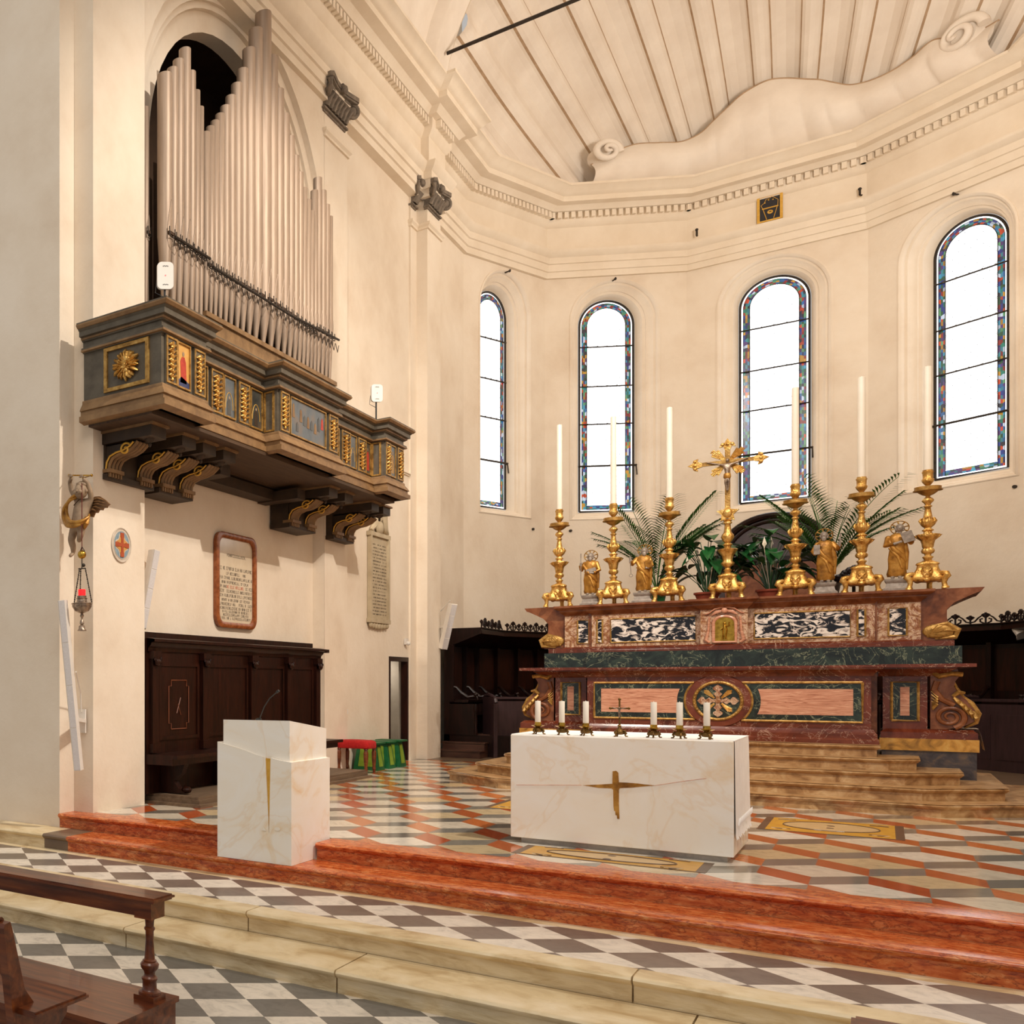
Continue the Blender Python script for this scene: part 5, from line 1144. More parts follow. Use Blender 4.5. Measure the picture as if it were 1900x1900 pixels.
for k in range(4):
    a = k * PI / 2; d = Vector((math.cos(a), 0, math.sin(a))); s = Vector((-math.sin(a), 0, math.cos(a))); c0 = Vector((cx, YF - .022, cz))
    P = [s * .018, d * .06 + s * .022, d * .09 + s * .045, d * .115 + s * .02, d * .13 + s * .018, d * .15 + s * .05, d * .175 + s * .048, d * .215, d * .175 - s * .048, d * .15 - s * .05, d * .13 - s * .018, d * .115 - s * .02, d * .09 - s * .045, d * .06 - s * .022, -s * .018]
    b.prism([c0 + p for p in P], (0, .014, 0))
b.ball((cx, YF - .02, cz), (.035, .015, .035), 12, 8); part(b, 'inlaid_cross', 'marble_breccia', md, 0)
b = B()
for k in range(4):
    a = PI / 4 + k * PI / 2
    b = B()
    for e in range(-2, 3): 
        aa = a + e * .07; b.tube([(cx + .05 * math.cos(aa), YF - .016, cz + .05 * math.sin(aa)), (cx + (.20 - abs(e) * .012) * math.cos(aa), YF - .016, cz + (.20 - abs(e) * .012) * math.sin(aa))], [.004, .008], 5)
    part(b, 'gilt_rays', 'gold', md)
# side piers with small panels
for x0, x1 in ((-3.475, -3.09), (-.01, .375)):
    b = B(); b.box((x0, YS, .10), (x1, 18.0, 1.60)); pr = part(b, 'side_pier', 'marble_rosso', s=0)
    xm = (x0 + x1) / 2; h = .115
    b = B(); b.tube([(xm + u * h, YS - .008, z) for u, z in ((-1, .96), (1, .96), (1, 1.43), (-1, 1.43), (-1, .96))], .016, 6); part(b, 'gilt_frame', 'gold_old', pr)
    b = B(); b.box((xm - h, YS - .006, .96), (xm + h, YS + .01, 1.43)); part(b, 'green_band', 'marble_green', pr, 0)
    b = B(); b.box((xm - h * .35, YS - .010, 1.02), (xm + h * .35, YS, 1.37)); part(b, 'pink_field', 'marble_pink', pr, 0)
for x0, x1 in ((-3.93, -3.06), (-.04, .80)):
    sg = -1 if x0 < -2 else 1
    b = B(); b.box((x0 + .02, YS - .04, .1), (x1 - .02, 18.0, .60)); part(b, 'footing', 'marble_darkbase', s=0)
    b = B(); b.box((x0, YS - .06, .60), (x1, 18.0, .745)); part(b, 'yellow_course', 'marble_yellow', s=0)
    b = B(); b.sweep([(0, .745), (.0, .82), (-.02, .84), (-.05, .86), (-.6, .86)], [(x0 + .01, 17.9), (x0 + .01, YS - .05), (x1 - .01, YS - .05), (x1 - .01, 17.9)]); b.box((x0 + .04, YS, .745), (x1 - .04, 17.9, .86)); part(b, 'pedestal', 'marble_rosso')
    # big side volute
    xo = .78 if sg > 0 else -3.88; xi = .40 if sg > 0 else -3.50; w = xo - xi
    prof = [(0, .862), (.35, .862), (.72, .90), (.95, .96), (1.0, 1.05), (.93, 1.14), (.78, 1.22), (.60, 1.30), (.52, 1.38), (.55, 1.44), (.64, 1.50), (.60, 1.58), (0, 1.60)]
    b = B(); b.prism([(xi + w * u, YS + .02, z) for u, z in prof], (0, .34, 0)); vo = part(b, 'volute', 'marble_rust', s=40)
    b = B(); c_ = (xi + w * .42, YS + .0, 1.01); P = []
    for q in range(40): a = -PI * .4 + q / 39 * 3.7 * PI; r_ = .135 * (1 - q / 48); P.append((c_[0] + sg * r_ * math.cos(a), c_[1] - .0, c_[2] + r_ * math.sin(a)))
    b.tube([(xi + w * .15, c_[1], 1.44), (xi + w * .08, c_[1], 1.34), (xi + w * .25, c_[1], 1.22), (xi + w * .52, c_[1], 1.15)] , .03, 8); b.tube(P, [.03 * (1 - q / 60) for q in range(40)], 8); part(b, 'spiral', 'marble_rust', vo)
    b = B(); rr_ = random.Random(8)
    for k in range(7):
        yy = YS + .06 + k * .045
        b.tube([(xi + w * .45, yy, 1.50), (xi + w * .56, yy, 1.36), (xi + w * .68, yy, 1.25), (xi + w * .88, yy - .01, 1.17), (xi + w * 1.03, yy, 1.05), (xi + w * .98, yy, .95), (xi + w * .75, yy, .885)], [.01, .022, .03, .036, .036, .03, .012], 7)
    b.tube([(xi + w * .5, YS + .0, 1.26), (xi + w * .62, YS - .02, 1.31), (xi + w * .75, YS + .0, 1.30)], [.02, .03, .015], 7)
    for k in range(5): b.tube([(xi + w * (.52 + .1 * k), YS + .0, 1.24 - .04 * k), (xi + w * (.60 + .1 * k), YS - .025, 1.20 - .05 * k), (xi + w * (.70 + .07 * k), YS - .0, 1.12 - .04 * k)], [.018, .024, .008], 6)
    for k in range(4): b.tube([(xi + w * .05, YS - .0, 1.10 + .02 * k), (xi + w * (.16), YS - .02, 1.16 + .03 * k), (xi + w * .02, YS, 1.2 + .04 * k)], [.012, .012, .005], 6)
    part(b, 'gilt_acanthus', 'gold_old', vo)
    b = B(); c_ = (xi + w * .3, YS, 1.54)
    b.tube([(xi + w * .02, YS + .0, 1.56), (xi + w * .2, YS - .02, 1.50), (xi + w * .45, YS - .02, 1.53), (xi + w * .7, YS, 1.52)], [.03, .035, .03, .03], 8); part(b, 'upper_scroll', 'gold_old', vo)
# cornice over the side parts, green course, gradine
SIDE = [(-3.62, 18.0), (-3.62, YS), (-3.06, YS), (-3.06, YS - .02), (-.04, YS - .02), (-.04, YS), (.52, YS), (.52, 18.0)]
b = B(); b.sweep([(0, 1.50), (.03, 1.53), (.05, 1.56), (.10, 1.59), (.10, 1.60), (.25, 1.605), (.25, 1.645), (0, 1.65)], [(-3.64, 18.0), (-3.64, YS), (-3.05, YS)]); b.sweep([(0, 1.50), (.03, 1.53), (.05, 1.56), (.10, 1.59), (.10, 1.60), (.25, 1.605), (.25, 1.645), (0, 1.65)], [(-.05, YS), (.52, YS), (.52, 18.0)]); b.box((-3.6, YS, 1.5), (.5, 18.0, 1.64)); part(b, 'side_cornice', 'marble_rosso')
b = B(); b.box((-3.06, 16.74, 1.64), (-.04, 18.0, 1.862)); b.box((-3.60, 16.82, 1.64), (.66, 18.0, 1.86)); part(b, 'green_course', 'marble_green', s=0)
GP = [(-3.36, 18.0), (-3.36, 16.92), (-3.02, 16.92), (-3.02, 16.88), (-1.77, 16.88), (-1.77, 16.78), (-1.28, 16.78), (-1.28, 16.88), (-.08, 16.88), (-.08, 16.92), (.32, 16.92), (.32, 18.0)]
b = B(); b.sweep([(0, 1.862), (.05, 1.862), (.05, 1.89), (.03, 1.90), (.03, 1.92), (0, 1.945)], GP); b.box((-3.56, 16.88, 1.862), (.60, 18, 1.925)); part(b, 'red_moulding', 'marble_rosso')
b = B(); b.prism([(x, y, 1.86) for x, y in GP], (0, 0, .60)); part(b, 'gradine', 'marble_breccia', s=0)
b = B(); b.sweep([(0, 2.40), (.01, 2.42), (.04, 2.44), (.06, 2.47), (.06, 2.48), (.10, 2.50), (.12, 2.52), (.12, 2.548), (-.1, 2.552)], GP); b.prism([(x, y, 2.50) for x, y in GP], (0, 0, .05)); part(b, 'top_cornice', 'marble_rust')
for sg, xi in ((-1, -3.36), (1, .32)):
    b = B(); prof = [(0, 1.93), (.27, 1.93), (.30, 1.98), (.29, 2.05), (.24, 2.10), (.22, 2.2), (.22, 2.30), (.28, 2.38), (.38, 2.44), (.47, 2.49), (.50, 2.50), (.53, 2.55), (0, 2.552)]
    b.prism([(xi + sg * u, 16.96, z) for u, z in prof], (0, .95, 0)); e_ = part(b, 'end_bracket', 'marble_rust', s=40)
    b = B()
    for k in range(6): b.tube([(xi + sg * .08, 16.955 + .04 * k, 2.10), (xi + sg * .22, 16.95 + .04 * k, 2.13), (xi + sg * .31, 16.955 + .04 * k, 2.05), (xi + sg * .29, 16.955 + .04 * k, 1.97), (xi + sg * .12, 16.955 + .04 * k, 1.95)], [.015, .03, .036, .03, .012], 7)
    b.ball((xi + sg * .15, 16.95, 2.04), (.14, .035, .09), 14, 8)
    for q in range(5): b.tube([(xi + sg * .06, 16.94, 1.97 + .01 * q), (xi + sg * (.10 + .03 * q), 16.915, 2.07 - .005 * q), (xi + sg * (.14 + .04 * q), 16.93, 2.12 - .02 * q)], [.012, .016, .006], 6)
    part(b, 'gilt_shell', 'gold_old', e_)
def gpanel(x0, x1, y, z0=2.0, z1=2.335):
    b = B(); b.tube([(p[0], y - .006, p[1]) for p in ((x0, z0), (x1, z0), (x1, z1), (x0, z1), (x0, z0))], .011, 6); f = part(b, 'gilt_frame', 'gold_old')
    b = B(); b.box((x0, y - .005, z0), (x1, y + .01, z1)); part(b, 'veined_panel', 'marble_blackwhite', f, 0)
gpanel(-3.20, -3.06, 16.92); gpanel(-2.955, -2.89, 16.88); gpanel(-2.79, -1.83, 16.88); gpanel(-1.22, -.30, 16.88); gpanel(-.235, -.165, 16.88); gpanel(.04, .20, 16.92)
# tabernacle door with its surround
tx = -1.515; b = B()
P = [(-.115, 1.965)] + [(-.115 * math.cos(PI * k / 14), 2.215 + .095 * math.sin(PI * k / 14)) for k in range(15)] + [(.115, 1.965)]
b.tube([(tx + u, 16.765, z) for u, z in P + [P[0]]], .018, 8); tb = part(b, 'tabernacle_frame', 'marble_pink')
b = B(); b.prism([(tx + u * .9, 16.775, z) for u, z in P], (0, -.012, 0)); part(b, 'tabernacle_door', 'brass', tb, 0)
b = B(); b.ball((tx, 16.758, 2.21), (.018, .012, .022), 10, 8); b.tube([(tx, 16.757, 2.19), (tx + .005, 16.755, 2.13), (tx, 16.757, 2.04)], [.016, .028, .022], 8); b.tube([(tx + .012, 16.755, 2.17), (tx + .045, 16.75, 2.18), (tx + .05, 16.752, 2.23)], .008, 6); b.tube([(tx - .012, 16.755, 2.16), (tx - .04, 16.75, 2.13)], .009, 6); b.tube([(tx - .012, 16.757, 2.05), (tx - .02, 16.755, 2.0)], .010, 6); b.tube([(tx + .012, 16.757, 2.05), (tx + .016, 16.755, 2.0)], .010, 6); b.box((tx - .04, 16.75, 1.99), (tx + .04, 16.765, 2.0)); part(b, 'relief_figure', 'brass', tb, 60)
b = B(); b.ball((tx, 16.75, 2.385), (.035, .03, .038), 12, 8)
for s_ in (-1, 1):
    b.tube([(tx + s_ * .03, 16.76, 2.38), (tx + s_ * .08, 16.75, 2.37), (tx + s_ * .13, 16.76, 2.33)], [.014, .024, .008], 6); b.tube([(tx + s_ * .01, 16.765, 2.43), (tx + s_ * .10, 16.76, 2.41), (tx + s_ * .17, 16.765, 2.35), (tx + s_ * .20, 16.77, 2.345)], .010, 6)
    b.tube([(tx + s_ * .16, 16.77, 2.30), (tx + s_ * .17, 16.765, 2.12), (tx + s_ * .2, 16.77, 2.0), (tx + s_ * .16, 16.77, 1.96)], [.012, .016, .024, .02], 6)
part(b, 'cherub_head', 'marble_pink', tb, 60)
TOPZ = 2.552
b = B(); b.box((-3.2, 17.1, TOPZ - .06), (.16, 18.2, TOPZ)); part(b, 'upper_shelf', 'marble_rust', s=0)
# white cloth end hanging at the right side of the altar
b = B(); b.loft([[(.80, 16.98, .86), (.80, 17.4, .86)], [(.82, 16.97, .8), (.82, 17.4, .8)], [(.85, 16.96, .62), (.85, 17.4, .62)]], caps=False, closed=False)
b.add([(.62, 16.9, .87), (.80, 16.98, .872), (.80, 17.4, .872), (.62, 17.4, .87)], [(0, 1, 2, 3)])
tag(b.build('white_cloth', 'cloth_white'), 'white cloth hanging over the right end of the high altar base', 'cloth')

# ---- big gilded candlesticks
def tri_ring(z, r, cut=.5, n=24, rot=PI / 2):
    """cross-section between a circle (cut 0) and a hollow-sided triangle"""
    return [(r * (1 + cut * .45 * math.cos(3 * (2 * PI * k / n))) * math.cos(2 * PI * k / n + rot), r * (1 + cut * .45 * math.cos(3 * (2 * PI * k / n))) * math.sin(2 * PI * k / n + rot), z) for k in range(n)]
def foot_base(t, s=1.0):
    b = B(); rings = [[(p[0], p[1], p[2] * s) for p in tri_ring(z, r, c)] for z, r, c in ((.085, .07, .3), (.10, .115, .7), (.13, .125, .8), (.16, .115, .8), (.20, .098, .8), (.25, .082, .7), (.29, .078, .7), (.30, .092, .6), (.32, .085, .5), (.335, .06, .2), (.35, .045, 0))]
    b.loft(rings)
    for k in range(3):
        a = PI / 2 + PI / 3 + k * 2 * PI / 3; d = Vector((math.cos(a), math.sin(a), 0)); u = Vector((-d.y, d.x, 0))
        # cartouche on each face
        c = d * .075; b.tube([c + u * -.035 + Vector((0, 0, .28)), c + u * -.045 + d * .015 + Vector((0, 0, .20)), c + d * .03 + Vector((0, 0, .12)), c + u * .045 + d * .015 + Vector((0, 0, .20)), c + u * .035 + Vector((0, 0, .28))], .009, 6)
        b.tube([c + u * -.035 + d * .02 + Vector((0, 0, .15)), c + u * .035 + d * .005 + Vector((0, 0, .24))], .006, 5); b.tube([c + u * .035 + d * .02 + Vector((0, 0, .15)), c + u * -.035 + d * .005 + Vector((0, 0, .24))], .006, 5)
        b.ball(c + d * .03 + Vector((0, 0, .11)), (.035, .035, .03), 8, 6)
    bs = b.build('base', 'gold', t, smooth=60)
    for k in range(3):
        a = PI / 2 + k * 2 * PI / 3; d = Vector((math.cos(a), math.sin(a), 0)); q = B()
        q.tube([d * .12 + Vector((0, 0, .17)), d * .15 + Vector((0, 0, .19)), d * .19 + Vector((0, 0, .18)), d * .20 + Vector((0, 0, .15)), d * .17 + Vector((0, 0, .12)), d * .165 + Vector((0, 0, .07)), d * .175 + Vector((0, 0, .02)), d * .18 + Vector((0, 0, .0))], [.022, .028, .03, .034, .034, .024, .026, .034], 8)
        q.lathe([(.036, 0), (.034, .02), (.024, .03)], d * .178, 10); q.build('scroll_foot', 'gold', t, smooth=60)
    return bs
def fluted(b, prof, lob, amp): b.lathe(prof, (0, 0, 0), 32, lobes=lob, amp=amp)
def candlestick(loc, label):
    t = thing('altar_candlestick', (0, 0, 0), label, 'candlestick', None)
    foot_base(t)
    b = B(); fluted(b, [(.03, .34), (.036, .37), (.046, .385), (.046, .395), (.028, .405), (.028, .425), (.05, .44), (.058, .465), (.05, .49), (.04, .50), (.048, .51), (.052, .55), (.06, .59), (.085, .62), (.105, .655), (.10, .665), (.07, .66), (.04, .67), (.034, .70), (.05, .71), (.05, .718), (.03, .735), (.03, .745)], 8, .05)
    for k in range(8): a = k * PI / 4; b.tube([(.06 * math.cos(a), .06 * math.sin(a), .60), (.10 * math.cos(a), .10 * math.sin(a), .645), (.112 * math.cos(a), .112 * math.sin(a), .655), (.10 * math.cos(a), .10 * math.sin(a), .635)], [.01, .016, .014, .006], 6)
    fluted(b, [(.03, .745), (.05, .765), (.067, .80), (.067, .825), (.055, .85), (.06, .86), (.04, .87), (.034, .91), (.026, .97), (.025, .99), (.036, 1.0), (.036, 1.01), (.022, 1.02), (.03, 1.04), (.05, 1.065), (.052, 1.08), (.04, 1.10), (.02, 1.12), (.02, 1.13)], 8, .04)
    for k in range(8): a = k * PI / 4 + .3; b.tube([(.05 * math.cos(a), .05 * math.sin(a), .78), (.072 * math.cos(a), .072 * math.sin(a), .83), (.06 * math.cos(a), .06 * math.sin(a), .865)], [.012, .014, .005], 6)
    b.build('stem', 'gold', t, smooth=60)
    b = B(); b.lathe([(.02, 1.13), (.05, 1.145), (.075, 1.165), (.09, 1.18), (.10, 1.185), (.128, 1.19), (.13, 1.20), (.118, 1.205), (.118, 1.24), (.112, 1.24), (.108, 1.215), (0, 1.21)], (0, 0, 0), 32); b.build('drip_dish', 'gold_old', t, smooth=40)
    b = B(); fluted(b, [(.008, 1.20), (.010, 1.245), (.03, 1.27), (.048, 1.30), (.055, 1.325), (.050, 1.335), (.045, 1.34), (.045, 1.40), (.050, 1.41), (.052, 1.425), (.044, 1.43), (.044, 1.445), (.034, 1.445), (0, 1.44)], 8, .04); b.build('candle_socket', 'gold', t, smooth=50)
    t.location = loc; return t
XS_ = [-3.44, -2.775, -2.13, -.82, -.20, .38]
names = ['leftmost gilded candlestick on the high altar, tall white candle', 'second gilded candlestick from the left on the high altar', 'third gilded candlestick from the left, just left of the crucifix palms', 'first gilded candlestick to the right of the altar crucifix', 'second gilded candlestick right of the crucifix, between two bearded statues', 'rightmost gilded candlestick on the high altar']
names[4] = 'gilded candlestick between the two right-hand gilt statues'
c0 = candlestick((XS_[0], 16.97, TOPZ), names[0]); c0['group'] = 'gilded candlesticks on the high altar'
for k in range(1, 6): dup(c0, (XS_[k], 16.97, TOPZ), names[k], rz=[0, .1, -.08, .05, .02, -.1][k])
cn = ['tall white candle in the leftmost altar candlestick', 'tall white candle in front of the second apse window', 'tall white candle between the second and third apse windows', 'tall white candle overlapping the third apse window', 'tall white candle between the third and fourth apse windows', 'tall white candle at the left edge of the rightmost window']
b = B(); b.lathe([(.037, 0), (.038, .01), (.035, 1.25), (.03, 1.262), (.004, 1.262), (.003, 1.275), (0, 1.275)], (XS_[0], 16.97, TOPZ + 1.435), 16)
k0 = b.build('altar_candle', 'wax', smooth=40); me = k0.data
for v in me.vertices: v.co -= Vector((XS_[0], 16.97, TOPZ + 1.435))
k0.location = (XS_[0], 16.97, TOPZ + 1.435); tag(k0, cn[0], 'candle', 'tall candles on the high altar')
for k in range(1, 6):
    c = k0.copy(); sc.collection.objects.link(c); c.location = (XS_[k], 16.97, TOPZ + 1.435); c['label'] = cn[k]
# ---- crucifix
t = thing('altar_crucifix', (0, 0, 0), 'gilded standing crucifix with rays in the middle of the high altar', 'crucifix')
foot_base(t)
b = B(); fluted(b, [(.03, .34), (.036, .37), (.046, .385), (.028, .40), (.03, .425), (.06, .45), (.07, .48), (.05, .505), (.05, .53), (.06, .58), (.09, .63), (.105, .66), (.09, .67), (.04, .68), (.036, .71), (.05, .72), (.05, .73), (.03, .75), (.05, .78), (.068, .83), (.06, .86), (.04, .89), (.032, .96), (.03, 1.0), (.045, 1.01), (.045, 1.03), (.028, 1.04)], 8, .05); b.build('stem', 'gold', t, smooth=60)
b = B(); zc = 1.15
P = []
for k in range(10): a = PI / 2 + k * PI / 5; r = .125 if k % 2 == 0 else .065; P.append((r * math.cos(a), -.012, zc + r * math.sin(a)))
b.prism(P, (0, .04, 0)); b.ball((0, -.02, zc), (.05, .03, .06), 12, 8); b.lathe([(.03, 1.03), (.05, 1.05), (.03, 1.07)], (0, 0, 0), 12); b.build('leafy_boss', 'gold', t, smooth=50)
b = B(); ZX = 1.84; b.box((-.028, -.012, 1.2), (.028, .018, 2.02)); b.box((-.30, -.012, ZX - .026), (.30, .018, ZX + .026)); cr = b.build('cross_beam', 'gold_old', t, smooth=0)
def flare(c, d):
    s = Vector((-d.z, 0, d.x)); b = B(); c = Vector(c)
    P = [c + s * .028, c + d * .05 + s * .045, c + d * .04 + s * .085, c + d * .085 + s * .07, c + d * .10 + s * .03, c + d * .155, c + d * .10 - s * .03, c + d * .085 - s * .07, c + d * .04 - s * .085, c + d * .05 - s * .045, c - s * .028]
    b.prism([p + Vector((0, -.018, 0)) for p in P], (0, .04, 0))
    for q in (-.05, 0, .05): b.ball(c + d * .075 + s * q + Vector((0, -.02, 0)), (.022, .015, .022), 8, 6)
    b.build('flared_end', 'gold', t, smooth=40)
flare((-.27, 0, ZX), Vector((-1, 0, 0))); flare((.27, 0, ZX), Vector((1, 0, 0))); flare((0, 0, 2.0), Vector((0, 0, 1)))
b = B()
for k in range(4):
    a = PI / 4 + k * PI / 2
    for e in range(-3, 4):
        aa = a + e * .085; L = .235 - abs(e) * .018 + (.015 if e % 2 else 0); b.tube([(.04 * math.cos(aa), .004, ZX + .04 * math.sin(aa)), (L * math.cos(aa), -.004, ZX + L * math.sin(aa))], [.006, .010], 5)
b.build('rays', 'gold', t, smooth=40)
nd = [(0, -.045, 1.66, .028), (0, -.05, 1.72, .03), (0, -.045, 1.78, .034), (0, -.05, 1.825, .018), (.06, -.04, 1.80, .016), (.15, -.03, 1.835, .012), (.22, -.025, 1.86, .010), (-.06, -.04, 1.80, .016), (-.15, -.03, 1.835, .012), (-.22, -.025, 1.86, .010), (.016, -.06, 1.58, .020), (.01, -.05, 1.50, .014), (.004, -.045, 1.44, .010), (-.016, -.06, 1.58, .020), (-.01, -.05, 1.50, .014), (-.004, -.045, 1.44, .010)]
sk('figure_of_christ', nd, [(0, 1), (1, 2), (2, 3), (2, 4), (4, 5), (5, 6), (2, 7), (7, 8), (8, 9), (0, 10), (10, 11), (11, 12), (0, 13), (13, 14), (14, 15)], 'silver_aged', t, 1)
b = B(); b.ball((.005, -.065, 1.85), (.022, .024, .028), 10, 8); b.build('head', 'silver_aged', t)
b = B(); b.lathe([(.034, 1.61), (.042, 1.63), (.038, 1.67), (.03, 1.68)], (0, -.045, 0), 12); b.build('loincloth', 'robe_gold', t)
t.location = (-1.50, 16.95, TOPZ)
# ---- four gilt statues on silver plinths
def statue(loc, label, pose, hh):
    t = thing('gilt_statue', (0, 0, 0), label, 'statue', None); r_ = random.Random(hash(pose) % 7 if False else len(pose))
    b = B(); b.box((-.12, -.10, 0), (.12, .10, .025)); b.loft([[(sx * a, sy * c, z) for sx, sy in ((-1, -1), (1, -1), (1, 1), (-1, 1))] for a, c, z in ((.115, .095, .025), (.095, .08, .05), (.088, .072, .09), (.10, .085, .115), (.105, .088, .13), (.105, .088, .145))]); b.build('plinth', 'silver_grey_paint', t, smooth=0)
    z0 = .145; tilt = {'staff': 0, 'keys': .02, 'sword': -.01, 'book': .03}[pose]
    rings = []; n = 36
    lev = [(0.00, .075, .06), (.03, .085, .068), (.10, .078, .062), (.20, .080, .062), (.28, .074, .058), (.34, .066, .052), (.40, .078, .056), (.45, .082, .054), (.485, .06, .042), (.50, .028, .026)]
    k_ = hh / .62
    for z, rx, ry in lev:
        fold = .16 * (1 - z / .5)
        rings.append([((rx + .0) * (1 + fold * .5 * math.sin(7 * 2 * PI * i / n + z * 9) + .04 * math.sin(3 * 2 * PI * i / n + z * 20)) * math.cos(2 * PI * i / n) + tilt * z, ry * (1 + fold * math.sin(5 * 2 * PI * i / n + z * 14)) * math.sin(2 * PI * i / n) - .02 * math.sin(PI * z / .5), z0 + z * k_ + .03) for i in range(n)])
    b = B(); b.loft(rings)
    b.tube([(-.07 + tilt * .3, -.05, z0 + .44 * k_), (-.02, -.075, z0 + .34 * k_), (.05, -.07, z0 + .26 * k_), (.08, -.03, z0 + .20 * k_)], [.02, .026, .024, .014], 8)
    b.tube([(-.06, -.05, z0 + .36 * k_), (.01, -.078, z0 + .26 * k_), (.05, -.07, z0 + .12 * k_)], [.016, .020, .010], 8)
    b.tube([(.06, .0, z0 + .46 * k_), (.085, -.01, z0 + .30 * k_), (.09, .0, z0 + .10 * k_)], [.03, .028, .012], 8)
    b.build('robe', 'robe_gold', t, smooth=60)
    for s_ in (-1, 1):
        q = B(); q.tube([(s_ * .03, -.03, z0 + .06), (s_ * .032, -.05, z0 + .015), (s_ * .036, -.085, z0 + .008)], [.022, .018, .013], 8); q.build('foot', 'silver_grey_paint', t)
    HZ = z0 + .555 * k_ + .03; b = B(); b.ball((tilt, -.02, HZ), (.032, .036, .044), 14, 10); b.ball((tilt, -.055, HZ - .002), (.006, .010, .012), 6, 5)
    for s_ in (-1, 1): b.ball((tilt + s_ * .012, -.05, HZ + .008), (.006, .005, .004), 6, 4); b.ball((tilt + s_ * .033, -.015, HZ), (.006, .008, .011), 6, 4)
    b.tube([(tilt, -.01, HZ - .06), (tilt, -.015, HZ - .02)], .02, 8); hd = b.build('head', 'silver_grey_paint', t)
    b = B(); b.ball((tilt, -.005, HZ + .012), (.038, .036, .042), 12, 8)
    if pose != 'book': b.ball((tilt, -.045, HZ - .042), (.024, .018, .034), 10, 8)
    for k in range(12): a = k * PI / 6; b.ball((tilt + .034 * math.cos(a), .0 + .03 * math.sin(a), HZ + .0 - .012 * (k % 3)), .014, 6, 4)
    b.build('hair', 'silver_grey_paint', hd)
    b = B(); hc_ = Vector((tilt, .025, HZ + .01)); R_ = .082
    b.tube([hc_ + Vector((R_ * math.cos(a * PI / 16), 0, R_ * math.sin(a * PI / 16))) for a in range(33)], .010, 6, .6)
    for k in range(8): a = k * PI / 4 + .2; b.tube([hc_ + Vector((.03 * math.cos(a), 0, .03 * math.sin(a))), hc_ + Vector((R_ * math.cos(a), 0, R_ * math.sin(a)))], [.005, .010], 5)
    b.build('halo', 'gold_old', t)
    def arm(pts): b = B(); b.tube(pts[:3], [.030, .030, .024], 10); b.ball(pts[0], .032, 10, 6); b.build('sleeve', 'robe_gold', t); b = B(); b.tube([pts[2], pts[3]], [.018, .012], 8); b.ball(pts[3], (.015, .014, .016), 8, 6); b.build('hand', 'silver_grey_paint', t)
    Z = lambda f: z0 + f * k_ + .03
    if pose == 'staff':
        arm([(-.07, 0, Z(.45)), (-.11, -.03, Z(.36)), (-.11, -.07, Z(.42)), (-.105, -.08, Z(.455))]); arm([(.07, 0, Z(.45)), (.105, -.03, Z(.34)), (.05, -.08, Z(.30)), (.01, -.09, Z(.30))])
        b = B(); b.tube([(-.105, -.085, z0), (-.105, -.082, Z(.60))], .006, 6); b.build('staff', 'silver_grey_paint', t)
        b = B(); b.obox((.02, -.08, Z(.34)), (.12, .03, .05), (1, 0, .25), (0, 1, 0), (-.25, 0, 1)); b.build('book', 'silver_grey_paint', t, smooth=0)
    elif pose == 'keys':
        arm([(-.07, 0, Z(.45)), (-.12, -.04, Z(.38)), (-.13, -.08, Z(.42)), (-.135, -.085, Z(.46))]); arm([(.07, 0, Z(.45)), (.10, -.02, Z(.34)), (.08, -.07, Z(.31)), (.05, -.08, Z(.31))])
        b = B(); b.tube([(-.135, -.09, Z(.46)), (-.125, -.09, Z(.24))], .005, 5); b.tube([(-.125 + .02 * math.cos(a), -.09, Z(.235) + .02 * math.sin(a) - .02) for a in [k * PI / 6 for k in range(13)]], .004, 5); b.box((-.150, -.093, Z(.40)), (-.135, -.087, Z(.43))); b.build('keys', 'silver_grey_paint', t)
        b = B(); b.obox((.075, -.08, Z(.36)), (.07, .025, .10), (1, -.2, .1), (.2, 1, 0), (-.1, 0, 1)); b.build('book', 'robe_gold', t, smooth=0)
    elif pose == 'sword':
        arm([(-.07, 0, Z(.45)), (-.11, -.03, Z(.36)), (-.09, -.07, Z(.33)), (-.06, -.08, Z(.33))]); arm([(.07, 0, Z(.45)), (.12, -.03, Z(.38)), (.135, -.07, Z(.42)), (.14, -.08, Z(.45))])
        b = B(); b.obox((-.075, -.085, Z(.38)), (.06, .022, .12), (1, 0, 0), (0, 1, 0), (0, 0, 1)); b.build('book', 'silver_grey_paint', t, smooth=0)
        b = B(); b.tube([(.14, -.085, Z(.40)), (.145, -.085, Z(.56))], .008, 6); b.tube([(.12, -.085, Z(.49)), (.165, -.085, Z(.49))], .006, 5); b.build('sword_hilt', 'silver_grey_paint', t)
    else:
        arm([(-.07, 0, Z(.45)), (-.09, -.05, Z(.36)), (-.02, -.09, Z(.37)), (.04, -.11, Z(.39))]); arm([(.07, 0, Z(.45)), (.13, -.04, Z(.38)), (.14, -.09, Z(.42)), (.11, -.11, Z(.43))])
        b = B(); b.obox((.10, -.12, Z(.44)), (.10, .025, .13), (1, -.2, .3), (.2, 1, 0), (-.3, 0, 1)); b.build('book', 'silver_grey_paint', t, smooth=0)
    t.location = loc; return t
for x, pose, h, lab in ((aty(1096, 1100, 16.98).x, 'staff', .60, 'gilt statue holding a staff, leftmost of the four on the high altar'), (aty(1193, 1100, 16.98).x, 'keys', .62, 'gilt bearded statue holding keys in front of the left palm'), (aty(1531, 1100, 16.98).x, 'sword', .64, 'gilt bearded statue with a book in front of the right palm'), (aty(1663, 1100, 16.98).x, 'book', .66, 'gilt beardless statue lifting a book, rightmost of the four')):
    statue((x, 16.98, TOPZ), lab, pose, h)
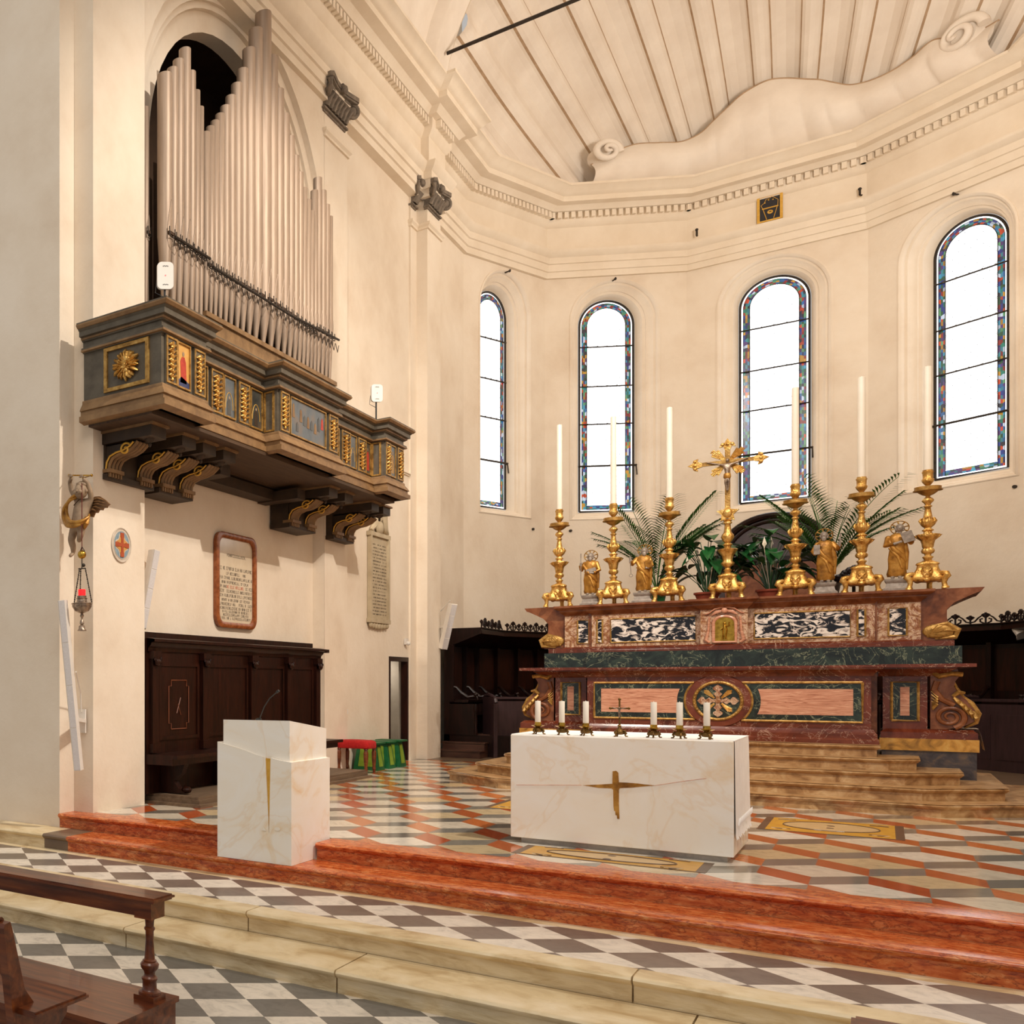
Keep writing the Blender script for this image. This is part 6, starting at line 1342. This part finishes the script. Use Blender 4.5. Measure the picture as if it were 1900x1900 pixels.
# ---- plants
def pot(t, c, r, h, mat='terracotta'):
    b = B(); b.lathe([(r * .72, 0), (r * .95, h * .8), (r * 1.05, h * .8), (r * 1.05, h), (r * .95, h), (r * .9, h * .9), (0, h * .88)], c, 24); b.build('pot', mat, t, smooth=40)
def palm(loc, label, seed, n=13, H=.95, mat='leaf_palm', potmat='green_paint'):
    t = thing('potted_palm', loc, label, 'plant'); r_ = random.Random(seed); c = Vector(loc); pot(t, c, .12, .20, potmat)
    for k in range(n):
        a = k * 2.4 + r_.uniform(-.3, .3); L = H * r_.uniform(.75, 1.1); up = r_.uniform(.75, 1.45); d = Vector((math.cos(a), math.sin(a) * .8, 0)); P = []
        for i in range(13):
            s = i / 12; P.append(c + Vector((0, 0, .15)) + d * (L * (s ** 1.5) * .62 * (1.5 - up * .5)) + Vector((0, 0, L * (s * 1.15 - .55 * s * s * (1.6 - up)))))
        b = B(); b.tube(P, [.007 - .004 * i / 12 for i in range(13)], 5)
        for i in range(3, 13):
            for half in (0, .33, .66):
                if i + half > 12: continue
                p = P[i].lerp(P[min(i + 1, 12)], half); tg = (P[min(i + 1, 12)] - P[i - 1]).normalized(); sd = tg.cross(Vector((0, 0, 1))).normalized()
                for s_ in (-1, 1):
                    ln = .26 * math.sin(PI * (i - 1.6) / 12.5) + .04; dr = (tg * .75 + sd * s_ * .9 + Vector((0, 0, -.12))).normalized(); w = Vector((0, 0, 1)).cross(dr).normalized() * .009
                    w *= 1.35; e = p + dr * ln + Vector((0, 0, -.03)); m_ = p + dr * ln * .5 + Vector((0, 0, .01)); b.add([p, m_ - w, e, m_ + w], [(0, 1, 2, 3)])
        b.build('frond', mat, t, smooth=0)
    return t
palm((-2.36, 17.62, TOPZ), 'palm in a green pot behind the left gilt statues', 4, 19, 1.30)
palm((-.52, 17.70, TOPZ), 'larger palm behind the right gilt statues', 9, 21, 1.42, potmat='marble_darkbase')
def lily(loc, label, seed, n=42):
    t = thing('peace_lily', loc, label, 'plant'); r_ = random.Random(seed); c = Vector(loc); pot(t, c, .145, .13)
    for k in range(n):
        a = r_.uniform(0, 2 * PI); out = r_.uniform(.06, .44); h = r_.uniform(.26, .80) * (1 - out * .4); d = Vector((math.cos(a), math.sin(a) * .7, 0)); s = Vector((-d.y, d.x, 0)).normalized()
        base = c + Vector((0, 0, .12)) + d * .03; k1 = c + d * out * .4 + Vector((0, 0, h * .8 + .05)); tip0 = c + d * out * .75 + Vector((0, 0, h + .10)); L = r_.uniform(.26, .38); dirn = (d * .9 + Vector((0, 0, r_.uniform(-.55, .3)))).normalized()
        b = B(); b.tube([base, k1, tip0], .005, 5); vs = []; fs = []; m = 8; W = L * .27
        for i in range(m + 1):
            u = i / m; w_ = W * math.sin(PI * min(1, u * .92 + .06)) ** .8 * (1 - .25 * u); p = tip0 + dirn * (L * u) + Vector((0, 0, .05 * math.sin(PI * u) - .09 * u * u)); vs += [p - s * w_ + Vector((0, 0, .018)), p, p + s * w_ + Vector((0, 0, .018))]
        for i in range(m): fs += [(3 * i, 3 * i + 1, 3 * i + 4, 3 * i + 3), (3 * i + 1, 3 * i + 2, 3 * i + 5, 3 * i + 4)]
        b.add(vs, fs); b.build('leaf', 'leaf_dark', t, smooth=60)
    for k in range(5):
        a = r_.uniform(0, 2 * PI); d = Vector((math.cos(a), math.sin(a), 0)) * r_.uniform(.08, .3); p = c + d + Vector((0, 0, r_.uniform(.45, .72))); b = B(); b.tube([c + Vector((0, 0, .1)), p], .004, 4); b.add([p, p + Vector((.025, 0, .06)), p + Vector((0, .01, .16)), p + Vector((-.022, 0, .06))], [(0, 1, 2, 3)]); b.tube([p, p + Vector((.005, -.012, .07))], .007, 5); b.build('flower', 'flower_white', t, smooth=0)
    return t
lily((-1.76, 17.40, TOPZ), 'peace lily in a terracotta pot left of the altar crucifix', 21)
lily((-1.10, 17.45, TOPZ), 'peace lily in a terracotta pot right of the altar crucifix', 22)
# dark leafy thing low behind the right part
b = B(); r_ = random.Random(3)
for k in range(22): a = r_.uniform(0, PI); b.ball((-.28 + .16 * math.cos(a) * r_.uniform(.3, 1), 17.6, TOPZ + .22 + .16 * math.sin(a) * r_.uniform(.2, 1)), (.05, .03, .045), 7, 5)
b.tube([(-.28, 17.6, TOPZ), (-.28, 17.6, TOPZ + .3)], .02, 6); tag(b.build('carved_ornament', 'wood_stall'), 'small dark carved ornament low behind the second right candlestick', 'ornament')
# ---- arched wooden portal on the apse wall behind the altar
p0, q0 = Vector((*APSE[2], 0)), Vector((*APSE[3], 0)); YW = APSE[2][1]
xc = XC + .03; R_ = .88; Zc = 4.02
t = thing('wooden_throne_canopy', (xc, YW - .2, 0), 'round-arched dark wooden canopy behind the altar plants', 'canopy')
b = B(); o = [(xc - R_, .4)] + [(xc - R_ * math.cos(PI * k / 24), Zc + R_ * math.sin(PI * k / 24)) for k in range(25)] + [(xc + R_, .4)]
b.prism([(x, YW - .06, z) for x, z in o], (0, -.22, 0)); b.build('arched_panel', 'wood_stall_purple', t, smooth=30)
b = B(); b.tube([(x, YW - .30, z) for x, z in o[1:-1]], .07, 8); b.tube([(xc - (R_ - .12) * math.cos(PI * k / 24), YW - .30, Zc + (R_ - .12) * math.sin(PI * k / 24)) for k in range(25)], .03, 8); b.build('arch_moulding', 'wood_stall', t)
b = B(); b.box((xc - R_ - .05, YW - .36, 3.92), (xc + R_ + .05, YW - .28, 4.04)); b.build('lintel', 'wood_stall', t, smooth=0)
b = B(); b.box((xc - R_ + .1, YW - .32, .5), (xc + R_ - .1, YW - .285, 3.9)); b.build('lower_panel', 'marble_rust', t, smooth=0)
# ---- small black and gold emblem on the frieze
t = thing('frieze_emblem', (0, 0, 0), 'small black square emblem in a gold frame on the apse frieze', 'emblem'); YE_ = YW - .075
c = aty(1428.5, 379, YE_ ); hw = .205; hh = .28; X_, Z_ = c.x, c.z; t.location = (X_, YE_, Z_)
Z_ = 11.36; t.location = (X_, YE_, Z_)
b = B(); b.box((X_ - hw, YE_ - .01, Z_ - hh), (X_ + hw, YE_ + .02, Z_ + hh)); b.build('black_ground', 'black_panel', t, smooth=0)
b = B()
for A_, C_ in (((-hw, -hh), (-hw + .045, hh)), ((hw - .045, -hh), (hw, hh)), ((-hw, hh - .045), (hw, hh)), ((-hw, -hh), (hw, -hh + .03))): b.box((X_ + A_[0], YE_ - .03, Z_ + A_[1]), (X_ + C_[0], YE_ + .0, Z_ + C_[1]))
b.build('gold_frame', 'gold_paint', t, smooth=0)
E_ = lambda u, v: (X_ + u, YE_ - .016, Z_ + v)
b = B(); b.tube([E_(-.125, .0), E_(.135, .0)], .013, 6); b.tube([E_(-.11, .0), E_(-.05, -.235)], .006, 5); b.tube([E_(.12, .0), E_(.06, -.235)], .006, 5)
b.tube([E_(-.115, .01), E_(-.14, .08), E_(-.09, .12), E_(-.06, .19), E_(0, .20), E_(.03, .22), E_(.07, .19), E_(.13, .13), E_(.125, .01)], .005, 5)
b.tube([E_(.005 + .035 * math.cos(a), -.09 + .028 * math.sin(a)) for a in [k * PI / 8 for k in range(17)]], .012, 6); b.tube([E_(-.03, -.105), E_(.04, -.105)], .012, 6)
for u, v in ((-.02, .165), (.05, .155), (-.08, .12)): b.ball(E_(u, v), .014, 6, 5)
b.build('gold_lines', 'gold_paint', t)
# ================================================================== MODERN ALTAR
ax0, ax1, ay0, ay1, az = -2.372, -.836, 9.87, 11.0, .955
t = thing('stone_altar', (-1.6, 10.4, 0), 'white onyx block altar with a broken gold cross on its front', 'altar')
b = B(); b.box((ax0 + .07, ay0 + .06, 0), (ax1 - .045, ay1 - .06, .052)); b.build('plinth', 'marble_grey', t, smooth=0)
# block front with the cross cut out: build as tiles around the cross polygon would be costly, so the cross is a shallow gilt inlay
b = B(); b.box((ax0, ay0, .048), (ax1, ay1, az)); o = b.build('block', 'onyx', t, smooth=0)
m_ = o.modifiers.new('edge', 'BEVEL'); m_.width = .006; m_.segments = 2
fr = lambda px, py: aty(900 + px / 1.9, 1280 + py / 1.9, ay0)
P = [fr(*p) for p in [(450, 287), (462, 285), (470, 292), (472, 326), (500, 327), (540, 330), (560, 333), (600, 337), (560, 340), (520, 344), (475, 346), (472, 352), (472, 400), (474, 455), (466, 454), (465, 442), (460, 441), (459, 428), (455, 426), (453, 410), (452, 352), (446, 347), (400, 345), (345, 336), (400, 334), (449, 331)]]
b = B(); b.prism([(p.x, ay0 + .002, p.z) for p in P], (0, -.006, 0))
rr_ = random.Random(3)
b.build('gold_cross', 'robe_gold', t, smooth=0)
b = B(); b.tube([fr(110, 335) + Vector((0, -.001, 0)), fr(340, 336) + Vector((0, -.001, 0))], .0018, 4); b.tube([fr(600, 337) + Vector((0, -.001, 0)), fr(700, 322) + Vector((0, -.001, 0)), fr(780, 312) + Vector((0, -.001, 0))], .0018, 4); b.build('crack_line', 'marble_pink', t)
# cloth
t = thing('altar_cloth', (-1.6, 10.4, az), 'white lace-edged cloth over the top of the onyx altar', 'cloth')
b = B(); b.box((ax0 + .004, ay0 + .012, az), (ax1 + .004, ay1, az + .006)); b.build('top', 'cloth_white', t, smooth=0)
b = B(); rings = []; y0_, y1_ = ay0 + .018, ay1 - .02; n = 60
for j, z in enumerate([az + .003, az - .05, .7, .5, .35, .22]):
    rings.append([(ax1 + .003 + .008 * (j / 5) * (1 + math.sin(i * .55)), y0_ + (y1_ - y0_) * i / n, z) for i in range(n + 1)])
rings.append([(ax1 + .008 + .010 * (1 + math.sin(i * .55)), y0_ + (y1_ - y0_) * i / n, .18 + .018 * (i % 2)) for i in range(n + 1)])
b.loft(rings, caps=False, closed=False); b.build('hanging_side', 'cloth_white', t, smooth=60)
b = B(); b.tube([(ax1 + .030, y0_ + (y1_ - y0_) * k / 40, .30 + .05 * (k % 2)) for k in range(41)], .003, 4); b.build('lace_pattern', 'cloth_white', t)
# ---- small candlesticks
ZA = az + .006
def clawfoot(t):
    b = B(); b.lathe([(.016, .018), (.03, .022), (.036, .032), (.034, .045), (.024, .056), (.020, .062)], (0, 0, 0), 16, lobes=6, amp=.12); b.build('base', 'bronze', t, smooth=60)
    for k in range(3):
        a = PI / 6 + PI * .5 + k * 2 * PI / 3; d = Vector((math.cos(a), math.sin(a), 0)); q = B(); q.tube([d * .018 + Vector((0, 0, .04)), d * .038 + Vector((0, 0, .042)), d * .046 + Vector((0, 0, .028)), d * .038 + Vector((0, 0, .016)), d * .046 + Vector((0, 0, .004)), d * .058 + Vector((0, 0, .004))], [.008, .010, .009, .006, .007, .006], 6)
        q.tube([d * .03 + Vector((-d.y, d.x, 0)) * .012 + Vector((0, 0, .05)), d * .044 + Vector((0, 0, .055)), d * .03 - Vector((-d.y, d.x, 0)) * .012 + Vector((0, 0, .05))], .005, 5); q.build('claw_foot', 'bronze', t)
def small_cs(x, y, lab):
    t = thing('small_candlestick', (0, 0, 0), lab, 'candlestick', 'small bronze candlesticks on the onyx altar'); clawfoot(t)
    b = B(); b.lathe([(.018, .060), (.022, .066), (.045, .075), (.050, .079), (.044, .080), (.02, .076), (0, .076)], (0, 0, 0), 24, lobes=6, amp=.05); b.build('drip_pan', 'brass', t)
    b = B(); b.lathe([(.024, .076), (.026, .082), (.0235, .088), (.0245, .108), (.022, .108), (0, .104)], (0, 0, 0), 24, lobes=8, amp=.04); b.build('socket', 'brass', t)
    t.location = (x, y, ZA); return t
pos = []
for px, py in ((998, 1366), (1042.5, 1366.5), (1087, 1367.5), (1213, 1371.5), (1261, 1373), (1311.5, 1375)):
    p = aty(px, py, 9.96); pos.append((p.x, 9.96))
ord_ = ['leftmost small bronze candlestick on the onyx altar', 'second small bronze candlestick from the left on the onyx altar', 'small bronze candlestick just left of the small standing cross', 'small bronze candlestick just right of the small standing cross', 'second small bronze candlestick from the right on the onyx altar', 'rightmost small bronze candlestick on the onyx altar']
s0 = small_cs(*pos[0], ord_[0])
for k in range(1, 6): dup(s0, (pos[k][0], pos[k][1], ZA), ord_[k], rz=.2 * k)
b = B(); b.lathe([(.021, 0), (.0215, .004), (.0215, .186), (.019, .190), (.002, .190), (.0015, .198), (0, .198)], (0, 0, 0), 20); k0 = b.build('short_candle', 'wax', smooth=40); k0.location = (pos[0][0], pos[0][1], ZA + .104)
lab = ['short white candle in the leftmost small candlestick', 'short white candle, second from the left on the onyx altar', 'short white candle left of the small standing cross', 'short white candle right of the small standing cross', 'short white candle, second from the right on the onyx altar', 'short white candle in the rightmost small candlestick']
tag(k0, lab[0], 'candle', 'short candles on the onyx altar')
for k in range(1, 6): c = k0.copy(); sc.collection.objects.link(c); c.location = (pos[k][0], pos[k][1], ZA + .104); c['label'] = lab[k]
t = thing('standing_cross', (0, 0, 0), 'small bronze standing crucifix between the candles on the onyx altar', 'crucifix'); clawfoot(t)
b = B(); b.lathe([(.02, .058), (.014, .07), (.01, .085), (.016, .092), (.008, .10)], (0, 0, 0), 12); b.box((-.006, -.004, .09), (.006, .004, .31)); b.box((-.060, -.004, .232), (.060, .004, .244))
for p in ((-.064, .238), (.064, .238), (0, .315)): b.ball((p[0], 0, p[1]), (.011, .006, .011), 8, 6)
b.build('cross', 'bronze', t)
b = B(); b.tube([(0, -.008, .16), (0, -.012, .20), (0, -.012, .225)], [.005, .008, .008], 6); b.tube([(-.048, -.008, .246), (0, -.012, .228), (.048, -.008, .246)], .004, 5); b.ball((0, -.014, .243), .008, 8, 6); b.build('figure', 'silver_aged', t)
p = aty(1149.5, 1369, 9.96); t.location = (p.x, 9.96, ZA)
# ================================================================== AMBO
t = thing('stone_ambo', (-3.9, 8.5, -.15), 'white onyx ambo with a curved lower block and a gold slit', 'lectern')
YA_ = 8.15; xl, xr = aty(403.5, 1500, YA_).x, aty(540.5, 1500, YA_).x
yb = 8.96
g = lambda px, py: aty(px, py, YA_)
zl = g(403.5, 1376).z
curve = [(403.5, 1376), (420, 1381), (440, 1387), (458, 1393), (475, 1400), (492, 1405)]
curve2 = [(502, 1406), (520, 1411), (540.5, 1415)]
sl = [g(492, 1405), g(499, 1545), g(502, 1406)]
b = B(); lo = [(g(*p).x, YA_, g(*p).z) for p in curve] + [(sl[0].x + .006, YA_, sl[0].z - .002)]
# left piece, right piece joined under the slit
poly = [(xl, YA_, -.148)] + [tuple(v) for v in lo[:-1]] + [(sl[1].x - .001, YA_, sl[1].z), (sl[1].x + .001, YA_, sl[1].z)] + [(g(*p).x, YA_, g(*p).z) for p in curve2] + [(xr, YA_, -.148)]
b.prism(poly[::-1], (0, yb - YA_, 0)); b.build('lower_block', 'onyx', t, smooth=0)
b = B(); b.prism([(sl[0].x - .004, YA_ + .012, sl[0].z - .01), (sl[2].x + .004, YA_ + .012, sl[2].z - .01), (sl[1].x, YA_ + .012, sl[1].z - .01)], (0, .02, 0)); b.build('gold_slit', 'gold_paint', t, smooth=0)
YU = YA_ + .03
ul = aty(414.5, 1335, YU); ur = aty(537.5, 1337.5, YU); zt = 1.09
b = B(); b.add([(ul.x, YU, .5), (ur.x, YU, .5), (ur.x, yb - .01, .5), (ul.x, yb - .01, .5), (ul.x, YU, ul.z), (ur.x, YU, ur.z), (ur.x, yb - .01, 1.0), (ul.x, yb - .01, 1.0)], [(3, 2, 1, 0), (4, 5, 6, 7), (0, 1, 5, 4), (1, 2, 6, 5), (2, 3, 7, 6), (3, 0, 4, 7)]); b.build('upper_block', 'onyx', t, smooth=0)
b = B(); c1 = g(490, 1538); b.prism([(c1.x - .02, YA_ - .001, c1.z - .015), (c1.x + .02, YA_ - .001, c1.z - .015), (c1.x, YA_ - .001, c1.z + .02)], (0, -.006, 0)); c2 = g(515, 1538); b.prism([(c2.x + .026 * math.cos(a * PI / 8), YA_ - .001, c2.z + .016 * math.sin(a * PI / 8)) for a in range(16)], (0, -.006, 0)); b.build('chipped_marks', 'wax', t, smooth=0)
t = thing('microphone', (-3.85, 8.6, 1.03), 'thin black gooseneck microphone on the ambo', 'microphone')
m0 = aty(480, 1338, 8.6); m1 = aty(490, 1312, 8.6); m2 = aty(500, 1296, 8.6); m3 = aty(513, 1285, 8.6)
b = B(); b.tube([m0, m1, m2, m3], .005, 6); b.build('gooseneck', 'black_plastic', t); b = B(); b.tube([m3, m3 + (m3 - m2) * .35], .012, 8); b.build('capsule', 'black_plastic', t); b = B(); b.lathe([(.03, -.02), (.028, .02), (.01, .03)], m0, 12); b.build('base', 'black_plastic', t)
# ================================================================== NAVE BENCHES (lower left corner)
ZP = .20
c = atz(284.5, 1668, ZP); XR_ = c.x; YR_ = c.y           # near right corner of the rail
def kneeler(xr, yr, label, near=True):
    t = thing('kneeler_rail', (xr - .8, yr, ZN), label, 'prie-dieu')
    x0 = xr - 2.6
    b = B(); b.box((x0, yr, ZP - .032), (xr, yr + .20, ZP)); b.box((x0, yr - .012, ZP - .020), (xr + .012, yr + .212, ZP - .008)); b.build('rail_top', 'wood_pew', t, smooth=0)
    b = B(); b.box((x0, yr + .03, ZP - .12), (xr - .10, yr + .07, ZP - .032)); b.build('rail_board', 'wood_pew', t, smooth=0)
    for xp in (xr - .085, xr - 2.3):
        b = B(); b.box((xp - .055, yr + .025, ZP - .13), (xp + .055, yr + .17, ZP - .032)); b.box((xp - .10, yr + .035, ZP - .11), (xp + .04, yr + .085, ZP - .06)); b.lathe([(.062, .0), (.062, .015), (.048, .022), (.040, .032), (.040, .075), (.046, .085), (.046, .092), (.036, .10), (.030, .112), (.034, .13), (.050, .15), (.053, .17), (.045, .182), (.038, .186), (.040, .192), (.030, .20), (.027, .24), (.023, .31), (.024, .36), (.031, .37), (.031, .378), (.024, .386), (.026, .42), (.035, .44)], (xp, yr + .10, ZP - .57 + .0), 20)
        b.box((xp - .065, yr + .035, ZP - .60), (xp + .065, yr + .165, ZP - .57)); b.build('turned_post', 'wood_pew', t, smooth=40)
    zk = ZP - .60
    b = B(); b.box((x0, yr - .42, zk - .03), (xr + .012, yr + .26, zk)); b.build('kneeling_board', 'wood_pew', t, smooth=0)
    b = B(); b.box((x0, yr - .40, ZN), (xr - .0, yr + .24, zk - .03)); b.build('plinth_box', 'wood_pew', t, smooth=0)
    return t
kneeler(XR_, YR_, 'carved dark wood kneeler rail with a turned post at the lower left')
# bench behind it
seatc = atz(160, 1842, -.16); t = thing('church_pew', (seatc.x - .5, seatc.y - .2, ZN), 'varnished wooden pew with a high back, cut off at the lower left corner', 'pew')
xs = seatc.x; ys = seatc.y; zs = -.16
b = B(); b.box((xs - 2.2, ys - .42, zs - .03), (xs, ys, zs)); b.box((xs - 2.2, ys - .42, zs - .022), (xs + .01, ys + .008, zs - .01)); b.build('seat', 'wood_pew', t, smooth=0)
e1 = atz(66, 1722, .26); zb_ = .26
yb2 = ys - .42
side = [(ys - .01, zs - .03), (ys - .03, zs - .12), (ys - .08, zs - .16), (ys - .06, ZN), (yb2 + .0, ZN), (yb2 - .03, zs - .1), (yb2 - .11, zb_ - .02), (yb2 - .10, zb_), (yb2 - .06, zb_ + .005), (yb2 - .045, zb_ - .03), (yb2 + .05, zs + .08), (yb2 + .12, zs)]
b = B(); xe = xs - .10
b.prism([(xe, y, z) for y, z in side], (-.045, 0, 0)); b.build('end_panel', 'wood_pew', t, smooth=0)
b = B(); n = 26; bot = []; 
for i in range(n + 1): u = i / n; x = xe - .045 - 2.0 * u; bot.append((x, zs + .10 + (.20 * min(1, u * 7) ** .8 - .03 * math.cos(u * 70) if u < .2 else .17)))
poly = [(xe - .045, zb_), (xe - 2.045, zb_)] + [(x, z) for x, z in bot[::-1]]
yy = lambda z: yb2 - .085 + (zb_ - z) * .22
b.add([(x, yy(z), z) for x, z in poly] + [(x, yy(z) + .025, z) for x, z in poly], [tuple(range(len(poly))), tuple(range(len(poly), 2 * len(poly)))[::-1]] + [(i, (i + 1) % len(poly), len(poly) + (i + 1) % len(poly), len(poly) + i) for i in range(len(poly))]); b.build('back_board', 'wood_pew', t, smooth=0)
b = B(); b.tube([(xe - 2.0, yb2 - .075, zb_ - .005), (xe - .048, yb2 - .075, zb_ - .005)], .028, 10); b.build('back_rail', 'wood_pew', t)
b = B(); b.box((xs - 2.2, ys - .04, zs - .13), (xs - .16, ys - .015, zs - .03)); b.build('seat_apron', 'wood_pew', t, smooth=0)
# far right: corner of the next bench rail, only its tip shows
cr = atz(1588, 1885, .2)
b = B(); b.box((cr.x, cr.y - .24, .165), (cr.x + 1.6, cr.y - .0, .2)); b.box((cr.x - .012, cr.y - .25, .178), (cr.x + 1.6, cr.y + .01, .19))
for dx in (.08, 1.45): b.box((cr.x + dx - .05, cr.y - .19, ZN), (cr.x + dx + .05, cr.y - .05, .165))
tag(b.build('bench_rail', 'wood_pew', smooth=0), 'tip of a dark wooden bench rail at the bottom edge right of centre', 'pew')
